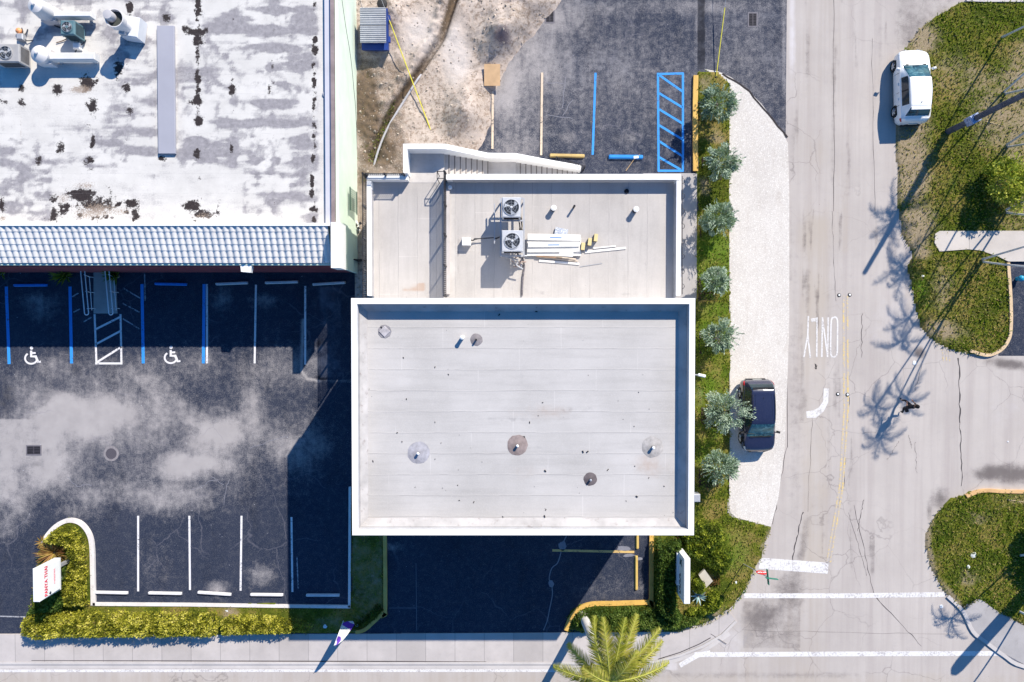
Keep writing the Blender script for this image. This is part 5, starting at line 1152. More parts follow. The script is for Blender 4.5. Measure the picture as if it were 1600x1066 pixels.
    MB().lathe((0, -1.15, zt), [(.03, 0), (.025, .02), (.012, .05), (.004, .10)], 8).build('aerial', PLAS, r)
    # lamps lie on the corners of the body
    def lamp(nm, mat, y0, y1, k0, k1, out):
        ii = [i for i, y in enumerate(ys) if min(y0, y1)-.001 <= y <= max(y0, y1)+.001]
        for s in (-1, 1):
            b = MB()
            for i in ii[:-1]:
                for k in range(k0, k1):
                    vs = [gv(i, k, s), gv(i+1, k, s), gv(i+1, k+1, s), gv(i, k+1, s)]
                    if s == 1: vs.reverse()
                    c0 = Vector((0, (vs[0].y)*.6, .45)); vs = [v+(v-c0).normalized()*out for v in vs]; b.add(vs, [(0, 1, 2, 3)])
            b.build(nm, mat, r)
    lamp('tail_lamp', REDG, -2.06, -1.80, 6, 9, .008); lamp('headlamp', CLEARG, 1.72, 2.02, 6, 9, .008)
    def line(nm, k, y0, y1, rad, mat, f=0.0, lift=.003):
        ii = [i for i, y in enumerate(ys) if y0 <= y <= y1]
        for s in (-1, 1): MB().tube([gv(i, k, s).lerp(gv(i, k+1, s), f)+Vector((0, 0, lift)) for i in ii], rad, 5).build(nm, mat, r)
    line('bonnet_seam', 12, ws[1]+.03, 1.95, .007, DARK, 0, 0)
    line('roof_seam', 12, rg[1]+.02, ws[0]-.02, .008, DARK if suv else STEEL, 0, .001)
    if suv: line('roof_rib', 13, -1.4, .2, .012, paint, .5, .004)
    MB().box((0, ws[1]+.02, (.955 if not suv else 1.065)), (1.15, .07, .02)).build('cowl', PLAS, r)
    MB().box((0, -2.125, .62), (.50, .02, .12)).build('number_plate', simple('plate_white', (.6, .6, .55), .5), r)
    MB().box((0, -2.10, .36), (1.1, .10, .16), bev=.03).build('rear_bumper', PLAS, r); MB().box((0, 2.11, .40), (.85, .08, .20), bev=.03).build('grille', PLAS, r)
    wv = MB()
    for sx in (-.15, -.62): wv.tube([(sx, ws[1]-.02, (1.03 if not suv else 1.12)), (sx+.52, ws[1]-.14, (1.07 if not suv else 1.18))], .010, 4)
    wv.build('wiper', PLAS, r)
    if suv:
        MB().box((0, -1.66, 1.55), (1.16, .16, .03), rx=-.05).build('spoiler', PLAS, r)
        for sx in (-1, 1): MB().tube([(sx*.60, -1.35, 1.64), (sx*.61, -1.2, 1.665), (sx*.62, .05, 1.66), (sx*.60, .15, 1.63)], .018, 6).build('roof_rail', PLAS, r)
    else: MB().box((0, -1.47, 1.41), (1.08, .16, .03), rx=.12, bev=.01).build('spoiler', paint, r)
    r.location = loc; r.rotation_euler = (0, 0, rz); r.scale = (.95, .93, .97); return r
c = P(1415.5, 142, 0)
make_car('parked_car', 'white hatchback parked half on the dry grass verge at the upper right', carpaint('white_car_paint', (.80, .80, .80)), (c.x, c.y, 0), R(1.5))
c = P(1177, 647.5, 0)
make_car('parked_car', 'dark blue compact SUV parked on the pale gravel beside the silver-leaved trees', carpaint('dark_blue_car_paint', (.018, .022, .055), .22), (c.x, c.y, .022), R(181), True)

# ================================================================ the person walking across the side street
def person(px, py, heading):
    base = P(px, py, 0); r = thing('person', 'person in a black top and black trousers walking across the side street', 'person', (0, 0, 0)); ORIG[r.name] = Vector((0, 0, 0))
    # y is forward, x to the right; striding, arms bent in front
    V = [(0, 0, .92, .135), (0, .01, 1.10, .125), (0, .03, 1.28, .15), (0, .05, 1.42, .10), (0, .06, 1.48, .055), (0, .09, 1.56, .075), (0, .10, 1.66, .092), (0, .085, 1.74, .06),
         (.10, .02, .86, .09), (.11, .24, .50, .062), (.11, .22, .12, .042), (.11, .36, .05, .036), (-.10, -.02, .86, .09), (-.11, -.12, .48, .062), (-.11, -.42, .20, .042), (-.11, -.34, .06, .034),
         (.19, .04, 1.38, .06), (.27, -.02, 1.12, .045), (.22, .20, 1.02, .032), (-.19, .05, 1.38, .06), (-.27, .02, 1.12, .045), (-.16, .26, 1.08, .032)]
    E = [(0, 1), (1, 2), (2, 3), (3, 4), (4, 5), (5, 6), (6, 7), (0, 8), (8, 9), (9, 10), (10, 11), (0, 12), (12, 13), (13, 14), (14, 15), (3, 16), (16, 17), (17, 18), (3, 19), (19, 20), (20, 21)]
    me = bpy.data.meshes.new('body'); me.from_pydata([v[:3] for v in V], E, []); o = bpy.data.objects.new('body', me); COL.objects.link(o); o.parent = r
    sk = o.modifiers.new('skin', 'SKIN'); ly = me.skin_vertices[0].data if me.skin_vertices else None
    if ly is None:
        bm = bmesh.new(); bm.from_mesh(me); bm.verts.layers.skin.verify(); bm.to_mesh(me); bm.free(); ly = me.skin_vertices[0].data
    for v, d in zip(V, ly): d.radius = (v[3], v[3]*(.8 if v[2] > .9 and v[2] < 1.45 and v[0] == 0 else 1)); d.use_root = False
    ly[0].use_root = True
    o.modifiers.new('sub', 'SUBSURF').levels = 2; o.modifiers['sub'].render_levels = 2
    dg = bpy.context.evaluated_depsgraph_get(); nm = bpy.data.meshes.new_from_object(o.evaluated_get(dg)); o.modifiers.clear(); o.data = nm
    skin = simple('skin', (.42, .22, .14), .6, .08, 8); cloth = simple('black_cloth', (.012, .012, .016), .85, .3, 8); shoe = simple('shoe', (.03, .03, .035), .7); nm.materials.clear()
    for q in (skin, cloth, shoe): nm.materials.append(q)
    for p in nm.polygons:
        c_ = p.center; mi = 0
        if c_.z < 1.47: mi = 1
        if abs(c_.x) > .12 and c_.z < 1.20 and c_.z > .9 and c_.y > .14: mi = 0
        if c_.z < .10: mi = 2
        if .12 < c_.z < .25 and abs(c_.x) > .05: mi = 0 if c_.y > 0 else 1
        p.material_index = mi; p.use_smooth = True
    ORIG[o.name] = Vector((0, 0, 0))
    h = MB().lathe((0, .075, 1.63), [(.085, -.05), (.108, .02), (.104, .09), (.07, .14), (.02, .16)], 14); h.build('hair', simple('dark_hair', (.012, .009, .008), .7, .3, 20), r, smooth=True)
    f = MB().lathe((0, .195, 1.60), [(.014, -.02), (.016, 0), (.006, .04)], 6)
    f.build('nose', skin, r)
    for s in (-1, 1): MB().lathe((s*.10, .09, 1.61), [(.012, -.03), (.02, 0), (.012, .03)], 6).build('ear', skin, r); MB().lathe((s*.035, .185, 1.64), [(.010, -.01), (.012, 0), (.006, .01)], 6).build('eye', DARK, r)
    # hands: palm and five separate fingers each
    for s, wx, wy, wz in ((1, .22, .20, 1.02), (-1, -.16, .26, 1.08)):
        b = MB(); w_ = Vector((wx, wy, wz)); d = Vector((-s*.25, .85, .1)).normalized(); q = d.cross(Vector((0, 0, 1))).normalized()
        b.tube([w_-d*.01, w_+d*.04, w_+d*.085], [.028, .040, .034], 8)
        for k in range(4):
            a = w_+d*.075+q*(k-1.5)*.019; L = (.062, .072, .066, .050)[k]
            b.tube([a, a+d*L*.5, a+d*L*.85+Vector((0, 0, -L*.45))], [.009, .0085, .006], 5)
        a = w_+d*.03-q*.03*s; b.tube([a, a-q*.03*s+d*.02, a-q*.035*s+d*.05], [.011, .010, .007], 5)
        b.build('hand', skin, r)
    MB().box((-.24, -.10, .98), (.14, .24, .20), bev=.04).build('shoulder_bag', simple('bag_cloth', (.02, .018, .02), .8), r)
    MB().tube([(-.24, -.05, 1.08), (-.15, .0, 1.40), (.02, .04, 1.49), (.16, .05, 1.41)], .012, 5).build('bag_strap', simple('bag_strap', (.25, .2, .18), .8), r)
    r.location = base; r.rotation_euler = (0, 0, heading); return r
person(1406, 632, R(20))

# ================================================================ wheel stops
def stop(name, lab, a, b, mat, group, w_=.16, h=.13, z0=.012):
    pa, pb_ = P(*a), P(*b); d = (pb_-pa); L = d.length; c = (pa+pb_)/2; rz = math.atan2(d.y, d.x)
    m = MB(); M = Matrix.Rotation(rz, 3, 'Z'); pr = [(-w_/2, 0), (w_/2, 0), (w_/2*.95, h*.55), (w_/2*.55, h), (-w_/2*.55, h), (-w_/2*.95, h*.55)]
    xs = [-L/2, -L/2+.05, L/2-.05, L/2]; vs = []
    for i, x in enumerate(xs):
        k = .82 if i in (0, 3) else 1
        for y, z in pr: vs.append(Vector((c.x, c.y, z0))+M@Vector((x, y*k, z*k)))
    fs = [(i*6+j, i*6+(j+1) % 6, (i+1)*6+(j+1) % 6, (i+1)*6+j) for i in range(3) for j in range(6)]+[(5, 4, 3, 2, 1, 0), (18, 19, 20, 21, 22, 23)]
    m.add(vs, fs); o = m.build(name, mat, None, origin=(c.x, c.y, z0)); tag(o, lab, 'wheel stop', group); return o
WST = simple('white_wheel_stop', (.62, .60, .61), .8, .12, 2.5, dirt=((.25, .22, .22), .5))
stop('wheel_stop', 'blue wheel stop in the leftmost accessible bay, below the tiled eave', (23, 446), (75, 445.5), BLUEP, 'wheel stops')
stop('wheel_stop', 'blue wheel stop in the accessible bay right of the entrance ramp', (243, 443.5), (293, 444.5), BLUEP, 'wheel stops')
stop('wheel_stop', 'white wheel stop in the top row, just right of the blue and white double line', (338, 444), (388, 442), WST, 'wheel stops')
stop('wheel_stop', 'white wheel stop in the top row, second from the right', (415, 442), (466, 440.5), WST, 'wheel stops')
stop('wheel_stop', 'white wheel stop in the top row nearest the white building corner', (489, 444.5), (540, 441.5), WST, 'wheel stops')
for a, b, l in [((149, 925), (201, 926), 'white wheel stop in the bottom row, beside the rounded island'), ((233, 926), (285, 927), 'white wheel stop in the bottom row, second from the rounded island'), ((310, 925), (362, 928.5), 'slightly crooked white wheel stop in the middle of the bottom row'),
                ((392, 928.5), (443, 929), 'white wheel stop in the bottom row, at the edge of the building shade'), ((479, 929.5), (531, 929.5), 'white wheel stop in the bottom row lying in the shade of the tall building')]:
    stop('wheel_stop', l, a, b, WST, 'wheel stops')
stop('wheel_stop', 'yellow wheel stop in the yard just above the foot of the staircase', (859, 243.5), (913, 244.5), simple('dull_yellow_stop', (.52, .37, .15), .8, .15, 3, dirt=((.3, .24, .15), .4)), 'wheel stops', .20, .15)
stop('wheel_stop', 'blue wheel stop in the yard with a wooden stick lying on it', (951, 245.5), (1004, 246), simple('yard_blue_stop', (.02, .22, .62), .6, .12, 4, dirt=((.1, .2, .35), .4)), 'wheel stops', .22, .16)
YS = simple('yellow_stop', (.58, .40, .12), .8, .12, 3, dirt=((.35, .28, .16), .4))
stop('wheel_stop', 'yellow wheel stop beside the driveway kerb, partly hidden below the roof edge', (995.5, 857), (995.5, 812), YS, 'wheel stops', .17)
stop('wheel_stop', 'yellow wheel stop beside the driveway kerb, the one below the yellow line', (994, 921), (994, 868), YS, 'wheel stops', .17)
b = MB().tube([P(1000, 241, .17), P(990, 250, .10), P(978, 267, .03)], .02, 6)
tag(b.build('wooden_stick', simple('raw_wood', (.42, .29, .16), .8, .2, 5)), 'thin wooden stick leaning over the blue wheel stop in the yard', 'stick')
tag(MB().box(P(994, 245.6, .18), (.26, .13, .012), rz=.1).build('paper_scrap', WHITEP), 'white paper scrap lying on the blue wheel stop in the yard', 'paper')

# wheelchair symbols painted on the asphalt
def chair(cx_, cy_, s=1.0):
    b = MB(); z = .0145
    def T(x, y): return P(cx_+x*s, cy_+y*s)
    b.ribbon([T(*q) for q in [(-2, -7), (-2, 2), (5, 2), (9, 11), (13, 10)]], .12, z)
    b.ribbon([T(*q) for q in [(-2, -3), (5, -3.4)]], .10, z+.0005)
    b.ribbon([T(-2+9.5*math.cos(a), 5+8.5*math.sin(a)) for a in np.linspace(4.1, .25, 20)], .10, z+.001)
    b.sheet([T(-1.5+2.6*math.cos(a), -11+2.6*math.sin(a)) for a in np.linspace(0, 2*math.pi, 12, endpoint=False)], z)
    return b
for q in ((51, 555), (269, 554)): tag(chair(*q).build('accessible_parking_symbol', m_paint('symbol_paint', (.68, .66, .67), .3)), kind='structure')

# ---------------------------------------------------------------- drains and covers
def drain(px, py, w_, h, lab, name='storm_drain'):
    c = P(px, py, .0); r = thing(name, lab, 'drain', (c.x, c.y, .012))
    MB().box((c.x, c.y, .011), (w_+.14, h+.14, .018)).build('frame', simple('drain_frame', (.16, .15, .17), .8, .2, 3), r)
    MB().box((c.x, c.y, .018), (w_, h, .008)).build('pit', DARK, r)
    nb = int(h/.075); k = 0
    b = MB()
    b.box((c.x, c.y, .026), (.06, h, .01))
    for i in range(nb): b.box((c.x, c.y-h/2+(i+.5)*h/nb, .0252), (w_, .028, .010))
    b.build('grate', simple('cast_iron', (.05, .045, .055), .7, .3, 5), r)
drain(859, 25, .40, .66, 'double storm grate at the edge of the dirt heap near the top'); drain(1176, 31, .40, .66, 'double storm grate in the asphalt near the top, left of the street')
drain(53, 703.5, .72, .44, 'dark rectangular storm grate in the pale concrete patch of the parking lot')
def cover(px, py, rad, lab, mat, name='manhole_cover'):
    c = P(px, py, .0); b = MB().lathe((c.x, c.y, .005), [(rad, 0), (rad, .012), (rad*.92, .016), (rad*.9, .012), (rad*.1, .012)], 28); o = b.build(name, mat, None, origin=(c.x, c.y, .005)); tag(o, lab, 'manhole cover'); return o
mh = NM('cover_iron', .75, .3); ch = mh.node('ShaderNodeTexChecker'); ch.inputs['Scale'].default_value = 22; mh.put(ch.inputs[0], mh.obj()); mh.put(ch.inputs[1], (.05, .045, .055)); mh.put(ch.inputs[2], (.11, .10, .12)); mh.col(ch.outputs[0])
ro = MB().lathe((P(174, 709).x, P(174, 709).y, .004), [(.42, .0), (.42, .010), (.33, .012)], 28); tag(ro.build('manhole_surround', simple('surround_concrete', (.24, .22, .23), .85, .2, 4, local=False)), kind='structure')
cover(174, 709, .30, 'round iron manhole cover in the middle of the parking lot', mh.m)
# road studs
for (a, b_, l) in [(1311, 461.5, 'left of the top end of the yellow centre line'), (1327.5, 461, 'right of the top end of the yellow centre line'), (1309, 616, 'left of the centre line beside the white road arrow'), (1324, 617, 'right of the centre line beside the white road arrow')]:
    c = P(a, b_); r = thing('road_stud', 'small round road stud '+l, 'road stud', (c.x, c.y, .004), 'road studs')
    MB().lathe((c.x, c.y, .002), [(.11, 0), (.10, .012)], 14).build('base', PLAS, r); MB().lathe((c.x+.01, c.y+.01, .012), [(.06, 0), (.055, .015), (.02, .022)], 12).build('button', WHITEP, r)

# ---------------------------------------------------------------- handrails of the ramp
def rail(xt0, lab):
    z = .95; r_ = .028
    a = P(xt0, 421, z); b = P(xt0+7, 493, z); c = P(xt0+6, 421, .55); d = P(xt0+12, 493, .55)
    r = thing('handrail', lab, 'handrail', (a.x, (a.y+b.y)/2, 0), 'handrails of the entrance ramp')
    off = Vector((.12, 0, 0))
    def loop(q0, q1, sx, zz, nm):
        q0 = Vector((q0.x, q0.y, zz)); q1 = Vector((q1.x, q1.y, zz)); p = []
        n = 8
        for k in range(n+1): an = math.pi*k/n; p.append(q0+Vector((sx-sx*math.cos(an), sx*math.sin(an), 0)))
        for k in range(n+1): an = math.pi*k/n; p.append(q1+Vector((sx+sx*math.cos(an), -sx*math.sin(an), 0)))
        p.append(p[0]); MB().tube(p, r_, 6).build(nm, WHITEP, r)
    loop(P(xt0, 424, z), P(xt0+6, 489, z), .11, z, 'top_rail')
    MB().tube([P(xt0+13.5, 432, .35)+Vector((.0, 0, 0)), P(xt0+17.5, 485, .35)], r_*.8, 6).build('lower_rail', WHITEP, r)
    for t in (.08, .48, .9):
        q = P(xt0+2, 424, z).lerp(P(xt0+8, 489, z), t); q2 = P(xt0+13.5, 428, .35).lerp(P(xt0+17.5, 488, .35), t)
        MB().tube([(q.x+.1, q.y, z), (q2.x, q2.y, .35), (q2.x+.02, q2.y, .02)], r_*.8, 6).build('post', WHITEP, r)
rail(126, 'white tubular handrail on the left side of the entrance ramp'); rail(164, 'white tubular handrail on the right side of the entrance ramp')
# small white box on the eave, wall lamp, wall box
c = P(384.5, 419, 3.9); r = thing('eave_light_box', 'small white light box standing out from the tiled eave above the parking lot', 'light', (c.x, c.y, 3.7))
MB().prism([(c.x-.24, c.y-.18), (c.x+.22, c.y-.22), (c.x+.27, c.y+.10), (c.x+.12, c.y+.3), (c.x-.16, c.y+.28), (c.x-.27, c.y+.08)], 3.62, 3.92).build('housing', WHITEP, r); MB().lathe((c.x, c.y-.02, 3.55), [(.15, 0), (.17, .07)], 12).build('lens', CLEARG, r)
c = P(1097, 587.5, 3.0); r = thing('wall_light', 'small white tubular light sticking out from the right wall of the tall building', 'light', (bx1, c.y, 3.0))
MB().tube([(bx1-.06, c.y+.06, 3.0), (P(1092, 587, 3).x, c.y+.05, 3.0)], .03, 6).build('bracket', STEEL, r); MB().tube([(P(1091, 587, 3).x, c.y+.06, 3.0), (P(1102, 588.5, 3).x, c.y-.02, 3.0)], .075, 10).build('lamp', WHITEP, r)
c = P(1090, 778, 1.2); r = thing('meter_box', 'grey meter box on the right wall of the tall building near its lower corner', 'meter box', (c.x, c.y, .8))
MB().box((c.x-.05, c.y, 1.0), (.34, .42, .6), bev=.03).build('box', STEEL, r); MB().tube([(c.x-.05, c.y-.1, .72), (c.x-.05, c.y-.1, .03)], .05, 8).build('pipe', STEEL, r)

# ---------------------------------------------------------------- signs, flag, stone
def textmesh(s, size, name, mat, parent, M):
    cu = bpy.data.curves.new('t', 'FONT'); cu.body = s; cu.size = size; cu.extrude = .006; cu.align_x = 'CENTER'; cu.align_y = 'CENTER'; cu.space_character = 1.05; cu.offset = .006
    o = bpy.data.objects.new('t', cu); COL.objects.link(o); dg = bpy.context.evaluated_depsgraph_get()
    me = bpy.data.meshes.new_from_object(o.evaluated_get(dg)); bpy.data.objects.remove(o)
    me.transform(M); me.name = name; me.materials.clear(); me.materials.append(mat)
    q = bpy.data.objects.new(name, me); COL.objects.link(q); q.parent = parent; ORIG[q.name] = ORIG[parent.name]; return q
# white shop sign: wide cabinet whose right (east) face carries the lettering
zt = 2.75; A = P(54, 889, zt); B = P(54, 941, zt); zb_ = 1.05
cxs = P(60, 915, zt).x; r = thing('shop_sign', 'white box sign with red lettering standing in the rounded island of the parking lot', 'sign', (cxs, (A.y+B.y)/2, 0))
ORIG[r.name] = Vector((cxs, (A.y+B.y)/2, 0))
ln = A.y-B.y
MB().box((cxs-.13, (A.y+B.y)/2, (zt+zb_)/2), (.32, ln, zt-zb_), bev=.02).build('cabinet', simple('sign_white', (.72, .72, .72), .5, .05, 1.5), r)
# sloped lettered face
fx0 = cxs+.03; fx1 = cxs+.20
MB().add([(fx0, A.y, zt-.02), (fx0, B.y, zt-.02), (fx1, B.y+.18, zb_+.35), (fx1, A.y-.02, zb_+.35), (fx0-.02, A.y, zb_+.1), (fx0-.02, B.y, zb_+.1)], [(3, 2, 1, 0), (3, 0, 4), (1, 2, 5), (2, 3, 4, 5)]).build('face_panel', simple('sign_face', (.74, .74, .72), .45, .06, 1.2, dirt=((.5, .5, .48), .3)), r)
nrm = Vector((zt-.02-zb_-.35, 0, fx1-fx0)).normalized(); up = Vector((-(fx1-fx0), 0, zt-zb_-.37)).normalized(); right = Vector((0, 1, 0))
def faceM(t, yoff=0): 
    o_ = Vector((fx0, (A.y+B.y)/2+yoff, zt-.02)).lerp(Vector((fx1, (A.y+B.y)/2+yoff, zb_+.35)), t)+nrm*.006-ORIG[r.name]
    M = Matrix((right, up, nrm)).transposed().to_4x4(); M.translation = o_; return M
REDI = simple('red_lettering', (.62, .02, .06), .5, .1, 3); BLK = simple('dark_lettering', (.02, .03, .06), .5, .1, 3)
textmesh('PANYA THAI', .265, 'lettering', REDI, r, faceM(.33, .05)); textmesh('restaurant', .18, 'small_lettering', simple('pink_lettering', (.75, .35, .38), .5), r, faceM(.72, .12))
r_e = MB()
o_ = faceM(.52, -.66); r_e.add([o_@Vector((x*.09*k, y*.09*k, 0))+ORIG[r.name] for k in (1,) for x, y in ((-1, 0), (-.3, -.8), (.6, -.6), (1, .2), (.3, .3), (.5, 1), (-.4, .7))], [(0, 1, 2, 3, 4, 5, 6)]); r_e.build('emblem', BLK, r)
for yy in (A.y-.5, B.y+.5): MB().box((cxs-.18, yy, (zb_-.02)/2), (.16, .16, zb_+.02)).build('post', STEEL, r)
# monument sign near the corner
zt = 2.2; a = P(1069.5, 873, zt); b_ = P(1069.5, 944, zt); xw = P(1068.8, 900, zt).x; xe_ = P(1078.5, 900, zt).x; xm = (xw+xe_)/2
r = thing('monument_sign', 'narrow white monument sign with dark blue lettering among the shrubs by the street corner', 'sign', (xm, (a.y+b_.y)/2, 0))
MB().box((xm, (a.y+b_.y)/2, (zt+.55)/2), (xe_-xw, a.y-b_.y, zt-.55), bev=.02).build('cabinet', simple('monument_white', (.72, .71, .69), .6, .06, 2, dirt=((.45, .42, .38), .35)), r)
MB().box((xm-.06, (a.y+b_.y)/2+.25, .9), (xe_-xw+.12, (a.y-b_.y)*.72, .5)).build('lower_panel', simple('monument_pale', (.62, .64, .70), .6, .05, 2), r)
MB().box((xm, (a.y+b_.y)/2+.1, .35), ((xe_-xw)*.9, (a.y-b_.y)*.78, .7)).build('plinth', simple('monument_plinth', (.60, .60, .62), .7, .08, 2), r)
g = random.Random(3); mm = MB(); xf = xw-.010
for k in range(7):     # row of bold glyph-like marks, too small to read in the photo
    y0 = b_.y+.28+k*.155; hh = .26
    mm.box((xf, y0, 1.38), (.012, .035, hh)); mm.box((xf, y0+.08, 1.38+(.5-k % 2)*.22), (.0125, .12, .035)); mm.box((xf, y0+.06, 1.38), (.0115, .07, .03))
mm.build('lettering', BLK, r)
mm = MB(); yc = a.y-.42
mm.add([(xf, yc+y, 1.55+z) for y, z in ((-.18, -.28), (.05, -.20), (.2, -.3), (.12, 0), (.22, .25), (0, .12), (-.2, .3), (-.1, 0))], [(0, 1, 2, 3, 4, 5, 6, 7)]); mm.build('emblem', simple('teal_emblem', (.01, .06, .08), .5), r)
# pale stone slab leaning behind
q = [P(1092, 899, .5), P(1101, 890, .62), P(1114, 908, .5), P(1103, 919, .35)]
sl_ = MB().add([*q, *[v-Vector((0, 0, .16)) for v in q]], [(0, 3, 2, 1), (4, 5, 6, 7), (0, 1, 5, 4), (1, 2, 6, 5), (2, 3, 7, 6), (3, 0, 4, 7)])
sl_.box(P(1103, 905, .18), (.3, .3, .36)); tag(sl_.build('stone_slab', simple('cream_stone', (.66, .58, .46), .8, .06, 3, local=False)), 'pale cream stone slab tilted among the shrubs beside the monument sign', 'stone')
# feather flag
fb = P(537, 969, 0); zt = 2.75; ft = P(522, 1009, zt)
r = thing('feather_flag', 'purple and white feather flag standing at the edge of the sidewalk', 'flag', fb)
n = 14; spine = []
for k in range(n+1):
    t = k/n; p = fb.lerp(ft, t); p.z = zt*t; spine.append(p)
MB().tube(spine, [.022*(1-.6*k/n)+.004 for k in range(n+1)], 6).build('pole', WHITEP, r); MB().box((fb.x, fb.y, .03), (.30, .06, .05)).build('foot', STEEL, r)
fl = NM('flag_cloth', .7, .2); fo = fl.sep(fl.node('ShaderNodeAttribute', attribute_name='uvx').outputs['Vector']); nn_ = fl.noise(2.0, 3, .5, fl.obj())
wv = fl.math('ADD', fo[0], fl.math('MULTIPLY', nn_, .25))
cc = fl.ramp(wv, [(.0, (.72, .70, .78)), (.16, (.14, .05, .42)), (.30, (.14, .05, .42)), (.33, (.78, .78, .74)), (.72, (.78, .78, .74)), (.75, (.16, .05, .45)), (.97, (.16, .05, .45)), (1, (.75, .72, .78))]); fl.t.nodes[-1]
for nd in fl.t.nodes:
    if nd.type == 'VALTORGB': nd.color_ramp.interpolation = 'CONSTANT'
fl.col(cc)
vs = []; fs = []; uv = []; m_ = 8; out = Vector((.86, .10, 0))
for i in range(21):
    t = .12+.86*i/20; f_ = t*n; k = min(int(f_), n-1); q = spine[k].lerp(spine[k+1], f_-k)
    wdt = .78*math.sin(math.pi*min(1, .06+.92*t**.75))**.8
    for j in range(m_+1):
        s_ = j/m_; vs.append(q+out*wdt*s_+Vector((0, .05*math.sin(t*9+s_*3)*s_, -.35*wdt*s_))); uv.append((1-t+.35*(s_-.5), s_, 0))
for i in range(20):
    for j in range(m_): k = i*(m_+1)+j; fs.append((k, k+1, k+m_+2, k+m_+1))
o = MB().add(vs, fs).build('banner', fl.m, r, smooth=True); at = o.data.attributes.new('uvx', 'FLOAT_VECTOR', 'POINT'); at.data.foreach_set('vector', np.array(uv, np.float32).ravel())
# street name sign with stop sign
b0 = P(1161, 881, .05); zt = 3.0; tp = P(1199, 901, zt)
tp = Vector((b0.x+(tp.x-b0.x)*1.0, b0.y+(tp.y-b0.y)*1.0, zt))
r = thing('street_sign_post', 'leaning sign post on the corner lawn carrying a stop sign and green street name blades', 'sign', b0)
MB().tube([b0, tp+Vector((0, 0, .1))], .028, 6).build('post', STEEL, r)
GRN = simple('sign_green', (.01, .16, .11), .4, .08, 4)
MB().box(tp+Vector((0, 0, .06)), (.03, .78, .20), rz=.1).build('street_blade', GRN, r); MB().box(tp+Vector((.12, 0, .28)), (.62, .02, .18), rz=-.12).build('street_blade', GRN, r)
sc = b0.lerp(tp, .78); oc = MB(); vs = []
for yy in (-.012, .012):
    for k in range(8): a_ = math.pi/8+k*math.pi/4; vs.append(sc+Vector((.29*math.cos(a_), yy+.05, .29*math.sin(a_))))
oc.add(vs, [tuple(range(8)), tuple(reversed(range(8, 16)))]+[(k, k+8, (k+1) % 8+8, (k+1) % 8) for k in range(8)]); oc.build('stop_sign', simple('stop_red', (.55, .02, .03), .4, .08, 4), r)
M = Matrix(((-1, 0, 0), (0, 0, 1), (0, 1, 0))).to_4x4(); M.translation = sc+Vector((0, .07, 0))-ORIG[r.name]
textmesh('STOP', .18, 'stop_lettering', WHITEP, r, M)

# ---------------------------------------------------------------- yard things
# dumpster
zt = 1.25; a = P(563, 12, zt); b_ = P(603, 68, zt); cxd = (a.x+b_.x)/2; cyd = (a.y+b_.y)/2; W_, L_ = b_.x-a.x, a.y-b_.y
NAVY = simple('dumpster_blue', (.015, .045, .22), .5, .2, 2, dirt=((.05, .05, .08), .4))
r = thing('dumpster', 'blue dumpster with ribbed grey lids beside the pale green wall', 'dumpster', (cxd, cyd, .14))
MB().add([(cxd-W_/2+.05, cyd-L_/2, .2), (cxd+W_/2, cyd-L_/2, .2), (cxd+W_/2, cyd+L_/2, .2), (cxd-W_/2+.05, cyd+L_/2, .2), (cxd-W_/2, cyd-L_/2-.22, .95), (cxd+W_/2+.08, cyd-L_/2-.22, .95), (cxd+W_/2+.08, cyd+L_/2, 1.18), (cxd-W_/2, cyd+L_/2, 1.18)],
         [(3, 2, 1, 0), (4, 5, 6, 7), (0, 1, 5, 4), (1, 2, 6, 5), (2, 3, 7, 6), (3, 0, 4, 7)]).build('body', NAVY, r)
LID = simple('ribbed_lid', (.33, .34, .38), .55, .12, 3, dirt=((.12, .12, .14), .4))
for k, (y0, y1) in enumerate([(cyd-L_/2+.05, cyd-.02), (cyd+.02, cyd+L_/2)]):
    vs = []; fs = []; n = 33
    for i in range(n):
        y = y0+(y1-y0)*i/(n-1); z = 1.24+(.035 if (i//2) % 2 else 0); vs += [(cxd-W_/2-.02, y, z), (cxd+W_/2, y, z+.02), (cxd-W_/2-.02, y, 1.18), (cxd+W_/2, y, 1.18)]
    for i in range(n-1): k0 = 4*i; fs += [(k0, k0+1, k0+5, k0+4), (k0+1, k0+3, k0+7, k0+5), (k0+2, k0, k0+4, k0+6)]
    fs += [(0, 2, 3, 1), (4*n-4, 4*n-3, 4*n-1, 4*n-2)]
    MB().add(vs, fs).build('lid', LID, r)
for sx in (-1, 1):
    for sy in (-1, 1): MB().lathe((cxd+sx*(W_/2-.15), cyd+sy*(L_/2-.2), .20), [(.07, -.03), (.07, .03)], 10, (1, 0, 0)).build('caster', TYRE, r)
for sy in (-.5, .5): MB().box((cxd+W_/2+.10, cyd+sy*L_*.6, .8), (.12, .30, .16)).build('lift_pocket', NAVY, r)
c = P(597, 6, .7); r = thing('trash_bin', 'black bin behind the blue dumpster at the top edge', 'bin', (c.x, c.y, 0)); MB().lathe((c.x, c.y, .0), [(.2, 0), (.25, .6), (.27, .7)], 14).build('bin_body', PLAS, r); MB().lathe((c.x, c.y, .7), [(.28, 0), (.27, .05), (.1, .08)], 14).build('lid', PLAS, r)
# plywood sheet
c = P(769, 118, .35); r = MB().box((c.x, c.y, .42), (.86, 1.12, .025), rx=.12)
tag(r.build('plywood_sheet', simple('plywood', (.50, .33, .19), .8, .15, 2, local=False), None, origin=(c.x, c.y, .3)), 'tan plywood sheet propped on the dirt at the end of the tan bay line', 'board')
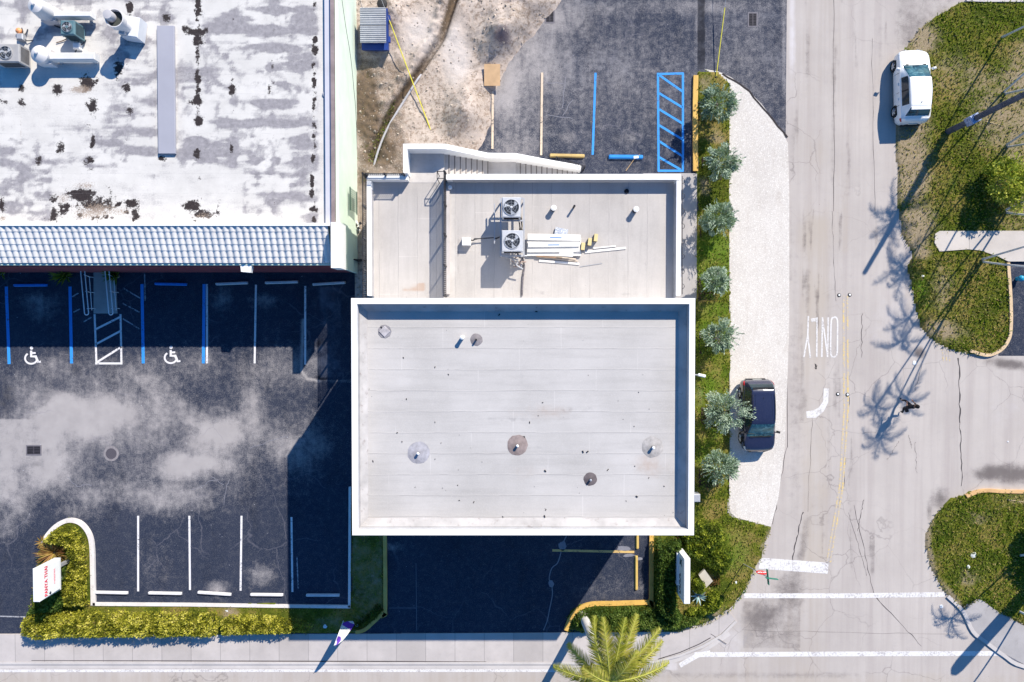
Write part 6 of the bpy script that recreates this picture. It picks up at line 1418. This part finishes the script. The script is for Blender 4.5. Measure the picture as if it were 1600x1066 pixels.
# pipe lying along the trench
PIPE = simple('grey_pvc', (.40, .39, .42), .6, .12, 2, local=False, dirt=((.3, .25, .2), .5))
pl = smooth_path([P(658, 117, .05), P(650, 128, .22), P(625, 168, .25), P(608, 196, .24), P(596, 222, .22), P(586, 252, .18), P(582, 275, .12)], 4)
tag(MB().tube(pl, .06, 8).build('drain_pipe', PIPE), 'long grey plastic pipe curving along the trench in the dirt yard', 'pipe')
# guy wires with yellow sleeves, held by a utility pole beyond the top edge
YW = simple('yellow_sleeve', (.62, .55, .06), .5, .1, 3, local=False)
def guy(nm, lab, base, edge, z_at, anchor):
    p0 = P(*base, .1); z = z_at; q = P(*edge, z); d = (q-p0); top = p0+d*(anchor/z_at); r = thing(nm, lab, 'guy wire', p0)
    MB().tube([p0, p0+d*.9], .028, 6).build('sleeve', YW, r); MB().tube([p0+d*.9, top], .010, 5).build('wire', STEEL, r); MB().lathe((p0.x, p0.y, -.05), [(.05, 0), (.04, .18)], 8).build('anchor', BLACK, r)
    return top
t1 = guy('guy_wire', 'yellow-sleeved guy wire running over the dirt yard to the staircase wall', (680, 222), (600, 10), 1.1, 8.0)
t2 = guy('guy_wire', 'yellow-sleeved guy wire anchored at the tip of the lawn strip', (1119, 120), (1134, 0), .7, 8.0)
for t_, l in ((t1, 'wooden utility pole beyond the top edge above the dirt yard'), (t2, 'wooden utility pole beyond the top edge above the lawn strip')):
    r = thing('utility_pole', l, 'utility pole', (t_.x, t_.y, 0)); MB().tube([(t_.x, t_.y, -.1), (t_.x, t_.y, 9)], [.16, .11], 10).build('pole', BARK, r); MB().box((t_.x, t_.y, 8.4), (2.2, .1, .12)).build('crossarm', BARK, r)
# leaning utility pole at the upper right with a metal plate
DW = simple('dark_wet_wood', (.085, .085, .11), .7, .35, 2.5, dirt=((.03, .03, .04), .5))
b0 = P(1479, 207, 0); z1 = .0
for z in np.linspace(.5, 7, 140):
    q = F(b0.x+.14*z, b0.y, z)
    if q[0] > 1600: break
qq = P(1600, 148, z); d = (qq-b0)/z
top = b0+d*8.0; r = thing('utility_pole', 'dark leaning utility pole with a pale metal plate on the upper right verge', 'utility pole', b0)
MB().tube([b0-Vector((0, 0, .1)), b0+d*.9, b0+d*4, top], [.17, .16, .145, .12], 12).build('pole', DW, r, smooth=True)
for q_ in np.linspace(1.2, 3, 90):
    if F(*(b0+d*q_)[:3])[0] > 1520: break
c = b0+d*q_; pm = NM('perforated_metal', .45, .4); n_ = pm.noise(26, 2, .5, pm.obj()); pm.col(pm.ramp(n_, [(.45, (.42, .48, .66)), (.55, (.12, .15, .28))]))
MB().box(c, (.52, .44, .5), rz=.5, bev=.04).build('metal_plate', pm.m, r)
# blue topped bollard at the right edge
c = P(1598, 435, .45); r = thing('blue_bollard', 'round blue-topped bollard at the right edge in the dark side parking lot', 'bollard', (c.x, c.y, 0)); BT = simple('turquoise_blue', (.02, .28, .45), .3, .1, 3)
MB().lathe((c.x, c.y, .01), [(.10, 0), (.10, .25)], 12).build('post', BT, r); MB().lathe((c.x, c.y, .22), [(.12, 0), (.15, .05), (.17, .13), (.14, .22), (.06, .27)], 14).build('cap', BT, r, smooth=True)
# litter
def litter(px, py, rad, lab, mat, z=.08):
    g = random.Random(px); c = P(px, py, z); k = 9; vs = [(c.x+rad*math.cos(i*2*math.pi/k)*g.uniform(.75, 1.1), c.y+rad*math.sin(i*2*math.pi/k)*g.uniform(.75, 1.1), z+g.uniform(0, .02)) for i in range(k)]
    vs += [(c.x, c.y, z+rad*.22)]+[(v[0], v[1], z-.03) for v in vs]; fs = [(i, (i+1) % k, k) for i in range(k)]+[(i, k+1+i, k+1+(i+1) % k, (i+1) % k) for i in range(k)]
    o = MB().add(vs, fs).build('litter', mat, None, origin=(c.x, c.y, z)); tag(o, lab, 'litter')
LW = simple('pale_litter', (.66, .68, .70), .6, .2, 8)
litter(1520.5, 867, .19, 'crumpled pale plastic plate on the lower right verge', LW); litter(1513, 886, .11, 'small white paper scrap below the pale plate on the lower right verge', LW); litter(1429, 567, .12, 'white plastic bag on the road beside the dark tar patch', LW, .01)
litter(1471, 947.5, .12, 'small white and black scrap on the road beside the end of the white crosswalk line', LW, .01); litter(1150, 910, .09, 'small white scrap on the corner lawn', LW); litter(1442, 432, .09, 'white scrap on the bright green patch of the verge', LW); litter(355, 955, .11, 'white scrap in the gap between the two yellow-green hedges', LW)
litter(1575, 470+220, .04, 'tiny white scrap on the side street pavement', LW, .01); litter(508, 979, .13, 'white paper in the dry bed beside the feather flag', LW); litter(558, 978, .10, 'pale rubbish by the dark plants right of the feather flag', LW)

# ================================================================ equipment on the low roof
def louvre_unit(name, lab, c, w_, l, h, z0, mat, legs=.0, rz=0.0, fan=.36, group=None, rib=False):
    r = thing(name, lab, 'air conditioner', (c.x, c.y, z0), group)
    if legs:
        pass
    MB().box((c.x, c.y, z0+h/2), (w_, l, h), bev=.03).build('casing', mat, r)
    for sx, sy, ww, ll in ((0, -1, w_*.8, .012), (1, 0, .012, l*.8), (-1, 0, .012, l*.8), (0, 1, w_*.8, .012)):
        b = MB()
        for k in range(7): b.box((c.x+sx*(w_/2+.004), c.y+sy*(l/2+.004), z0+h*.16+k*h*.105), (ww if sy else ll, ll if sy else ll if ll > .1 else .012, .035) if sy else (.012, ll, .035))
        b.build('grille', DARK, r)
    f = MB().lathe((c.x, c.y, z0+h), [(fan+.03, 0), (fan+.03, .03), (fan, .035), (fan, -.0)], 26).build('fan_ring', mat, r)
    MB().lathe((c.x, c.y, z0+h+.004), [(fan-.005, 0), (fan-.005, .004)], 26).build('fan_well', simple('fan_well_dark', (.02, .025, .035), .5, .3, 3), r)
    for k in range(3):
        a = k*2*math.pi/3+.4; b = MB(); n = 6; vs = []
        for i in range(n+1):
            q = .06+(fan-.08)*i/n; da = .42*(i/n); 
            for s_ in (-1, 1): aa = a+da+s_*.32*(.5+.5*i/n); vs.append((c.x+q*math.cos(aa), c.y+q*math.sin(aa), z0+h+.018+s_*.010))
        b.add(vs, [(2*i, 2*i+1, 2*i+3, 2*i+2) for i in range(n)]); b.build('fan_blade', simple('fan_blade_grey', (.40, .42, .46), .4, .1, 4), r)
    MB().lathe((c.x, c.y, z0+h+.03), [(.07, 0), (.06, .03), (.02, .04)], 10).build('hub', mat, r)
    g_ = MB()
    for q in (.33, .66, .98): g_.tube([(c.x+fan*q*math.cos(a), c.y+fan*q*math.sin(a), z0+h+.055) for a in np.linspace(0, 2*math.pi, 20)], .005, 4)
    for k in range(4): a = k*math.pi/4; g_.tube([(c.x-fan*math.cos(a), c.y-fan*math.sin(a), z0+h+.056), (c.x+fan*math.cos(a), c.y+fan*math.sin(a), z0+h+.056)], .004, 4)
    g_.build('fan_guard', STEEL, r)
    return r
ACM = simple('ac_grey', (.46, .47, .50), .5, .08, 3, dirt=((.3, .28, .27), .3))
zu = LD+.85
c1 = P(799, 324, zu+.72); c2 = P(800.5, 376.5, zu+.72)
louvre_unit('condenser_unit', 'upper of two grey condenser units on the steel stand on the terrace roof', c1, .86, .92, .72, zu, ACM)
louvre_unit('condenser_unit', 'lower of two grey condenser units on the steel stand, beside the stacked panels', c2, .98, .98, .72, zu, ACM)
st_ = thing('equipment_stand', 'galvanised steel frame carrying the two condenser units on the terrace roof', 'stand', ((c1.x+c2.x)/2, (c1.y+c2.y)/2, LD))
ya, yb = c1.y+.55, c2.y-.62; xa, xb = c2.x-.55, c2.x+.55
for x in (xa, xb): MB().box((x, (ya+yb)/2, zu-.05), (.07, ya-yb, .08)).build('beam', STEEL, st_)
MB().box((xa-.30, (ya+yb)/2+.2, zu-.25), (.05, 1.9, .06)).build('side_rail', STEEL, st_)
for y in (ya, c1.y-.50, c2.y+.52, yb): MB().box(((xa+xb)/2, y, zu-.05), (xb-xa-.09, .07, .06)).build('crossbeam', STEEL, st_)
for x in (xa, xb):
    for y in (ya-.05, (ya+yb)/2, yb+.05): MB().box((x, y, (LD+.02+zu-.10)/2), (.06, .06, zu-.10-LD-.02)).build('leg', STEEL, st_)
g = random.Random(5)
for k in range(5):
    y = g.uniform(c2.y+.55, c1.y-.55); x = xb-.2+g.uniform(-.1, .1)
    MB().tube([(x, y+.4, zu-.1), (x+.06, y, LD+.5), (x-.02+g.uniform(-.1, .1), y-.35, LD+.3)], .022, 6).build('hose', simple('cream_hose', (.48, .42, .32), .7) if k % 2 else BLACK, st_)
# cable bundle trailing from the stand to the wall
pts = smooth_path([P(808, 395, LD+.9), P(812, 402, LD+.5), P(817, 405, LD+.25), P(819, 418, LD+.05), P(817, 432, LD+.05), P(816, 448, LD+.05), P(815.5, 462, LD+.05)], 3)
tag(MB().tube(pts, .05, 7).build('cable_bundle', simple('insulated_cable', (.12, .11, .12), .7, .6, 9, local=False, dirt=((.4, .38, .36), .7))), 'dark insulated cable bundle running down the roof from the lower condenser', 'cable')
cc = thing('cable_tangle', 'tangle of insulated pipes and valves at the lower right foot of the condenser stand', 'pipes', P(806, 402, LD))
for k in range(9):
    a = P(802+g.uniform(-5, 12), 396+g.uniform(-3, 14), LD+g.uniform(.1, .6)); q = [a, a+Vector((g.uniform(-.3, .3), g.uniform(-.3, .1), g.uniform(-.1, .1))), a+Vector((g.uniform(-.4, .4), g.uniform(-.4, .1), -.08))]
    MB().tube(smooth_path(q, 4), .032, 6).build('pipe', STEEL if k % 3 else simple('tan_insulation', (.35, .26, .22), .8), cc)
# electrical box and conduit
c = P(728.5, 377.5, LD+.35); r = thing('junction_box', 'white electrical box on the terrace roof, at the left end of a dark conduit', 'box', (c.x, c.y, LD))
MB().box((c.x, c.y, LD+.2), (.42, .36, .36), bev=.02).build('box', WHITEP, r)
tag(MB().tube([P(735, 375, LD+.3), P(739, 376, LD+.22), P(742, 373.5, LD+.2), P(748, 373, LD+.2), P(772, 371.5, LD+.2), P(775, 373, LD+.2), P(782, 370, LD+.2)], [.03, .03, .05, .028, .028, .05, .03], 7).build('conduit', simple('dark_conduit', (.04, .04, .045), .5, .4, 5, local=False)), 'dark electrical conduit running from the white box to the condenser stand', 'conduit')
# panels, lumber, buckets
PAN = simple('foam_panel_white', (.66, .64, .61), .6, .06, 1.5, dirt=((.5, .45, .42), .3)); PRB = simple('panel_print_blue', (.12, .25, .60), .6, .1, 5)
zp = LD
layers = [('bottom panel of the white stack beside the condensers', 823, 908, 372, 400, .05, .10, 0), ('middle panel of the white stack, with a blue printed mark', 823.5, 906, 373.5, 394, .15, .09, .01), ('top panel of the white stack beside the condensers', 824, 907, 366, 376, .24, .07, -.02), ('uppermost narrow white plank on the panel stack', 825, 905, 378, 386, .24, .08, .012)]
for l, x0, x1, y0, y1, dz, th, rz in layers:
    a, b_ = P(x0, y0, zp+dz+th), P(x1, y1, zp+dz+th); c = (a+b_)/2; r = thing('insulation_panel', l, 'panel', (c.x, c.y, zp+dz), 'white panels stacked on the terrace roof')
    MB().box((c.x, c.y, zp+dz+th/2), (b_.x-a.x, a.y-b_.y, th), rz=rz, bev=.01).build('sheet', PAN, r)
    MB().box((c.x+g.uniform(-.1, .5), c.y+g.uniform(-.03, .03), zp+dz+th+.001), (.55, .05, .004), rz=rz).build('print', PRB, r)
def plank(x0, y0, x1, y1, w_, z, mat, lab, th=.035):
    a, b_ = P(x0, y0, z), P(x1, y1, z); d = b_-a; c = (a+b_)/2
    o = MB().box((c.x, c.y, z), (d.length, w_, th), rz=math.atan2(d.y, d.x)).build('timber_strip', mat, None, origin=(c.x, c.y, z)); tag(o, lab, 'timber', 'timber strips on the terrace roof')
WD = simple('pale_timber', (.52, .44, .36), .8, .12, 3); WP = simple('white_trim', (.70, .68, .66), .7, .06, 3)
plank(842, 407.5, 905, 412.5, .10, LD+.03, WP, 'lowest white timber strip below the panel stack'); plank(840, 402, 903, 408, .07, LD+.05, WD, 'tan timber strip just below the white panel stack')
plank(832, 397.5, 900, 405, .07, LD+.10, WD, 'bare timber strip touching the white panel stack'); plank(838, 400.5, 878, 403.5, .05, LD+.14, simple('brown_timber', (.28, .17, .1), .8), 'thin brown timber strip on top of the bare ones')
plank(914, 394, 978, 387.5, .11, LD+.03, WP, 'long white timber strip right of the yellow tubs'); plank(927, 388, 962, 384.5, .07, LD+.03, WP, 'short white timber strip right of the yellow tubs'); plank(906, 417, 941, 411.5, .02, LD+.02, STEEL, 'thin metal rod lying below the timber strips', .02)
a = P(885, 397, LD+.40); o = MB().box((a.x, a.y, LD+.36), (.66, .22, .01), rz=-.06, rx=.2).build('foil_sheet', WHITEP, None, origin=(a.x, a.y, LD+.36)); tag(o, 'small white sheet lying over the lower edge of the panel stack', 'sheet')
pn = NM('printed_paper', .7, .2); n_ = pn.noise(11, 3, .7, pn.obj()); pn.col(pn.ramp(n_, [(.45, (.62, .63, .66)), (.52, (.16, .22, .34)), (.6, (.6, .6, .62))]))
a = P(877, 362.5, LD+.10); o = MB().box((a.x, a.y, LD+.10), (.62, .34, .10), rz=-.2).build('printed_carton', pn.m, None, origin=(a.x, a.y, LD)); tag(o, 'flattened printed carton sticking out above the white panel stack', 'carton')
TUB = simple('cream_tub', (.62, .50, .25), .6, .08, 5); 
for px, py, l in ((911, 385, 'yellow tub at the right end of the panel stack, lowest of three'), (921.5, 378, 'yellow tub in the middle of three on the terrace roof'), (931, 371.5, 'yellow tub farthest right of three on the terrace roof')):
    a = P(px, py, LD+.30); r = thing('yellow_tub', l, 'tub', (a.x, a.y, LD), 'yellow tubs on the terrace roof'); MB().box((a.x, a.y, LD+.15), (.17, .34, .29), rz=-.12, bev=.03).build('tub_body', simple('dark_tub_side', (.12, .10, .08), .7), r); MB().box((a.x, a.y, LD+.31), (.18, .36, .03), rz=-.12, bev=.01).build('lid', TUB, r)
# roof vents on the low roof
def vent(px, py, z, h, rad, lab, cap=WHITEP, body=BLACK, flash=None, fm=None, grp=None, cat='roof vent', name='vent_pipe'):
    t = P(px, py, z+h); r = thing(name, lab, cat, (t.x, t.y, z), grp)
    MB().tube([(t.x, t.y, z), (t.x, t.y, z+h)], rad, 12).build('pipe', body, r)
    MB().lathe((t.x, t.y, z+h-.02), [(rad*1.15, 0), (rad*1.15, .04), (rad*.5, .07)], 12).build('cap', cap, r)
    if flash:
        g = random.Random(px); k = 18; vs = [(t.x+flash*math.cos(i*2*math.pi/k)*g.uniform(.93, 1.04), t.y+flash*math.sin(i*2*math.pi/k)*g.uniform(.93, 1.04), z+.006) for i in range(k)]+[(t.x, t.y, z+.07)]
        MB().add(vs, [(i, (i+1) % k, k) for i in range(k)]).build('flashing', fm, r)
    return r
vent(865, 325, LD, .35, .12, 'short round vent pipe with a white cap, leftmost on the terrace roof', WHITEP); vent(897.5, 322, LD, .40, .05, 'thin dark vent pipe between the two round ones on the terrace roof', BLACK)
vent(994, 327, LD, .40, .12, 'short round vent pipe with a white cap near the right side of the terrace roof', WHITEP); vent(703, 293, LD, .15, .09, 'tiny white round cap beside the black fence on the terrace roof', WHITEP, WHITEP)
c = P(979, 299, LD); r = thing('roof_drain', 'black roof drain in the shaded strip of the terrace roof', 'drain', (c.x, c.y, LD)); MB().lathe((c.x, c.y, LD+.002), [(.12, 0), (.11, .05), (.04, .07)], 12).build('strainer', DARK, r)
# tall roof vents
def fmat(name, c): return simple(name, c, .85, .3, 3.5, dirt=((.16, .14, .14), .4))
vent(653, 709, HD, .22, .055, 'vent pipe on a pale round patch near the left of the tall roof', WHITEP, BLACK, .50, fmat('pale_patch', (.34, .33, .36))); vent(808.5, 697, HD, .22, .055, 'vent pipe on a large brown round patch near the middle of the tall roof', WHITEP, BLACK, .46, fmat('brown_patch', (.25, .20, .19)))
vent(1021, 700, HD, .24, .06, 'vent pipe on a pale cracked round patch near the right of the tall roof', WHITEP, BLACK, .48, fmat('cracked_patch', (.36, .34, .33))); vent(923, 750.5, HD, .2, .045, 'vent pipe on a small dark round patch near the bottom of the tall roof', STEEL, BLACK, .30, fmat('dark_patch', (.12, .10, .105)))
vent(744, 531, HD, .22, .04, 'low dark pipe stub on a grey round patch near the top of the tall roof', BLACK, BLACK, .28, fmat('grey_patch', (.22, .20, .21))); vent(722, 527.5, HD, .36, .085, 'white vent pipe without a patch near the top of the tall roof', WHITEP, WHITEP)
c = P(601, 518, HD); r = thing('roof_patch', 'small square raised patch near the upper left corner of the tall roof', 'roof patch', (c.x, c.y, HD)); MB().lathe((c.x, c.y, HD+.003), [(.26, 0), (.24, .05), (.05, .05)], 4).build('cover', fmat('square_patch', (.40, .38, .40)), r); MB().lathe((c.x, c.y, HD+.003), [(.31, 0), (.30, .012)], 9).build('skirt', fmat('square_skirt', (.24, .23, .25)), r)
# black debris on the tall roof
b = MB(); g = random.Random(2)
for k in range(60):
    px, py = g.uniform(565, 1060), g.uniform(505, 822); c = P(px, py, HD+.012); r_ = g.choice([.012, .018, .025, .035]); a = g.uniform(0, 3); b.box(c, (r_*g.uniform(1, 3), r_, .012), rz=a)
for px, py in ((838, 487), (780, 492), (596, 512), (911, 706), (852, 736), (995, 776), (918, 706), (851, 807)): b.box(P(px, py, HD+.02), (.10, .05, .03), rz=g.uniform(0, 3))
tag(b.build('roof_debris', DARK), 'small dark twigs and specks scattered over the tall grey roof', 'debris', kind='stuff')

# ---------------------------------------------------------------- railings of the terrace
def fence(name, lab, a, b_, z0, h, np_, posts, cat='railing', diag=False, rx=.02, grp=None):
    a, b_ = Vector((a.x, a.y, z0)), Vector((b_.x, b_.y, z0)); r = thing(name, lab, cat, (a+b_)/2, grp); up = Vector((0, 0, h))
    MB().tube([a+up, b_+up], rx, 6).build('top_rail', BLACK, r); MB().tube([a+Vector((0, 0, .12)), b_+Vector((0, 0, .12))], rx, 6).build('bottom_rail', BLACK, r)
    bb = MB()
    for k in range(np_+1): q = a.lerp(b_, k/np_); bb.box(q+Vector((0, 0, h/2+.05)), (.028, .028, h-.12))
    o = bb.build('pickets', BLACK, r); o['label'] = 'row of thin black pickets'
    for k in range(posts+1): q = a.lerp(b_, k/posts); MB().box(q+Vector((0, 0, h/2)), (.07, .07, h+.04)).build('post', BLACK, r)
    return r
fence('terrace_fence', 'long black picket fence dividing the terrace from the condenser roof', P(697.5, 276, LD), P(697.5, 464, LD), LD+.13, 1.05, 62, 4, 'fence')
xr = lx0-.06
fence('wall_railing', 'black railing on the left edge of the terrace building', Vector((xr, ly1-.1, 0)), Vector((xr, ly0, 0)), LT-.25, .9, 60, 4)
fence('wall_railing', 'short black railing on the top edge of the terrace, left of the staircase', Vector((xr+.1, ly1-.08, 0)), Vector((gx0-.15, ly1-.08, 0)), LT, .45, 18, 2)
ga = P(684, 269, LD+1.0); r = thing('small_gate', 'small black gate frame at the head of the staircase', 'gate', (ga.x, ga.y, LD)); 
q = [P(683, 268, LD+1.05), P(696, 268, LD+1.05), P(696, 279, LD+1.05), P(683, 279, LD+1.05)]
MB().tube(q+[q[0]], .022, 6).build('frame', BLACK, r)
for v_ in q: MB().tube([v_, Vector((v_.x, v_.y, LD))], .02, 6).build('post', BLACK, r)
# wall cable with hooks on the right wall
xq = lx1+.20; r = thing('wall_cable', 'thin dark cable with small hooks along the right wall of the low building', 'cable', (xq, (ly0+ly1)/2, 1.0))
MB().tube([(P(1066, 275, 3.4).x, P(1066, 275, 3.4).y, 3.4), (P(1066, 460, 3.4).x, P(1066, 460, 3.4).y, 3.4)], .018, 6).build('cable', BLACK, r)
for k in range(8):
    y = P(1066, 283+k*23.5, 3.4).y; x = P(1066, 300, 3.4).x; MB().tube([(x+.13*math.sin(t)*1.0, y+.13*math.cos(t), 3.40) for t in np.linspace(.2, 3.0, 7)], .014, 5).build('hook', BLACK, r)
fence('gate_fence', 'black picket gate lying along the foot of the staircase wall', P(868, 252, .1), P(911, 266, .1), .02, 1.0, 14, 2, 'fence')
# narrow alley bits between the buildings
c = P(560, 372, .3); r = thing('valve_assembly', 'white and black valve assembly in the alley by the pale green wall', 'valve', (c.x, c.y, 0)); MB().tube([P(556, 346, .5), P(561, 352, .5), P(558, 358, .5), P(562, 360, .3)], .05, 7).build('pipe', WHITEP, r)
for q in ((556, 352), (563, 349), (560, 357)): MB().box(P(q[0], q[1], .55), (.13, .13, .1), rz=.5).build('valve', BLACK, r)
fence('alley_gate', 'low dark gate across the alley below the pale green wall', P(552, 409, 0), P(572, 409, 0), .0, 1.2, 8, 2, 'gate')
# window grille on the green side wall
wg = thing('window_grille', 'dark green window grille on the pale green side wall', 'window grille', P(553, 316, 1.8)); x0 = P(551, 300, 2.1).x
for k in range(11): y = P(555, 299+k*3.1, 1.8).y; MB().tube([(P(547.5, 300, 2.5).x, y, 2.55), (P(557, 300, 1.3).x, y, 1.30)], .022, 5).build('bar', simple('dark_green_paint', (.01, .06, .04), .5), wg)
for zz, px in ((2.6, 547), (1.25, 557.5)): MB().tube([(P(px, 300, zz).x, P(555, 297, 1.8).y, zz), (P(px, 300, zz).x, P(555, 333, 1.8).y, zz)], .03, 5).build('frame', simple('dark_green_paint', (.01, .06, .04), .5), wg)

# ================================================================ equipment on the old roof
def fan(px, py, h, rad, lab, cap='dome'):
    t = P(px, py, RD+h); r = thing('exhaust_fan', lab, 'exhaust fan', (t.x, t.y, RD), 'roof exhaust fans'); W2 = simple('fan_shell', (.60, .58, .58), .55, .08, 2, dirt=((.4, .36, .33), .4))
    MB().box((t.x, t.y, RD+.25), (rad*1.9, rad*1.9, .5)).build('curb', W2, r)
    if cap == 'dome':
        MB().lathe((t.x, t.y, RD+.5), [(rad*.95, 0), (rad*.95, .12), (rad*1.15, .18), (rad*1.15, .30), (rad*.95, h-.9+.28), (rad*.6, h-.55), (rad*.25, h-.5), (rad*.22, h-.42), (.04, h-.40)], 26).build('hood', W2, r, smooth=True)
    else:
        MB().lathe((t.x, t.y, RD+.5), [(rad*.8, 0), (rad*.8, h-1.0), (rad*1.15, h-.85), (rad*1.15, h-.5), (rad*1.05, h-.5), (rad*1.0, h-.75)], 26).build('barrel', W2, r, smooth=True)
        MB().lathe((t.x, t.y, RD+h-.22), [(rad*1.04, 0), (rad*1.04, .01)], 26).build('mouth', simple('greenish_dark', (.05, .055, .05), .8), r)
        MB().lathe((t.x-.22, t.y+.10, RD+h-.20), [(rad*.62, 0), (rad*.62, .30), (rad*.55, .36), (.05, .38)], 24).build('cover', simple('fan_cover', (.42, .41, .43), .6, .08, 2), r, smooth=True)
    return r
fan(52, 6, 1.5, .36, 'pale mushroom-shaped exhaust fan at the top edge of the old roof'); fan(57, 82, 1.0, .36, 'pale dome exhaust fan at the left end of the lower white duct')
fan(178, 28, 1.7, .37, 'tall open exhaust fan with a round grey cover on the old roof', 'open')
def duct(x0, x1, y0, y1, h, lab, mat=None):
    a, b_ = P(x0, y0, RD+h), P(x1, y1, RD+h); c = (a+b_)/2; r = thing('roof_duct', lab, 'duct', (c.x, c.y, RD), 'white ducts on the old roof'); mt = mat or simple('duct_white', (.62, .61, .60), .6, .05, 2, dirt=((.42, .4, .4), .3))
    MB().box((c.x, c.y, RD+h/2+.12), (b_.x-a.x, a.y-b_.y, h-.24), bev=.03).build('duct_body', mt, r)
    for t in (.15, .85): MB().box((a.x+(b_.x-a.x)*t, c.y, RD+.07), (.1, (a.y-b_.y)*.9, .14)).build('support', STEEL, r)
    return r
duct(72, 142, 18, 26, .65, 'upper long white duct beside the teal condenser on the old roof'); duct(72, 148, 82, 93, .65, 'lower long white duct joined to the dome fan on the old roof')
r = thing('kitchen_hood_box', 'white and blue-shaded box behind the tall open exhaust fan on the old roof', 'duct', P(203, 44, RD)); c = P(205, 42, RD+.7); MB().box((c.x, c.y, RD+.4), (.75, .95, .7), rz=-.15, bev=.03).build('box', simple('hood_white', (.60, .61, .64), .5, .05, 2), r); MB().box((c.x-.28, c.y-.1, RD+.85), (.3, .7, .22), rz=-.15, bev=.02).build('box_lid', STEEL, r)
TEAL = simple('teal_metal', (.09, .17, .20), .5, .15, 3); c = P(104, 42, RD+1.0); r = louvre_unit('condenser_unit', 'small teal condenser unit between the two white ducts on the old roof', c, .66, .66, .8, RD+.15, TEAL, fan=.24)
GR = simple('ribbed_grey_metal', (.34, .33, .33), .6, .1, 3); c = P(8, 82, RD+.95); r = louvre_unit('condenser_unit', 'ribbed grey condenser unit at the left edge of the old roof', c, 1.25, .85, .75, RD+.15, GR, fan=.30)
g = random.Random(8)
for px, py, l in ((32, 58, 'orange and grey gas regulator on the old roof, left of the upper duct'), (120, 72, 'small white valve box below the teal condenser on the old roof')):
    c = P(px, py, RD+.2); r = thing('gas_fitting', l, 'fitting', (c.x, c.y, RD)); MB().box((c.x, c.y, RD+.15), (.32, .3, .28), bev=.04).build('body', WHITEP if px > 60 else STEEL, r)
    for k in range(3): a = g.uniform(0, 6); MB().tube([(c.x, c.y, RD+.1), (c.x+.3*math.cos(a), c.y+.3*math.sin(a), RD+.12), (c.x+.5*math.cos(a+.3), c.y+.5*math.sin(a+.3), RD+.04)], .025, 5).build('pipe', simple('dark_conduit', (.04, .04, .045)), r)
    if px < 60: MB().lathe((c.x-.12, c.y+.32, RD+.06), [(.14, 0), (.14, .12), (.05, .18)], 12).build('regulator', simple('orange_cap', (.65, .28, .12), .5), r)
pb_ = MB(); 
tag(pb_.tube(smooth_path([P(85, 40, RD+.1), P(95, 44, RD+.1), P(100, 48, RD+.2)], 4), .03, 6).build('condenser_pipe', BLACK), 'black refrigerant pipe left of the teal condenser', 'pipe')
tag(MB().tube(smooth_path([P(88, 67, RD+.05), P(100, 63, RD+.06), P(108, 58, RD+.1)], 4), .025, 6).build('condenser_pipe', simple('brown_pipe', (.12, .07, .06))), 'brown pipe curving below the teal condenser', 'pipe')
c = P(508, 148, RD); r = thing('capped_vent', 'tiny round cap near the right edge of the old roof', 'roof vent', (c.x, c.y, RD)); MB().lathe((c.x, c.y, RD+.005), [(.13, 0), (.12, .06), (.05, .08)], 12).build('cap', STEEL, r)
# cable drooping over the green wall
tag(MB().tube(smooth_path([P(533, -10, 4.4), P(540, 40, 3.9), P(548, 90, 3.0), P(553, 140, 2.3), P(556, 175, 1.9), P(558, 232, 1.0)], 4), .012, 5).build('wall_wire', BLACK), 'thin black wire hanging along the pale green side wall', 'wire')
